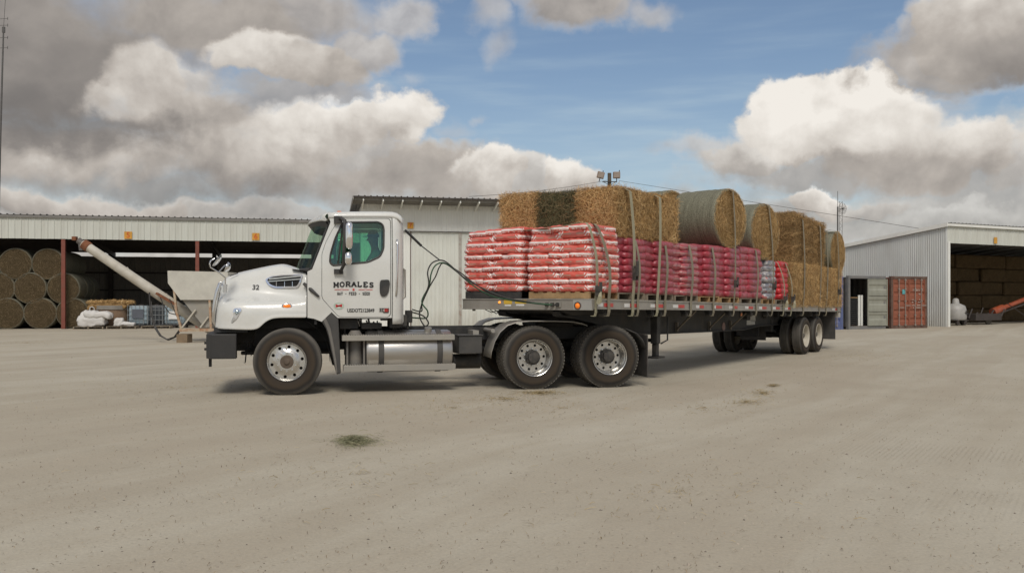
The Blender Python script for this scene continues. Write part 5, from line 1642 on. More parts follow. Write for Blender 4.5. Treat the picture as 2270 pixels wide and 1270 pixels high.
def build_loads():
    rnd = random.Random(3)
    OM = [bag_mesh('printed_bag', .60, .405, .122, BAGO, i) for i in range(5)]
    # two pallets side by side at the very front
    for side, (v0, nm, pl) in enumerate(((-.65, 'wooden', 'near'), (.675, 'black plastic', 'far'))):
        zb = deck(.5) + .005
        if side == 0:
            p = make_pallet('wooden_pallet', 'orange brown wooden pallet under the nearer orange bags at the trailer nose', 'pallet', 'pallets on the trailer', WOOD, 1.0, 1.16, .13)
        else:
            p = make_pallet('plastic_pallet', 'black plastic pallet under the far orange bags at the trailer nose', 'pallet', 'pallets on the trailer', BLACKPL, 1.0, 1.16, .15)
        on_trailer(p, .53, v0, zb)
        zb += .13 if side == 0 else .15
        top = 2.70
        n = 10; lh = (top - zb) / n
        for k in range(n):
            z = zb + lh * (k + .5)
            tp = .018 * max(0, k - 6)       # stack leans in towards the top
            fl = k % 2
            spots = []
            if fl == 0:      # two long bags to the front, three butted behind
                spots += [(.22 + tp, v0 + s * (.295 - tp), math.pi / 2, 'long side out, %s front half' % ('near' if s < 0 else 'far')) for s in (-1, 1)]
                spots += [(.725, v0 + s * (.40 - tp), 0, ('rear row near end', 'rear row middle', 'rear row far end')[s + 1]) for s in (-1, 0, 1)]
            else:
                spots += [(.315 + tp, v0 + s * (.40 - tp), 0, ('end out, near one in front', 'end out, middle one in front', 'end out, far one in front')[s + 1]) for s in (-1, 0, 1)]
                spots += [(.82, v0 + s * (.295 - tp), math.pi / 2, 'rear half, %s side' % ('near' if s < 0 else 'far')) for s in (-1, 1)]
            for (u, v, yaw, w) in spots:
                me = OM[rnd.randrange(5)]
                zz = z + (.02 * math.sin(v * 5) if k > 7 else 0)
                o = place_bag(me, 'feed_bag', 'orange bag, %s, %s layer, %s front pallet' % (w, level(k, n), pl), 'orange printed feed bags', u + rnd.uniform(-.008, .008), v + rnd.uniform(-.008, .008), zz, yaw + rnd.uniform(-.03, .03) + (math.pi if rnd.random() < .5 else 0))
                o.scale = (1, rnd.uniform(.99, 1.02), lh / .098 * rnd.uniform(.97, 1.06))
    # the palletised red sacks down the near side
    stacks = [(.98, 2.05, BAGR, 'deep crimson', 'first', 2.56), (2.11, 3.27, BAGR, 'crimson', 'second', 2.57), (3.33, 4.49, BAGS, 'striped crimson', 'third', 2.58), (4.55, 5.66, BAGR, 'crimson', 'fourth', 2.60),
              (5.72, 6.86, BAGR, 'crimson', 'fifth', 2.62), (6.93, 8.33, BAGR, 'bright crimson', 'sixth', 2.66), (8.40, 9.36, BAGG, 'grey and blue', 'seventh', 2.42), (9.43, 10.38, BAGBR, 'scarlet', 'last', 2.42)]
    mesh = {}
    for si, (u0, u1, mt, cname, ordn, top) in enumerate(stacks):
        zb = deck((u0 + u1) / 2) + .006; um = (u0 + u1) / 2; W_ = u1 - u0
        p = make_pallet('wooden_pallet', '%s wooden pallet from the nose under %s sacks on the near side' % (ordn, cname), 'pallet', 'pallets on the trailer', WOOD if si in (3, 4, 6) else GREYWOOD, W_ - .03, 1.1)
        on_trailer(p, um, -.69, zb)
        zb += .135
        n = 8 if si < 6 else 7
        lh = (top - zb) / n
        wa = W_ * .34; wb = W_ * .66
        for kk, w_ in enumerate((wa, wb)):
            for var in range(3):
                mesh[(si, kk, var)] = bag_mesh('sack', .58, w_ * 1.08, lh * 1.30, mt, si * 5 + var + kk * 9, .35) if kk == 0 else bag_mesh('sack', w_ * 1.06, .58, lh * 1.30, mt, si * 5 + var + 2, .35)
        for k in range(n):
            for kk in (0, 1):
                uc = u0 + wa / 2 if kk == 0 else u0 + wa + wb / 2
                for dv, wh in ((0, 'outer'), (1, 'inner')):
                    me = mesh[(si, kk, rnd.randrange(3))]
                    o = place_bag(me, 'feed_bag', '%s sack, %s %s, %s layer, %s sack pallet' % (cname, 'narrow' if kk == 0 else 'wide', wh, level(k, n), ordn), 'red and grey feed sacks',
                                  uc + rnd.uniform(-.012, .012), -.965 + dv * .565 + rnd.uniform(-.018, .018), zb + lh * (k + .5), rnd.uniform(-.03, .03) + (math.pi if rnd.random() < .5 else 0))
    # hay on top, three big bales lying lengthwise
    for v, kind, body, st, lab in ((-.80, 'gold', HAYG, STG, 'golden square hay bale nearest the camera on top of the crimson sacks'), (0.0, 'green', HAYGR, STGR, 'dark green square hay bale between two golden ones above the front bags'),
                                   (.80, 'gold', HAYG, STG, 'golden square hay bale at the far side above the front bags')):
        b = square_bale('square_hay_bale', kind, 1.26, .385, .40, lab, 'hay bale', 'large square hay bales', (0, 0, 0), 0, body, st)
        on_trailer(b, 2.30, v, 2.99 + (.01 if v else -.02), rnd.uniform(-.01, .01) + (math.pi if v > .5 else 0))
    # big round bales across the trailer
    for (px, v, z, r, lab, key, sq) in ((1623, -.66, 3.25, .66, 'largest net wrapped round bale with its golden end above the crimson sacks', 'a', 1.0), (1623, .60, 3.28, .66, 'net wrapped round bale on the far side behind the largest one', 'a', 1.0),
                                   (1700, -.66, 3.10, .68, 'second net wrapped round bale, between the largest one and the stacked square bales', 'b', 1.0), (1700, .62, 3.12, .68, 'net wrapped round bale on the far side behind the second one', 'b', 1.0),
                                   (1858, -.66, 2.87, .655, 'rearmost round bale standing over the trailer tail', 'c', 1.0), (1858, .62, 2.88, .655, 'far side round bale at the trailer tail', 'c', 1.0)):
        u = Q(px, 500, -1.27)[0]
        b = round_bale(lab, 'round bales on the trailer', (0, 0, 0), 0, r, .60, NET, HAYE, STG, key)
        dy = R(-11 if key != 'c' else -5); p = TL.w(u, v, z) + Vector((0, 0, 0)); b.location = TL.w(u + (.09 if v < 0 else -.10), v, z); b.rotation_euler = (0, 0, TL.yaw + dy)
    # square bales at the tail
    for i, (u, lab) in enumerate(((11.74, 'front lower golden bale at the trailer tail under the small brown bales'), (14.22, 'rear lower golden bale at the trailer tail with a dark green patch'))):
        for v, wh in ((-.70, 'near side'), (.62, 'far side')):
            b = square_bale('square_hay_bale', 'tail', 1.22, .60, .53, lab if v < 0 else lab.replace('golden bale', 'far side golden bale').replace(' under the small brown bales', '').replace(' with a dark green patch', ''), 'hay bale', 'large square hay bales', (0, 0, 0), 0, HAYG, STG, dens=1500)
            on_trailer(b, u, v, deck(u) + .53 + .01)
    for k in range(4):
        for c in range(3):
            for d in range(3):
                u = 11.28 + c * 1.0
                b = square_bale('small_hay_bale', 'small', .48, .38, .165, 'small brown tail hay bale, %s layer, %s column, %s row' % (('bottom', 'second', 'third', 'top')[k], ('first', 'middle', 'last')[c], ('near side', 'middle', 'far side')[d]), 'hay bale', 'small brown hay bales stacked near the trailer tail', (0, 0, 0), 0, HAYB, STB, dens=1300)
                on_trailer(b, u, -.86 + d * .80 + rnd.uniform(-.02, .02), deck(11.5) + 1.07 + .17 + k * .335 - (.05 * c if k == 3 else .03 * c), rnd.uniform(-.03, .03) + (math.pi if rnd.random() < .5 else 0))


build_loads()


# ------------------------------------------------------------------ straps
def build_straps():
    SM = pm('webbing', (.25, .22, .155), .8, var=.15, dirt=.4, ds=12, dcol=(.15, .13, .09), bump=.2, bs=120)
    SM2 = pm('bright_webbing', (.34, .315, .21), .8, var=.12, dirt=.3, ds=12, dcol=(.2, .17, .12), bump=.2, bs=120)
    L = [  # px at the rail, top z, lean at top (in u), width, reach at the rail, bright, label
        (1321, 2.735, -.14, .075, 1, 'narrow strap with ratchet at the nose corner over the orange bags'),
        (1350, 2.735, -.30, .09, 0, 'wide strap over the orange bags just behind the nose corner'),
        (1403, 3.41, -.10, .095, 1, 'long strap with big ratchet over the golden bale and first crimson sacks'),
        (1414.5, 2.575, 0, .075, 0, 'short strap across the first crimson sack stack'),
        (1457, 3.41, .12, .095, 1, 'long strap over the golden bale and second crimson sacks'),
        (1475, 2.585, .1, .085, 0, 'short strap across the second crimson sack stack'),
        (1532, 2.60, .03, .09, 0, 'strap across the striped crimson sack stack'),
        (1582, 2.62, 0.05, .09, 0, 'strap across the fourth sack stack under the largest round bale'),
        (1627, 3.89, -.05, .07, 0, 'tall strap running over the largest round bale'),
        (1677, 2.68, .1, .085, 0, 'strap across the sixth crimson stack under the second round bale'),
        (1712, 3.79, -.25, .07, 0, 'tall strap running over the second round bale'),
        (1737, 2.44, -.3, .07, 1, 'frayed orange strap over the scarlet sacks'),
        (1754, 2.44, -.3, .07, 1, 'ratchet strap between scarlet sacks and tail bales'),
        (1781, 3.64, -.05, .09, 0, 'strap over the small brown bales, nearest the round bales'),
        (1817, 3.58, .05, .08, 0, 'strap over the small brown bales, nearest the tail'),
        (1832, 3.5, .05, .09, 0, 'strap squeezed between the brown bales and rearmost round bale'),
        (1857, 3.54, -.05, .075, 0, 'rearmost strap over the last round bale'),
    ]
    for px, zt, lean, w, br, lab in L:
        u0 = Q(px, 670, -1.32)[0]
        zd = deck(u0)
        e = -1.33
        pts = [(u0 - .02, -1.25, zd - .26), (u0, -1.30, zd - .27), (u0 + .005, -1.318, zd - .20), (u0, -1.318, zd), (u0, e - .01, zd + .25)]
        n = 8
        for k in range(1, n + 1):
            f = k / n
            bow = .025 * math.sin(f * math.pi)
            pts.append((u0 + lean * f ** 1.5, e - .01 + (.02 + .05 * (zt < 2.85)) * f * f - bow, zd + .25 + (zt - .06 - zd - .25) * f))
        up = pts[-1][0]; uf = max(up, .35)
        pts += [(up, -1.22, zt - .015), (up, -1.12, zt), (up, -.95, zt - .03), (up, -.7, zt - .06), (uf, .7, zt - .07), (uf, 1.12, zt - .09), (uf, 1.20, zt - .2), (uf, 1.22, zt - .4), (uf, 1.24, zd + .1), (uf, 1.305, zd - .05), (uf, 1.305, zd - .2)]
        mb = MB()
        vs = []
        k = len(pts)
        for i, p in enumerate(pts):
            a = Vector(pts[max(0, i - 1)]); b = Vector(pts[min(k - 1, i + 1)]); t = (b - a).normalized()
            n_ = t.cross(Vector((1, 0, 0))).normalized()
            for su, sn in ((-1, -1), (1, -1), (1, 1), (-1, 1)):
                vs.append(Vector(p) + Vector((1, 0, 0)) * su * w / 2 + n_ * sn * .0025)
        fs = []
        for i in range(k - 1):
            for j in range(4):
                fs.append((i * 4 + j, i * 4 + (j + 1) % 4, (i + 1) * 4 + (j + 1) % 4, (i + 1) * 4 + j))
        mb.add(vs, fs)
        t = thing('cargo_strap', lab, 'strap', (TL.ox, TL.oy, 0), TL.yaw, 'straps holding the load down')
        mb.build('webbing', SM2 if br else SM, t)
        if px in (1321, 1403, 1627, 1712, 1737, 1754, 1857):
            big = 1.5 if px == 1403 else 1.0
            zr = zd + (.06 if px in (1321, 1737, 1754) else .35)
            mb = MB()
            for s in (-1, 1):
                mb.box(u0 + s * .05 - .006, u0 + s * .05 + .006, -1.40, -1.335, zr, zr + .16 * big)
            mb.tube([(u0 - .06, -1.385, zr + .08), (u0 + .06, -1.385, zr + .08)], .022, 10)
            mb.box(u0 - .045, u0 + .045, -1.415, -1.40, zr + .05 * big, zr + .22 * big)
            mb.build('ratchet', HUBD, t, bevel=.004)
            if px in (1321, 1737, 1754):
                mb = MB(); mb.tube([(u0, -1.40, zr + .06), (u0 - .05, -1.42, zr - .02), (u0 - .05, -1.40, zr - .10), (u0 + .04, -1.38, zr - .08)], [.02, .035, .045, .03], 8); mb.build('strap_tail', SM2, t)
    # air and power lines hanging between cab and trailer nose
    G = pm('green_hose', (.02, .075, .032), .5); B = pm('black_hose', (.025, .025, .022), .5)

    def P3(px, py, D):
        return ((px - CX) / F * D, D, CAM_H + (HOR - py) / F * D)

    def spline(pts, n=8):
        out = []
        P = [Vector(p) for p in pts]; P = [P[0]] + P + [P[-1]]
        for i in range(1, len(P) - 2):
            for k in range(n):
                t = k / n; a, b, c, d = P[i - 1], P[i], P[i + 1], P[i + 2]
                out.append(.5 * ((2 * b) + (-a + c) * t + (2 * a - 5 * b + 4 * c - d) * t * t + (-a + 3 * b - 3 * c + d) * t ** 3))
        out.append(P[-2]); return out
    c1 = [(914, 692, 15.3), (938, 700, 15.0), (950, 716, 15.0), (941, 722, 15.0), (930, 700, 15.0), (936, 670, 15.0), (950, 632, 15.0), (948, 603, 15.0), (958, 583, 15.1), (978, 577, 15.1), (996, 586, 15.0), (1030, 616, 14.9), (1080, 644, 14.9), (1130, 662, 14.8), (1214, 675, 14.7)]
    c2 = [(914, 704, 15.3), (944, 705, 15.1), (948, 690, 15.0), (935, 668, 15.0), (951, 634, 15.05), (956, 606, 15.05), (966, 588, 15.1), (984, 583, 15.1), (1010, 600, 15.0), (1045, 630, 15.0), (1090, 656, 14.95), (1150, 668, 14.8), (1226, 676, 14.65)]
    c3 = [(914, 686, 15.3), (934, 690, 15.2), (936, 672, 15.1), (952, 636, 15.1), (966, 612, 15.1), (974, 592, 15.1), (985, 584, 15.15), (1020, 604, 15.1), (1060, 634, 15.05), (1110, 658, 14.95), (1180, 672, 14.8), (1238, 677, 14.6)]
    for pts, m_, lab, r in ((c1, B, 'black air hose looping highest from the cab to the trailer nose', .012), (c2, G, 'green power cable looping from the cab to the trailer nose', .012), (c3, B, 'lower black air hose looping from the cab to the trailer nose', .011)):
        mb = MB(); mb.tube(spline([P3(*p) for p in pts]), r, 7)
        o = mb.build('air_hose' if 'air' in lab else 'power_cable', m_, None, smooth=60); tag(o, lab, 'hose', 'lines between cab and trailer')


build_straps()


# ------------------------------------------------------------------ driver
def build_driver():
    us, _ = T(838, 600, -.5)
    e = thing('person', 'driver in a grey green shirt and dark cap seated at the wheel', 'person', TR.w(us - .08, -.52, 1.76), TR.yaw)
    sk = {'pelvis': (0, 0, .08, .15, .12), 'waist': (.02, 0, .24, .14, .11), 'chest': (.05, 0, .44, .17, .12), 'neck': (.03, 0, .60, .06, .06), 'head0': (.01, 0, .66, .065, .07), 'head1': (-.005, 0, .74, .085, .10), 'head2': (.0, 0, .82, .07, .085)}
    V = [list(sk.values())[i] for i in range(7)]
    edges = [(0, 1), (1, 2), (2, 3), (3, 4), (4, 5), (5, 6)]

    def add(p, q):
        V.append(p); edges.append((q, len(V) - 1)); return len(V) - 1
    for s in (-1, 1):
        a = add((.05, s * .17, .50, .065, .065), 2)
        b = add((.0, s * .22, .44, .058, .058), a)
        c = add((-.12, s * .25, .27, .045, .045), b)
        d = add((-.30, s * .20, .29, .036, .034), c)
        f = add((-.40, s * .17, .34, .028, .022), d)
        g = add((-.46, s * .15, .37, .034, .016), f)
        for k in range(4):
            h = add((-.50, s * (.12 + .022 * k), .375 + .004 * k, .009, .009), g); add((-.525, s * (.12 + .022 * k), .35 + .004 * k, .008, .008), h)
        h = add((-.47, s * .115, .37, .010, .010), g); add((-.49, s * .10, .385, .009, .009), h)
        l = add((-.05, s * .10, .06, .09, .09), 0); m = add((-.42, s * .14, .10, .07, .07), l); n = add((-.55, s * .14, -.25, .05, .05), m); add((-.66, s * .14, -.34, .045, .035), n)
    me = bpy.data.meshes.new('body'); me.from_pydata([v[:3] for v in V], edges, [])
    o = bpy.data.objects.new('body', me); COL.objects.link(o); o.parent = e
    md = o.modifiers.new('skin', 'SKIN'); md.use_smooth_shade = True
    for i, v in enumerate(V):
        me.skin_vertices[0].data[i].radius = (v[3], v[4])
    me.skin_vertices[0].data[0].use_root = True
    s2 = o.modifiers.new('sub', 'SUBSURF'); s2.levels = s2.render_levels = 2
    skin = pm('skin', (.30, .15, .09), .55)
    me.materials.append(skin)
    # shirt: a slightly fuller shell over torso and upper arms
    SH = pm('shirt_cloth', (.16, .22, .19), .9, bump=.3, bs=20)
    VV = [(0, 0, .06, .175, .145), (.02, 0, .24, .165, .13), (.05, 0, .44, .19, .14), (.035, 0, .575, .085, .08)]
    EE = [(0, 1), (1, 2), (2, 3)]
    for s in (-1, 1):
        VV += [(.05, s * .17, .50, .085, .085), (.0, s * .225, .44, .075, .075), (-.10, s * .25, .29, .062, .062), (-.17, s * .235, .275, .055, .055)]
        k = len(VV) - 4
        EE += [(2, k), (k, k + 1), (k + 1, k + 2), (k + 2, k + 3)]
    me = bpy.data.meshes.new('shirt'); me.from_pydata([v[:3] for v in VV], EE, [])
    o = bpy.data.objects.new('shirt', me); COL.objects.link(o); o.parent = e
    md = o.modifiers.new('skin', 'SKIN'); md.use_smooth_shade = True
    for i, v in enumerate(VV):
        me.skin_vertices[0].data[i].radius = (v[3], v[4])
    me.skin_vertices[0].data[0].use_root = True
    s2 = o.modifiers.new('sub', 'SUBSURF'); s2.levels = s2.render_levels = 2
    me.materials.append(SH)
    TRS = pm('trousers', (.03, .04, .07), .9)
    # face: nose, brows, ears; cap with a peak
    mb = MB(); mb.add([(-.088, -.014, .755), (-.088, .014, .755), (-.118, 0, .722), (-.088, -.018, .715), (-.088, .018, .715), (-.084, 0, .785)], [(0, 2, 5), (1, 5, 2), (0, 3, 2), (1, 2, 4), (3, 4, 2)]); mb.build('nose', skin, e, smooth=180)
    mb = MB()
    for s in (-1, 1):
        mb.lathe([(0, -.008), (.018, -.006), (.028, .004), (.015, .01)], 10, Matrix.Translation((.0, s * .098, .745)) @ Matrix.Diagonal((.7, 1 if s < 0 else -1, 1.1, 1)))
    mb.build('ear', skin, e)
    mb = MB()
    for s in (-1, 1):
        mb.lathe([(0, -.004), (.010, 0)], 8, Matrix.Translation((-.087, s * .034, .765)) @ Matrix.Rotation(R(-90), 4, 'Z'))
    mb.box(-.092, -.086, -.025, .025, .693, .700); mb.build('eyes_and_mouth', BLK, e)
    mb = MB(); rows = []
    for k in range(7):
        a = k / 6 * math.pi / 2
        rows.append([(.0 + .105 * math.cos(a) * math.cos(j * math.pi / 8), .102 * math.cos(a) * math.sin(j * math.pi / 8), .785 + .105 * math.sin(a)) for j in range(17)])
    mb.sheet(rows); mb.plate([(-.09, -.001), (-.17, -.012), (-.17, -.008), (-.09, .006)], [], -.07, .07, M=Matrix.Translation((0, 0, .795))); mb.build('cap', BLACKPL, e, smooth=60)


build_driver()

# ------------------------------------------------------------------ farm buildings
def P3(px, py, D):
    return Vector(((px - CX) / F * D, D, CAM_H + (HOR - py) / F * D))


SHEETW = pm('white_steel_sheet', (.60, .61, .55), .5, var=.05, vs=.8, dirt=.30, ds=2.4, dcol=(.36, .34, .29), spec=.4, stretch=(1, 1, .18))
SHEETW2 = pm('clean_white_steel_sheet', (.78, .78, .73), .5, var=.04, vs=.8, dirt=.14, ds=2.4, dcol=(.42, .40, .34), spec=.4, stretch=(1, 1, .18))
SHEETG = pm('galvanised_sheet', (.56, .575, .555), .5, .15, var=.08, vs=.7, dirt=.30, ds=2.0, dcol=(.32, .30, .26), stretch=(1, 1, .2), lowdirt=(0, .9, .8))
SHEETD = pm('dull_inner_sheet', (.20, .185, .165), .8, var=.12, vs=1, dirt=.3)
ROOFM = pm('roof_sheet', (.26, .25, .235), .6, .2, var=.1)
REDOX = pm('red_oxide_steel', (.20, .055, .035), .7, var=.15, dirt=.35, ds=4, dcol=(.18, .11, .08))
STEELD = pm('dark_steel', (.05, .04, .035), .7)


def rib_sheet(w, h, pitch=.305, depth=.03, kind='rib'):
    """a wall sheet lying in (x, z), ribs towards -y, x from 0 to w, z from 0 to h"""
    pts = []
    if kind == 'rib':
        k = int(round(w / pitch)); p = w / k
        for i in range(k):
            x = i * p
            pts += [(x, 0), (x + p * .30, 0), (x + p * .33, -depth * .25), (x + p * .38, -depth * .25), (x + p * .41, 0), (x + p * .80, 0), (x + p * .86, -depth), (x + p * .94, -depth)]
        pts.append((w, 0))
    else:
        k = max(1, int(round(w / pitch)))
        for i in range(k * 6 + 1):
            pts.append((w * i / (k * 6), -depth / 2 + depth / 2 * math.cos(i * math.pi / 3)))
    m = MB(); m.sheet([[(x, y, 0) for x, y in pts], [(x, y, h) for x, y in pts]])
    m.f = [f[::-1] for f in m.f]
    return m


def sheets(name, parent, mat, u0, u1, v, z0, h, w=.914, rz=0.0, pitch=.305, depth=.03, kind='rib', smooth=None, rx=0.0, skip=None):
    n = int(math.ceil((u1 - u0) / w - 1e-6)); w2 = (u1 - u0) / n
    first = rib_sheet(w2, h, pitch, depth, kind).build(name, mat, parent, smooth=smooth)
    out = []
    for k in range(n):
        o = first if k == 0 else first.copy()
        if k:
            COL.objects.link(o); o.parent = parent
        d = u0 + k * w2
        if rz:
            o.location = (v, d, z0); o.rotation_euler = (rx, 0, R(90))
        else:
            o.location = (d, v, z0 + (.0 if k % 2 else .004)); o.rotation_euler = (rx, 0, 0)
        out.append(o)
    return out


def number_sign(label, txt, frame, u, v, z, w=.36, h=.36):
    t = thing('number_sign', label, 'sign', frame.w(u, v, z), frame.yaw, 'orange bay number signs')
    mb = MB(); mb.box(-w / 2, w / 2, -.02, 0, -h / 2, h / 2); mb.build('plate', ORANGE_SIGN, t)
    if txt:
        text_obj('digit', txt, h * 1.05, (0, -.024, -.005), (R(90), 0, 0), SIGN_NUM, t, ext=.003, off=.006)
    return t


# --- open hay shed on the left
SHD = Frame(-22.0, 44.2, R(12.6))


def build_left_shed():
    t = thing('hay_shed', 'long open fronted hay shed with white fascia and red posts', 'shed', (SHD.ox, SHD.oy, 0), SHD.yaw)
    zt = SHD.at(140, 481, 0)[1]; zb = SHD.at(140, 530, 0)[1]
    u0, u1 = -9.5, SHD.at(798, 600, 0)[0]
    sheets('fascia_panel', t, SHEETW, u0, u1, 0, zb, zt - zb)
    # roof: ribbed sheets run from front to back
    DEP = 12.0; drop = 1.05
    n = int((u1 - u0) / .914) + 1; w = (u1 - u0) / n
    m = MB()
    pts = []
    for i in range(3):
        x = i * w / 3
        pts += [(x, 0), (x + w / 3 * .75, 0), (x + w / 3 * .82, .045), (x + w / 3 * .95, .045)]
    pts.append((w, 0))
    m.sheet([[(x, -.12, y) for x, y in pts], [(x, DEP + .3, y - drop) for x, y in pts]])
    first = m.build('roof_panel', ROOFM, t)
    for k in range(n):
        o = first if k == 0 else first.copy()
        if k:
            COL.objects.link(o); o.parent = t
        o.location = (u0 + k * w, 0, zt + .07 + (.003 if k % 2 else 0))
    mb = MB(); mb.box(u0, u1, -.10, -.04, zt - .06, zt + .055); mb.build('eave_trim', pm('eave_trim', (.20, .19, .175), .6), t)
    mb = MB(); mb.box(u0, u1, .02, .14, zb, zb + .12); mb.build('header_beam', STEELD, t)
    for k in range(10):
        v = .6 + k * 1.22
        mb = MB(); mb.box(u0, u1, v - .03, v + .03, zt - drop * v / DEP - .17, zt - drop * v / DEP + .05); mb.build('purlin', STEELD, t)
    # posts along the front, and the frames behind
    sp = SHD.at(437, 600, 0)[0]
    for k in range(-1, 3):
        u = k * sp
        if u > u1:
            continue
        mb = MB(); mb.box(u - .09, u + .09, .02, .2, 0, zt - .1); mb.build('post', REDOX, t, bevel=.01)
        mb = MB(); mb.bar((u, .2, zt - .30), (u, DEP, zt - drop - .28), .12, .28); mb.build('rafter', STEELD, t)
    zw = SHD.at(500, 571, DEP)[1]
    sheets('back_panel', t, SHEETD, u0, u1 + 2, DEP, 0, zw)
    for k in range(-2, 5):
        u = SHD.at(247, 600, DEP)[0] + k * 6.1
        if u < u1 + 1:
            mb = MB(); mb.box(u - .12, u + .12, DEP - .3, DEP - .04, 0, zt - drop); mb.build('back_post', STEELD, t)
    for y in (605, 643):
        z = SHD.at(300, y, DEP)[1]
        mb = MB(); mb.box(u0, u1 + 2, DEP - .14, DEP - .05, z - .05, z + .05); mb.build('girt', STEELD, t)
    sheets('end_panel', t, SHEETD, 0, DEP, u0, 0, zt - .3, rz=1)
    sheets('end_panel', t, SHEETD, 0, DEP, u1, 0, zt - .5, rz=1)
    for px, py, n_ in ((284, 521.5, '5'), (567, 524.5, '6')):
        u, z = SHD.at(px, py, -.06)
        number_sign({'5': 'orange square sign 5 on the hay shed fascia, right of the auger spout', '6': 'orange square sign 6 on the hay shed fascia, left of the lorry cab'}[n_], n_, SHD, u, -.04, z)
    # round bales stored in the shed
    rows = [(-58, 689, 'bottom'), (16, 689, 'bottom'), (90, 689, 'bottom'), (161, 690, 'bottom'), (-4, 638, 'middle'), (68, 641, 'middle'), (141, 638, 'middle'), (-38, 586, 'top'), (35, 586, 'top'), (108, 585, 'top')]
    idx = {}
    for px, py, row in rows:
        for d in range(3):
            v = 1.2 + d * 1.48
            u, z = SHD.at(px, py, 1.2 - .65)
            r = .775
            z = {'bottom': r - .01, 'middle': r + 1.22, 'top': r + 2.42}[row]
            idx[row] = idx.get(row, 0) + (1 if d == 0 else 0)
            place = ['first', 'second', 'third', 'fourth'][idx[row] - 1]
            dd = ['in the front rank', 'in the second rank', 'in the rear rank'][d]
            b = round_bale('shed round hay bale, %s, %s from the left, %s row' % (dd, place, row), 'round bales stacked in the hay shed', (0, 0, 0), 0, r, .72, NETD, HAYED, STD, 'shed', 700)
            b.location = SHD.w(u, v, z); b.rotation_euler = (0, random.uniform(0, 6), SHD.yaw + random.uniform(-.03, .03))
            b.rotation_mode = 'YXZ' if False else 'XYZ'
    # bulk goods on pallets in front of the back bays
    CREAM = pm('bulk_bag_cloth', (.62, .60, .57), .9, var=.06, bump=.5, bs=7)
    pal = make_pallet('wooden_pallet', 'flat wooden pallet under the white bulk bag by the red post', 'pallet', 'pallets in front of the hay shed', GREYWOOD, 1.35, 1.1)
    u, z = SHD.at(201, 730, -.2); pal.location = SHD.w(u, -.2, .0); pal.rotation_euler = (0, 0, SHD.yaw); ub = u
    e = thing('bulk_bag', 'slumped white bulk bag lying on a wooden pallet', 'bag', SHD.w(u + .1, -.2, .13), SHD.yaw)

    def fb(p):
        s = 1 - .35 * max(0, p.z) / .5 * (1 if p.x < 0 else .4)
        return Vector((p.x * s + .12 * max(0, p.z), p.y * s, p.z * (.92 if p.x < .2 else .75) + .09 * mnoise.fractal(p * 5, 1, 2, 3))) + Vector((.05, .05, 0)) * mnoise.fractal(p * 7, 1, 2, 3)
    b_ = bm_obj('sack', rbox(.62, .5, .42, (16, 12, 12), .14, fb), CREAM, e); b_.location = (0, 0, .36)
    b_ = bm_obj('folded_top', rbox(.62, .42, .16, (14, 8, 6), .12, lambda p: Vector((p.x, p.y, p.z + .10 * math.sin(p.x * 4) + .05 * mnoise.fractal(p * 6, 1, 2, 3)))), CREAM, e); b_.location = (.28, -.12, .56); b_.rotation_euler = (0, R(16), 0)
    mb = MB()
    for x0, x1, z0 in ((-.1, .1, .84), (.75, .92, .52)):
        mb.tube([(x0, -.2, z0 - .1), (x0 + .02, -.22, z0 + .08), ((x0 + x1) / 2, -.2, z0 + .12), (x1, -.2, z0 + .05), (x1, -.2, z0 - .1)], .022, 6)
    mb.build('lifting_loop', CREAM, e, smooth=60)
    pal2 = dup(pal, SHD.w(SHD.at(273, 729, -.1)[0], -.1, 0), label='flat wooden pallet under the two small white sacks')
    pal3 = dup(pal, SHD.w(SHD.at(349, 729, -.1)[0], -.1, 0), label='flat empty wooden pallet in front of the caged tanks')
    # tub heaped with hay
    u, z = SHD.at(250, 726, 1.1)
    e = thing('hay_tub', 'big brown tub with a grey rim heaped with loose hay', 'tub', SHD.w(u, 1.1, 0), SHD.yaw)
    mb = MB(); mb.lathe([(0, .0), (.80, .0), (.86, .5), (.93, 1.08), (.90, 1.10), (.82, .9), (0, .9)], 32, Matrix.Rotation(R(90), 4, 'X')); mb.build('tub', pm('tub_brown', (.24, .15, .09), .8, var=.2, dirt=.4), e, smooth=50)
    mb = MB(); mb.lathe([(.88, .92), (.955, .94), (.965, 1.14), (.89, 1.12)], 32, Matrix.Rotation(R(90), 4, 'X')); mb.build('rim', pm('tub_rim', (.24, .22, .19), .7), e, smooth=50)

    def fh(p):
        return Vector((p.x, p.y, p.z * (1 - .5 * (abs(p.x) / .95) ** 2) + .22 * mnoise.fractal(p * 3.3 + Vector((4, 0, 0)), 1, 2, 4) - (.25 * max(0, -p.x - .45))))
    hp = bm_obj('hay_heap', rbox(1.0, .75, .22, (20, 14, 6), .18, fh), HAYG, e); hp.location = (-.1, 0, 1.12)
    rs = np.random.RandomState(77); n = 2600
    P = np.stack([rs.uniform(-1.1, .95, n), rs.uniform(-.75, .7, n), 1.22 + .14 * rs.rand(n)], 1); Nn = np.tile([0, -.3, 1.], (n, 1)) + rs.normal(size=(n, 3)) * .3; Nn /= np.linalg.norm(Nn, axis=1, keepdims=True)
    o = bpy.data.objects.new('loose_straw', straw_mesh('loose_straw', P, Nn, STG, rs, (.1, .3), .012, .5)); COL.objects.link(o); o.parent = e; o['kind'] = 'stuff'
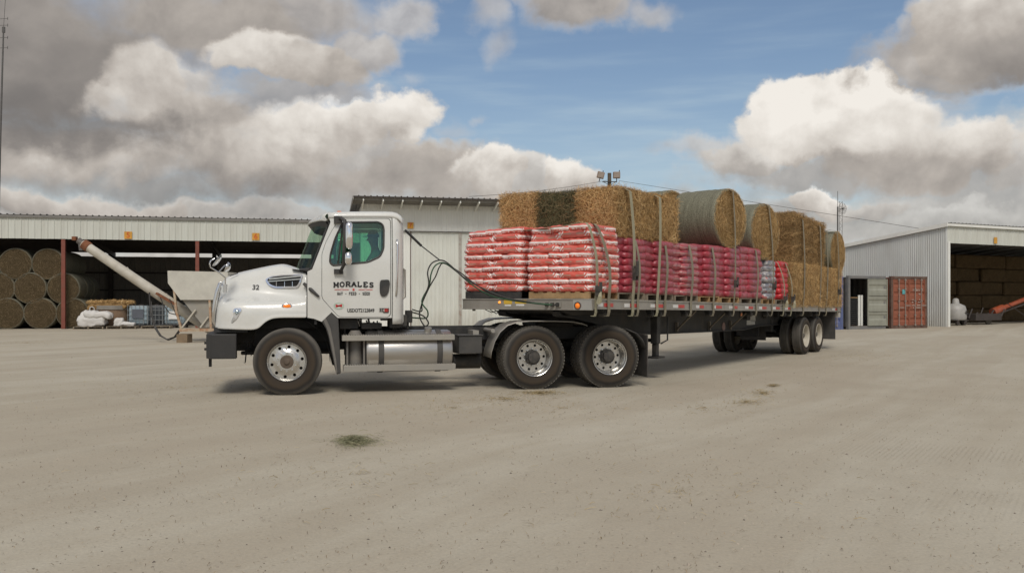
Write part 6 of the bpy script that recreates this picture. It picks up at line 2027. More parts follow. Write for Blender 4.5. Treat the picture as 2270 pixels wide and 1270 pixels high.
    for px, w_, h_, lab, rot in ((264, .22, .40, 'upright crumpled white sack on the pallet beside the bulk bag', 0), (283, .34, .20, 'collapsed small white sack lying on the pallet beside the upright one', .1)):
        u, z = SHD.at(px, 727, -.25)
        o = bm_obj('small_sack', rbox(w_, .22, h_ / 2, (10, 8, 8), .1, lambda p: p + Vector((.04, .03, .03)) * mnoise.fractal(p * 8 + Vector((px, 0, 0)), 1, 2, 3) + Vector((.06 * p.z, 0, 0))), CREAM); o.location = SHD.w(u, -.25, .13 + h_ / 2); tag(o, lab, 'sack')
        o.rotation_euler = (0, rot, SHD.yaw)
    # caged liquid totes
    POLY = pm('tote_plastic', (.30, .38, .42), .35, var=.08); DPOLY = pm('dark_tote_plastic', (.03, .035, .04), .4); CAGE = pm('cage_steel', (.34, .35, .35), .4, .8)
    for px, mt, lab in ((310, POLY, 'pale blue caged liquid tote with a dark label'), (345, DPOLY, 'black caged liquid tote beside the pale blue one'), (386, POLY, 'pale blue caged liquid tote with white sheet beside the hopper leg')):
        u, z = SHD.at(px, 726, .5)
        e = thing('liquid_tote', lab, 'tank', SHD.w(u, .9, 0), SHD.yaw, 'caged liquid totes')
        bt = bm_obj('bottle', rbox(.52, .48, .47, (10, 10, 8), .09), mt, e); bt.location = (0, 0, .66)
        mb = MB()
        for k in range(7):
            x = -.55 + k * 1.1 / 6; mb.box(x - .009, x + .009, -.525, -.507, .16, 1.15); mb.box(x - .009, x + .009, .507, .525, .16, 1.15)
        for k in range(5):
            z_ = .18 + k * .95 / 4; mb.box(-.56, .56, -.545, -.526, z_ - .01, z_ + .01); mb.box(-.575, -.556, -.52, .52, z_ - .01, z_ + .01); mb.box(.556, .575, -.52, .52, z_ - .01, z_ + .01)
        mb.build('cage', CAGE, e)
        mb = MB(); mb.box(-.58, .58, -.5, .5, .10, .15)
        for x in (-.5, 0, .5):
            mb.box(x - .07, x + .07, -.5, .5, 0, .10)
        mb.build('base', STEELD, e)
        mb = MB(); mb.lathe([(0, 1.13), (.12, 1.13), (.12, 1.19), (0, 1.2)], 16, Matrix.Rotation(R(90), 4, 'X')); mb.build('lid', STEELD, e)
        if px == 310:
            mb = MB(); mb.box(-.33, .2, -.56, -.548, .5, .95); mb.build('label_plate', pm('grey_label', (.10, .11, .13), .5), e)
        if px == 386:
            mb = MB(); mb.box(-.25, .25, -.56, -.548, .45, .85); mb.build('label_plate', WHT, e)


build_left_shed()


def build_auger():
    D = 31.5
    t = thing('grain_auger', 'rusty white grain auger with its tube sloping up from a cream steel hopper', 'auger', (0, 0, 0))
    TW = pm('auger_paint', (.50, .47, .40), .55, var=.10, vs=2, dirt=.55, ds=3, dcol=(.34, .28, .20), bump=.1)
    TR_ = pm('rusty_cream_paint', (.46, .38, .27), .7, var=.1, dirt=.95, ds=5, dcol=(.30, .10, .03))
    a, b = P3(184, 540, D), P3(305, 622, D); c = P3(472, 733, D + .3)
    mb = MB(); mb.tube([a, b, c], [.155, .17, .185], 20); mb.build('tube', TW, t, smooth=50)
    d = (c - a).normalized()
    mb = MB(); mb.tube([a + d * .02, a + d * .25], .18, 18); mb.tube([a - d * .22, a], .07, 10); mb.box(-.07, .07, -.08, .08, -.08, .05, Matrix.Translation(a - d * .34)); mb.build('spout_head', RUST, t)
    mb = MB(); mb.tube([a - d * .20, a - d * .02], .11, 12); mb.tube([a - d * .08, a - d * .04 + Vector((0, 0, -.26))], .10, 10); mb.build('spout', pm('grey_spout', (.10, .09, .085), .6, dirt=.5), t)
    mb = MB(); p, q = P3(347, 650, D - .22), P3(388, 674, D - .22); mb.bar(p, q, .16, .07); mb.build('rusty_patch', RUST, t)
    # flange rings on the tube
    for f in (.32, .62):
        p = a + (c - a) * f; mb = MB(); mb.tube([p - d * .02, p + d * .02], .185, 18); mb.build('flange', TW, t)
    # hopper
    y0, y1 = D - .75, D + .75
    out = [P3(x, y, y0) for x, y in ((371, 600), (505, 603), (505, 640), (478, 665), (400, 665), (372, 628))]
    mb = MB(); vs = [(p.x, y0, p.z) for p in out] + [(p.x, y1, p.z) for p in out]; n = len(out)
    mb.add(vs, [tuple(range(n))] + [tuple(range(n, 2 * n))[::-1]] + [(i, i + n, (i + 1) % n + n, (i + 1) % n) for i in range(1, n)])
    h = mb.build('hopper', pm('hopper_paint', (.56, .54, .47), .55, var=.05, dirt=.5, ds=1.6, dcol=(.34, .32, .28)), t, bevel=.01)
    out = [P3(x, y, y0 + .1) for x, y in ((404, 665.5), (476, 665.5), (470, 725), (452, 725))]
    mb = MB(); vs = [(p.x, y0 + .12, p.z) for p in out] + [(p.x, y0 + 1.0, p.z) for p in out]; mb.add(vs, [(0, 1, 2, 3), (4, 7, 6, 5), (0, 3, 7, 4), (1, 5, 6, 2), (0, 4, 5, 1), (2, 6, 7, 3)]); mb.build('boot', pm('boot_paint', (.30, .285, .25), .7, dirt=.5), t)

    def bar(name, pts, w, m, dy=0):
        for (p, q) in zip(pts, pts[1:]):
            mb = MB(); mb.bar(P3(*p, D - .7 + dy), P3(*q, D - .7 + dy), w, w); mb.build(name, m, t)
    for dy in (0, 1.35):
        bar('leg', [(386, 640), (391, 690), (402, 728)], .07, TR_, dy); bar('leg', [(465, 664), (468, 730)], .07, TR_, dy); bar('brace', [(403, 727), (434, 686)], .05, TW, dy); bar('brace', [(444, 726), (462, 702)], .045, TW, dy)
        bar('skid', [(398, 731.5), (504, 731)], .10, TR_, dy)
    p = P3(407, 747, D - .7); q = P3(397, 736, D - .7)
    for x0_, x1_, y0_, y1_ in ((p.x - .17, p.x + .19, D - .9, D - .4), (p.x + 1.2, p.x + 1.5, D + .4, D + .9)):
        mb = MB(); mb.box(x0_, x1_, y0_, y1_, 0, .29); mb.build('wood_block', pm('weathered_timber', (.22, .16, .10), .85, var=.2, bump=.3), t)
    # hydraulic hoses trailing to the ground and back
    for k, off in enumerate((0, .05)):
        pts = [P3(332, 668, D - .2), P3(335, 700, D - .3), P3(343, 727, D - .5 + off), P3(354, 744, D - .6 + off), P3(370, 752 + k * 2, D - .7 + off), P3(386, 747, D - .7), P3(396, 733, D - .7), P3(402, 728, D - .7)]
        mb = MB(); mb.tube([Vector((v.x + off, v.y, max(.03, v.z))) for v in pts], .02, 6); mb.build('hydraulic_hose', BLACKPL, t, smooth=60)
    pts = [P3(352, 650, D - .25), P3(362, 676, D - .3), P3(376, 694, D - .35), P3(400, 700, D - .4)]
    mb = MB(); mb.tube(pts, .018, 6); mb.tube([P3(376, 662, D - .3), P3(396, 712, D - .3)], .014, 6); mb.tube([P3(331, 648, D - .2), P3(332, 668, D - .2)], .03, 6); mb.build('hydraulic_hose', BLACKPL, t, smooth=60)


build_auger()

# --- tall white store in the middle
MID = Frame(P3(800, 600, 46.5).x, 46.5, R(12.6))


def build_mid():
    t = thing('storage_building', 'tall white steel storage building with sliding doors and a deep eave', 'building', (MID.ox, MID.oy, 0), MID.yaw)
    m = MID.at
    zd = m(960, 513, 0)[1]; zw = m(960, 452, 0)[1]
    U1 = 13.5
    # header and door leaves, each leaf a row of ribbed sheets
    sheets('wall_panel', t, SHEETW2, 0, U1, 0, zd, zw - zd, w=1.2, pitch=.3, depth=.018)
    ua, ub = m(911, 600, 0)[0], m(1019.5, 600, 0)[0]
    for (x0, x1) in ((0, ua - .03), (ua + .03, ub - .05), (ub + .10, U1)):
        sheets('door_panel', t, SHEETW2 if x0 == 0 else pm('door_steel_sheet', (.66, .67, .61), .5, var=.05, dirt=.3, ds=2.3, dcol=(.38, .35, .29), stretch=(1, 1, .18), lowdirt=(0, .9, .8)), x0, x1, .03, 0, zd - .03, w=.84, pitch=.21, depth=.022)
    mb = MB(); mb.box(-.02, U1, -.07, -.02, zd - .045, zd - .01); mb.build('door_track', STEELD, t)
    mb = MB(); mb.box(ua - .035, ua + .005, -.035, .02, 0, zd - .05); mb.build('door_edge', pm('thin_rusty_edge', (.12, .08, .06), .7), t)
    mb = MB(); mb.box(ub - .06, ub + .085, -.05, .02, 0, zd - .05); mb.build('door_post', pm('flaking_post', (.42, .40, .36), .6, var=.1, dirt=.9, ds=4, dcol=(.26, .18, .13)), t)
    sheets('side_panel', t, SHEETW2, 0, 12, 0, 0, zw - .2, rz=1, w=1.0)
    sheets('side_panel', t, SHEETW2, 0, 12, U1, 0, zw - .2, rz=1, w=1.0)
    # roof with a deep eave carried on white rafter ends
    ev = -1.35
    ze = m(785, 434, ev)[1]; sl = .10
    u0 = m(783.5, 440, ev)[0]
    w = .914; n = int((U1 + .5 - u0) / w) + 1
    pts = []
    for i in range(3):
        x = i * w / 3
        pts += [(x, 0), (x + w / 3 * .70, 0), (x + w / 3 * .78, .045), (x + w / 3 * .92, .045)]
    pts.append((w, 0))
    mm = MB(); mm.sheet([[(x, ev, y) for x, y in pts], [(x, 12.3, y - sl * 14.3) for x, y in pts]])
    first = mm.build('roof_panel', pm('roof_underside', (.34, .33, .31), .55, .3, var=.1), t)
    for k in range(n):
        o = first if k == 0 else first.copy()
        if k:
            COL.objects.link(o); o.parent = t
        o.location = (u0 + k * w, 0, ze + (.003 if k % 2 else 0))
    mb = MB(); mb.box(u0, U1 + .5, ev - .03, ev + .01, ze - .07, ze + .0); mb.build('eave_trim', STEELD, t)
    mb = MB(); mb.bar((u0 - .01, ev, ze - .06), (u0 - .01, 12.3, ze - .06 - sl * 14.3), .05, .18); mb.build('rake_trim', pm('rake_trim', (.30, .29, .27), .6), t)
    for v in (-1.0, -.5, -.1):
        mb = MB(); mb.box(u0, U1 + .5, v - .03, v + .03, ze - sl * (v - ev) - .14, ze - sl * (v - ev) - .01); mb.build('purlin', pm('purlin_steel', (.30, .29, .27), .6), t)
    mb = MB(); mb.box(0, U1, -.01, .04, zw, ze - sl * 1.35 - .02); mb.build('eave_shade_strip', DARK, t)  # shade under the eave put in as a black strip above the wall
    k = 0
    while k < 14:
        u = .06 + k * .985
        mb = MB(); mb.bar((u, ev + .05, ze - .17), (u, -.02, ze - sl * 1.35 - .34), .06, .12); mb.build('rafter_end', SHEETW2, t); k += 1
    u, z = m(910, 500, -.06)
    number_sign('orange square sign with number 7 on the tall white storage building', '7', MID, u, -.05, z, .32, .32)


build_mid()

# --- shed on the right
RGT = Frame(P3(2100, 600, 47.4).x, 47.4, R(27.8))


def build_right():
    t = thing('machinery_shed', 'open fronted steel shed at the right with a ribbed grey side wall', 'shed', (RGT.ox, RGT.oy, 0), RGT.yaw)
    m = RGT.at
    zt = m(2100, 497, 0)[1]; zh = m(2105, 539, 0)[1]
    U1, DEP = 34.0, 15.0; sl = .113
    sheets('fascia_panel', t, SHEETW, 0, U1, 0, zh, zt - zh)
    # side wall: narrow sheets whose tops follow the roof
    w = .8; n = int(DEP / w)
    for k in range(n):
        v0 = k * w; v1 = v0 + w
        pts = []
        c = int(round(w / .133))
        for i in range(c * 4 + 1):
            a = i / (c * 4) * w; d = -.03 + .03 * math.cos(i * math.pi / 2)
            pts.append((d, v0 + a))
        mb = MB(); mb.sheet([[(d, v, 0) for d, v in pts], [(d, v, zt - sl * v - .02) for d, v in pts]]); mb.build('side_panel', SHEETG, t)
    mb = MB(); mb.box(.01, .17, -.05, .12, 0, zh + .1); mb.build('corner_post', SHEETW2, t)
    # roof
    ww = .914; n = int((U1 + .3) / ww) + 1
    pts = []
    for i in range(3):
        x = i * ww / 3
        pts += [(x, 0), (x + ww / 3 * .70, 0), (x + ww / 3 * .78, .045), (x + ww / 3 * .92, .045)]
    pts.append((ww, 0))
    mm = MB(); mm.sheet([[(x, -.15, y) for x, y in pts], [(x, DEP + .2, y - sl * (DEP + .2)) for x, y in pts]])
    first = mm.build('roof_panel', ROOFM, t)
    for k in range(n):
        o = first if k == 0 else first.copy()
        if k:
            COL.objects.link(o); o.parent = t
        o.location = (-.12 + k * ww, 0, zt + .05 + (.003 if k % 2 else 0))
    mb = MB(); mb.box(-.10, U1, -.13, -.03, zt - .10, zt + .035); mb.build('eave_trim', SHEETW2, t)
    mb = MB(); mb.bar((-.13, -.12, zt - .03), (-.13, DEP, zt - .03 - sl * DEP), .06, .20); mb.build('rake_trim', SHEETW2, t)
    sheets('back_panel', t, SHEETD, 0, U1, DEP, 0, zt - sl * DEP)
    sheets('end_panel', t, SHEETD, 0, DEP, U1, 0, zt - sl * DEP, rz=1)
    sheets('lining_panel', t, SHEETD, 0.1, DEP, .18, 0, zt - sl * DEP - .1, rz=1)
    mb = MB(); mb.box(.1, U1, .03, .15, zh, zh + .14); mb.build('header_beam', STEELD, t)
    u, z = m(2207, 533, -.06)
    number_sign('orange sign plate on the fascia of the open shed at the right', '', RGT, u, -.05, z, .26, .34)
    # hay stacked inside
    rs = random.Random(9)
    bm = rbox(1.18, .45, .415, (20, 8, 8), .06, lambda p: p + Vector((1, 1, 1)) * .02 * mnoise.fractal(p * 5, 1, 2, 3))
    me = bpy.data.meshes.new('stored_bale'); bm.to_mesh(me); bm.free(); me.materials.append(hay_mat('dull_old_hay', (.12, .085, .045), (.20, .14, .075), (.05, .034, .018))); me.shade_smooth()  # dull brown hay for the stored bales
    rw = ['bottom', 'second', 'third', 'fourth', 'top']
    for k in range(5):
        for c in range(8):
            o = bpy.data.objects.new('stored_hay_bale', me); COL.objects.link(o)
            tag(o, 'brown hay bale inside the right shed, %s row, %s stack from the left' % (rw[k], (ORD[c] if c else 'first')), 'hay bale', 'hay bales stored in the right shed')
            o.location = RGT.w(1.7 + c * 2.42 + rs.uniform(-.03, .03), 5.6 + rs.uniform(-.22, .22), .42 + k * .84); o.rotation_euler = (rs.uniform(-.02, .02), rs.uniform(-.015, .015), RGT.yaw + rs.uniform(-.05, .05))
    # white tank inside the opening
    u, z = m(2121, 700, 1.6)
    e = thing('white_tank', 'rounded white tank with a short neck just inside the right shed', 'tank', RGT.w(u - .1, 1.6, .30), RGT.yaw)
    e.scale = (.8, .8, .8)
    mb = MB(); mb.lathe([(0, 0), (.62, .0), (.70, .12), (.68, .7), (.60, .98), (.30, 1.12), (.24, 1.14), (.20, 1.42), (.10, 1.5), (0, 1.5)], 28, Matrix.Rotation(R(90), 4, 'X')); mb.build('shell', pm('tank_white', (.40, .39, .37), .5, dirt=.3), e, smooth=50)
    mb = MB(); mb.tube([(.1, -.72, .42), (.1, -.73, .62), (.42, -.66, .62), (.42, -.66, .42), (.1, -.72, .42)], .02, 5); mb.tube([(.0, -.72, .5), (.5, -.62, .5)], .018, 5); mb.build('tank_mark', BLK, e)
    mb = MB(); mb.box(-.6, .7, -.5, .5, -.06, -.0); mb.tube([(-.4, -.5, -.2), (-.4, -.35, -.2)], .15, 12); mb.tube([(.35, -.5, -.2), (.35, -.35, -.2)], .15, 12); mb.build('skid', STEELD, e)
    # orange auger with black undercarriage
    e = thing('orange_auger', 'orange grain auger tube on a black wheeled undercarriage in the right shed', 'auger', RGT.w(3.2, 2.2, 0), RGT.yaw)
    OR = pm('orange_paint', (.34, .06, .018), .45, dirt=.3, ds=4)

    def L(px, py, v):
        uu, zz = m(px, py, v); return Vector((uu - 3.2, v - 2.2, max(.06, zz)))
    mb = MB(); mb.tube([L(2205, 690, 2.0), L(2300, 652, 2.0), L(2420, 600, 2.0)], .13, 14); mb.build('tube', OR, e, smooth=50)
    mb = MB(); mb.tube([L(2200, 692, 2.0), L(2222, 683, 2.0)], .22, 14); mb.build('gear_housing', OR, e, smooth=50)
    mb = MB(); mb.tube([L(2195, 702, 1.9), L(2420, 620, 1.9)], .05, 8); mb.tube([L(2110, 702, 1.9), L(2200, 704, 1.9)], .06, 8); mb.tube([L(2232, 672, 1.7), L(2290, 712, 1.7)], .025, 6)
    mb.box(-2.0, .3, -.5, .6, .25, .62, Matrix.Translation(L(2200, 712, 1.9) * Vector((1, 1, 0)) if False else Vector((L(2195, 712, 1.9).x, -.3, 0))))
    for k in range(9):
        x = L(2120 + k * 12, 700, 1.8).x
        mb.tube([(x, -.5, .35 + .2 * random.random()), (x + .3, -.5, .55 + .4 * random.random())], .04, 6)
    mb.build('undercarriage', STEELD, e)
    mb = MB()
    for px in (2135, 2190):
        p = L(px, 713, 1.7); mb.lathe([(0, -.08), (.2, -.08), (.26, -.05), (.26, .05), (.2, .08), (0, .08)], 18, Matrix.Translation((p.x, p.y, .26)))
    mb.build('wheel', RUBBER, e)


build_right()

# --- shipping containers against the right shed
CTN = Frame(18.75, 44.6, R(24))


def corr_panel(w, h, nrib, depth, m, horizontal=True):
    """door leaf face in (x, z): horizontal pressed swages"""
    rows = []
    z = 0
    ys = [0]
    prof = [(0, 0)]
    seg = h / nrib
    for i in range(nrib):
        b = i * seg
        prof += [(b + seg * .30, 0), (b + seg * .42, depth), (b + seg * .60, depth), (b + seg * .72, 0)]
    prof.append((h, 0))
    mb = MB(); mb.sheet([[(0, y, z) for z, y in prof], [(w, y, z) for z, y in prof]])
    return mb


def build_containers():
    REDC = pm('container_red', (.27, .085, .045), .55, var=.10, vs=2, dirt=.5, ds=4, dcol=(.20, .09, .055), bump=.08)
    BLUE = pm('container_blue', (.10, .13, .27), .5, var=.08, dirt=.4, ds=4, dcol=(.17, .16, .20))
    GRN = pm('container_grey_green', (.30, .30, .245), .6, var=.06, dirt=.4, ds=2, dcol=(.16, .155, .13))
    DK = pm('container_frame', (.10, .05, .035), .7, dirt=.4); GF = pm('grey_frame', (.16, .16, .16), .7, dirt=.4)
    ROD = pm('locking_rod_steel', (.34, .30, .26), .5, .4)

    def shell(t, mat, frame, W_=2.44, H=2.59, Lc=6.06):
        mb = MB()
        for x in (0, W_ - .12):
            mb.box(x, x + .12, -.0, .14, 0, H)
        mb.build('corner_post', frame, t)
        mb = MB(); mb.box(.125, W_ - .125, 0, .12, H - .13, H - .002); mb.build('header', frame, t)
        mb = MB(); mb.box(.125, W_ - .125, 0, .14, .0, .15); mb.build('door_sill', frame, t)
        for x, rz in ((.05, 90), (W_ - .05, 90)):
            pts = []
            for i in range(66):
                pts.append((.03 * (1 if (i // 2) % 2 else -1), .145 + (Lc - .16) * i / 65))
            mb = MB(); mb.sheet([[(x + d, v, .15) for d, v in pts], [(x + d, v, H - .1) for d, v in pts]]); mb.build('side_wall', mat, t)
        mb = MB(); mb.box(.0, W_, .145, Lc, H - .10, H - .06); mb.build('roof', mat, t)
        mb = MB(); mb.box(.06, W_ - .06, .145, Lc, .12, .15); mb.build('floor', pm('plywood', (.12, .08, .05), .8), t)
        mb = MB(); mb.box(.0, W_, Lc, Lc + .05, 0, H - .05); mb.build('end_wall', mat, t)
        for x in (-.005, W_ - .155):
            for z in (0, H - .12):
                mb = MB(); mb.box(x, x + .16, -.012, .16, z - .003, z + .123); mb.build('corner_casting', frame, t)

    def door(t, x, mat, rods=2, ribs=5, w=1.085, H=2.59, yaw=0.0, left=True, frame=None, handle=True):
        e = empty('door', (x, 0, .16), yaw, t)
        h = H - .31
        mb = corr_panel(w - .10, h - .10, ribs, .035, mat); p = mb.build('door_skin', mat, e); p.location = (.05, .02, .05)
        mb = MB()
        mb.box(0, .05, 0, .06, 0, h); mb.box(w - .05, w, 0, .06, 0, h); mb.box(.05, w - .05, 0, .055, 0, .05); mb.box(.05, w - .05, 0, .055, h - .05, h); mb.box(.05, w - .05, .060, .065, .05, h - .05); mb.build('door_frame', frame or mat, e)
        for k in range(rods):
            xx = w * (.32 + .4 * k)
            mb = MB(); mb.tube([(xx, -.045, -.04), (xx, -.045, h + .04)], .017, 8)
            for z in (.02, .5, 1.2, 1.8, h - .03):
                mb.box(xx - .04, xx + .04, -.07, -.0, z - .03, z + .03)
            if handle:
                mb.box(xx - .0, xx + .30, -.08, -.065, .86 + .1 * k, .90 + .1 * k)
            mb.build('locking_rod', ROD, e)
        return e
    t = thing('shipping_container', 'rust red shipping container with closed doors and white lettering', 'container', (CTN.ox, CTN.oy, 0), CTN.yaw)
    shell(t, REDC, DK)
    d1 = door(t, .13, REDC, frame=REDC); d2 = door(t, 1.225, REDC, frame=REDC)
    mb = MB(); mb.box(.62, .80, .0, .012, 1.55, 1.78); mb.build('sticker', pm('teal_sticker', (.12, .40, .42), .5), d1)
    WL = pm('worn_white_lettering', (.50, .40, .34), .6, dirt=.5, ds=30, dcol=(.3, .12, .08))
    text_obj('lettering', 'TRI 84751 8', .135, (.56, .012, 1.74), (R(90), 0, 0), WL, d2, ext=.006, off=.002, sx=1.0)
    text_obj('lettering', '4G1', .12, (.74, .012, 1.55), (R(90), 0, 0), WL, d2, ext=.006, off=.002)
    rr = random.Random(4)      # the rest of the print has worn to unreadable scraps
    mb = MB()
    for z in (1.25, 1.12, .96, .84):
        for x in (.18, .27, .52, .60, .68, .77):
            if rr.random() < .8:
                mb.box(x, x + rr.uniform(.03, .07), -.004, .03, z, z + rr.uniform(.03, .06))
    o = mb.build('worn_print', WL, d2); o['kind'] = 'stuff'
    t = thing('shipping_container', 'grey shipping container standing half open, one grey green door leaf closed', 'container', CTN.w(-2.78, 0), CTN.yaw + R(1))
    shell(t, GF, GF)
    dr = door(t, 1.235, GRN, rods=0, ribs=3, frame=GRN, w=1.30); dr.location.y = -.05
    mb = MB(); mb.box(.04, 1.26, -.02, .0, .70, .76); mb.box(.04, 1.26, -.02, .0, 1.48, 1.54); mb.build('stiffener', GRN, dr)
    tb = thing('shipping_container', 'blue shipping container with closed doors beside the half open grey one', 'container', CTN.w(-5.42, .1), CTN.yaw + R(1))
    shell(tb, BLUE, BLUE)
    door(tb, .13, BLUE, frame=BLUE); door(tb, 1.225, BLUE, frame=BLUE)
    # gear inside the open half
    e = thing('black_rack', 'black slatted rack standing in the open container', 'rack', CTN.w(-2.78 + .30, .35, .155), CTN.yaw)
    mb = MB()
    for x in (0, .56):
        mb.box(x, x + .05, 0, .05, 0, 1.35)
    for k in range(13):
        mb.box(.05, .56, 0.005, .03, .05 + k * .1, .11 + k * .1)
    mb.build('frame', pm('rack_black', (.02, .02, .02), .5), e); mb = MB(); mb.box(-.02, .64, 0, .5, 1.36, 1.40); mb.build('top_board', WOOD, e)
    for k in range(2):
        o = MB(); o.box(0, .13, 0, .04, 0, 1.5); o = o.build('white_board', SHEETW2, None, bevel=.01); tag(o, ('narrow white board leaning beside the black rack', 'second white board, next to the grey green door')[k], 'board'); o.location = CTN.w(-2.78 + .93 + k * .17, .30, .155); o.rotation_euler = (0, 0, CTN.yaw)


build_containers()


# ------------------------------------------------------------------ masts, pole, wires
def build_masts():
    GAL = pm('weathered_galvanised', (.12, .115, .11), .6, .4)
    D = 75.0
    b = P3(1857, 600, D)
    t = thing('antenna_mast', 'slim antenna mast with a grid dish rising beyond the trailer', 'antenna', (b.x, D, 0))
    top = P3(1855, 424, D).z
    mb = MB(); mb.tube([(0, 0, 0), (0, 0, top - 1.3)], .06, 7); mb.tube([(0, 0, top - 1.3), (0, 0, top)], .022, 6); mb.build('pole', GAL, t)
    mb = MB(); zt = P3(0, 446, D).z
    for x in (.18, .42):
        mb.tube([(x, .1, 0), (x, .1, zt)], .016, 5)
    k = 0
    while k * .25 < zt - .25:
        mb.tube([(.18 if k % 2 else .42, .1, k * .25), (.42 if k % 2 else .18, .1, k * .25 + .25)], .010, 4); k += 1
    mb.tube([(0, 0, zt - .1), (.42, .1, zt - .1)], .012, 4); mb.build('lattice', GAL, t)
    c = P3(1868, 463, D)
    mb = MB()
    for r in (.10, .20, .30, .39):
        mb.tube([(c.x - b.x + r * .78 * math.cos(a), -.1 - .25 * r * math.cos(a) + r * r, c.z + r * 1.18 * math.sin(a)) for a in [i * math.pi / 10 for i in range(21)]], .012, 4)
    for i in range(12):
        a = i * math.pi / 6
        mb.tube([(c.x - b.x, -.1, c.z), (c.x - b.x + .30 * math.cos(a), -.1 - .1 * math.cos(a) + .15, c.z + .46 * math.sin(a))], .010, 4)
    mb.tube([(c.x - b.x, -.4, c.z), (c.x - b.x, 0, c.z), (.2, .1, c.z)], .03, 6); mb.build('dish', GAL, t)
    # radio mast at the far left
    D = 62.0
    a, c = P3(10, -30, D), P3(8, 62, D)
    lo = P3(1, 300, D)
    t = thing('radio_mast', 'thin dark radio mast at the left edge of the sky', 'antenna', (lo.x - .3, D, 0))
    ox = lo.x - .3
    mb = MB(); mb.tube([(0, 0, 0), (lo.x - ox, 0, lo.z), (c.x - ox, 0, c.z)], [.09, .07, .05], 7); mb.build('mast', GAL, t)
    mb = MB(); mb.tube([(c.x - ox, 0, c.z), (a.x - ox + .12, 0, a.z)], .015, 5); mb.box(c.x - ox - .09, c.x - ox + .09, -.05, .05, c.z - .35, c.z + .05)
    for k, z in enumerate((c.z + .6, c.z + .15, c.z - .7, c.z - 1.4)):
        mb.tube([(c.x - ox - .3, 0, z), (c.x - ox + .3, 0, z + .02)], .014, 4); mb.tube([(c.x - ox + .28, 0, z - .08), (c.x - ox + .28, 0, z + .12)], .02, 4)
    mb.build('aerial', GAL, t)
    # floodlight pole behind the load
    D = 62.0
    b = P3(1351, 384, D)
    t = thing('floodlight_pole', 'wooden pole with two brown floodlights rising behind the hay', 'floodlight', (b.x, D, 0))
    mb = MB(); mb.tube([(0, 0, 0), (0, 0, b.z)], [.17, .13], 12); mb.build('pole', pm('pole_timber', (.10, .08, .06), .85, var=.2), t)
    BR = pm('floodlight_bronze', (.26, .17, .11), .5)
    z0 = P3(0, 404, D).z
    mb = MB(); mb.box(-.5, .5, -.2, -.15, z0 - .03, z0 + .03); mb.bar((-.45, -.17, z0), (0, -.17, z0 - .25), .03, .03); mb.bar((.45, -.17, z0), (0, -.17, z0 - .25), .03, .03); mb.build('crossarm', STEELD, t)
    for x, tl in ((-.62, 14), (.47, 0)):
        lp = empty('floodlight', (x, -.2, z0 + .45), 0, t); lp.rotation_euler = (0, R(tl), 0)
        mb = MB(); mb.box(-.24, .24, -.12, .14, -.22, .22); mb.build('housing', BR, lp, bevel=.03)
        mb = MB(); mb.box(-.20, .20, -.135, -.121, -.18, .18); mb.build('lens', pm('flood_lens', (.30, .24, .19), .2), lp)
        mb = MB(); mb.tube([(0, 0, -.22), (0, 0, -.45)], .03, 6); mb.build('bracket', STEELD, lp)
        mb = MB(); mb.tube([(.19 if x > 0 else .1, 0, .22), (.19 if x > 0 else .1, 0, .34)], .03, 6); mb.build('photo_cell', STEELD, lp)

    def wire(a, c, sag, lab):
        pts = [a.lerp(c, k / 24) - Vector((0, 0, sag * 4 * (k / 24) * (1 - k / 24))) for k in range(25)]
        mb = MB(); mb.tube(pts, .012, 5); o = mb.build('overhead_wire', STEELD, None); tag(o, lab, 'wire', 'overhead wires')
    wire(P3(1346, 400, 62), P3(1040, 436, 50.5), .15, 'thin overhead wire running left from the floodlight pole to the white building')
    wire(P3(1372, 401, 62), P3(2040, 507, 52.5), .0, 'thin overhead wire running right from the floodlight pole to the right shed')


build_masts()


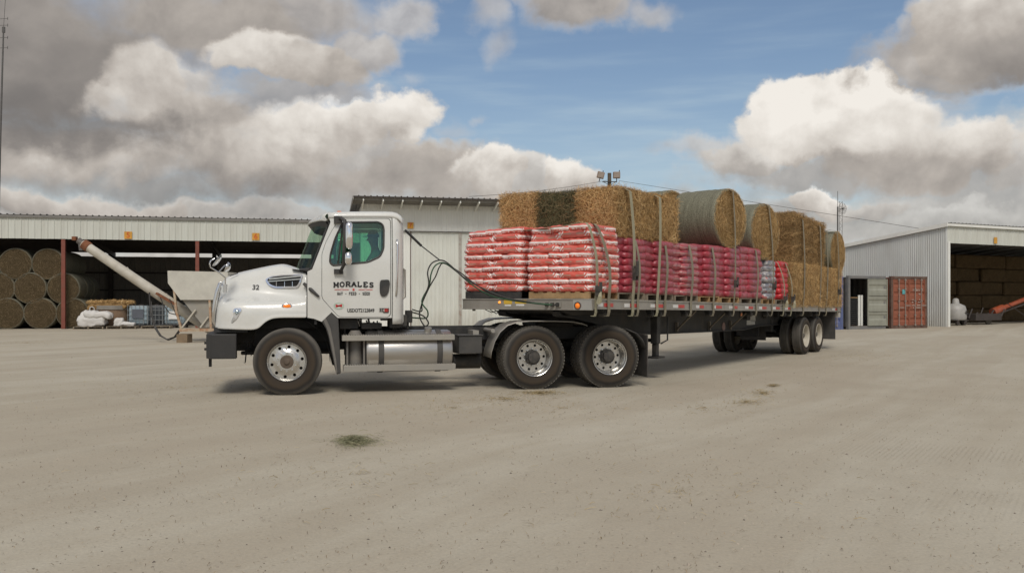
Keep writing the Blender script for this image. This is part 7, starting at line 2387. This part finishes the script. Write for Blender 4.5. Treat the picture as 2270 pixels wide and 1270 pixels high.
# ------------------------------------------------------------------ hay litter on the yard
def litter(label, name, spots, mat, seed, L=(.05, .16), w=.004):
    rs = np.random.RandomState(seed)
    P, Nn = [], []
    for (px, py, rx, ry, n, h) in spots:
        D = CAM_H * F / (py - HOR)
        a = rs.rand(n) * 2 * math.pi; q = rs.normal(size=n) * .45
        X = (px + rx * q * np.cos(a) - CX) / F
        py2 = py + ry * q * np.sin(a)
        DD = CAM_H * F / (py2 - HOR)
        P.append(np.stack([X * DD, DD, np.abs(h * (1 - np.clip(np.abs(q), 0, 1)) * rs.rand(n))], 1))
        m = np.zeros((n, 3)); m[:, 2] = 1; Nn.append(m)
    P = np.concatenate(P); Nn = np.concatenate(Nn)
    o = bpy.data.objects.new(name, straw_mesh(name, P, Nn, mat, rs, L, w, .12)); COL.objects.link(o)
    o['kind'] = 'stuff'; o['label'] = label


litter('small clump of green hay lying on the pale yard', 'green_hay_clump', [(785, 980, 46, 13, 900, .05), (790, 979, 85, 18, 450, .01)], straw_mat('pale_green_hay', [(.15, .155, .08), (.22, .22, .12), (.30, .29, .17), (.40, .35, .22)]), 1, (.05, .20), .0035)
litter('golden hay litter strewn by the drive wheels and across the yard', 'hay_litter',
       [(1195, 872, 85, 8, 900, .012), (1120, 885, 150, 14, 400, .006), (1715, 856, 24, 5, 200, .02), (1690, 872, 55, 14, 320, .008), (1655, 892, 60, 12, 240, .006), (1560, 905, 200, 40, 120, .004), (1250, 905, 300, 40, 160, .004),
        (1000, 905, 320, 45, 260, .004), (1500, 1090, 600, 130, 160, .004), (800, 1050, 600, 130, 160, .004), (400, 860, 400, 60, 220, .004), (60, 760, 180, 10, 250, .01), (1900, 790, 250, 30, 240, .006)],
       straw_mat('trampled_straw', [(.22, .17, .09), (.32, .25, .13), (.40, .31, .17), (.50, .40, .24)]), 2, (.03, .10), .004)


def chaff():
    rs = np.random.RandomState(8)
    n = 5200
    D = 3.8 + 17 * rs.rand(n) ** 1.3
    X = (rs.rand(n) - .5) * 1.3 * D
    P = np.stack([X, D, np.zeros(n)], 1); Nn = np.tile([0, 0, 1.], (n, 1))
    m = straw_mat('dark_chaff', [(.14, .115, .08), (.20, .165, .115), (.28, .22, .15), (.36, .27, .17)])
    o = bpy.data.objects.new('chaff', straw_mesh('chaff', P, Nn, m, rs, (.008, .035), .0032, .08)); COL.objects.link(o)
    o['kind'] = 'stuff'; o['label'] = 'tiny dark bits of chaff scattered over the pale yard'


chaff()
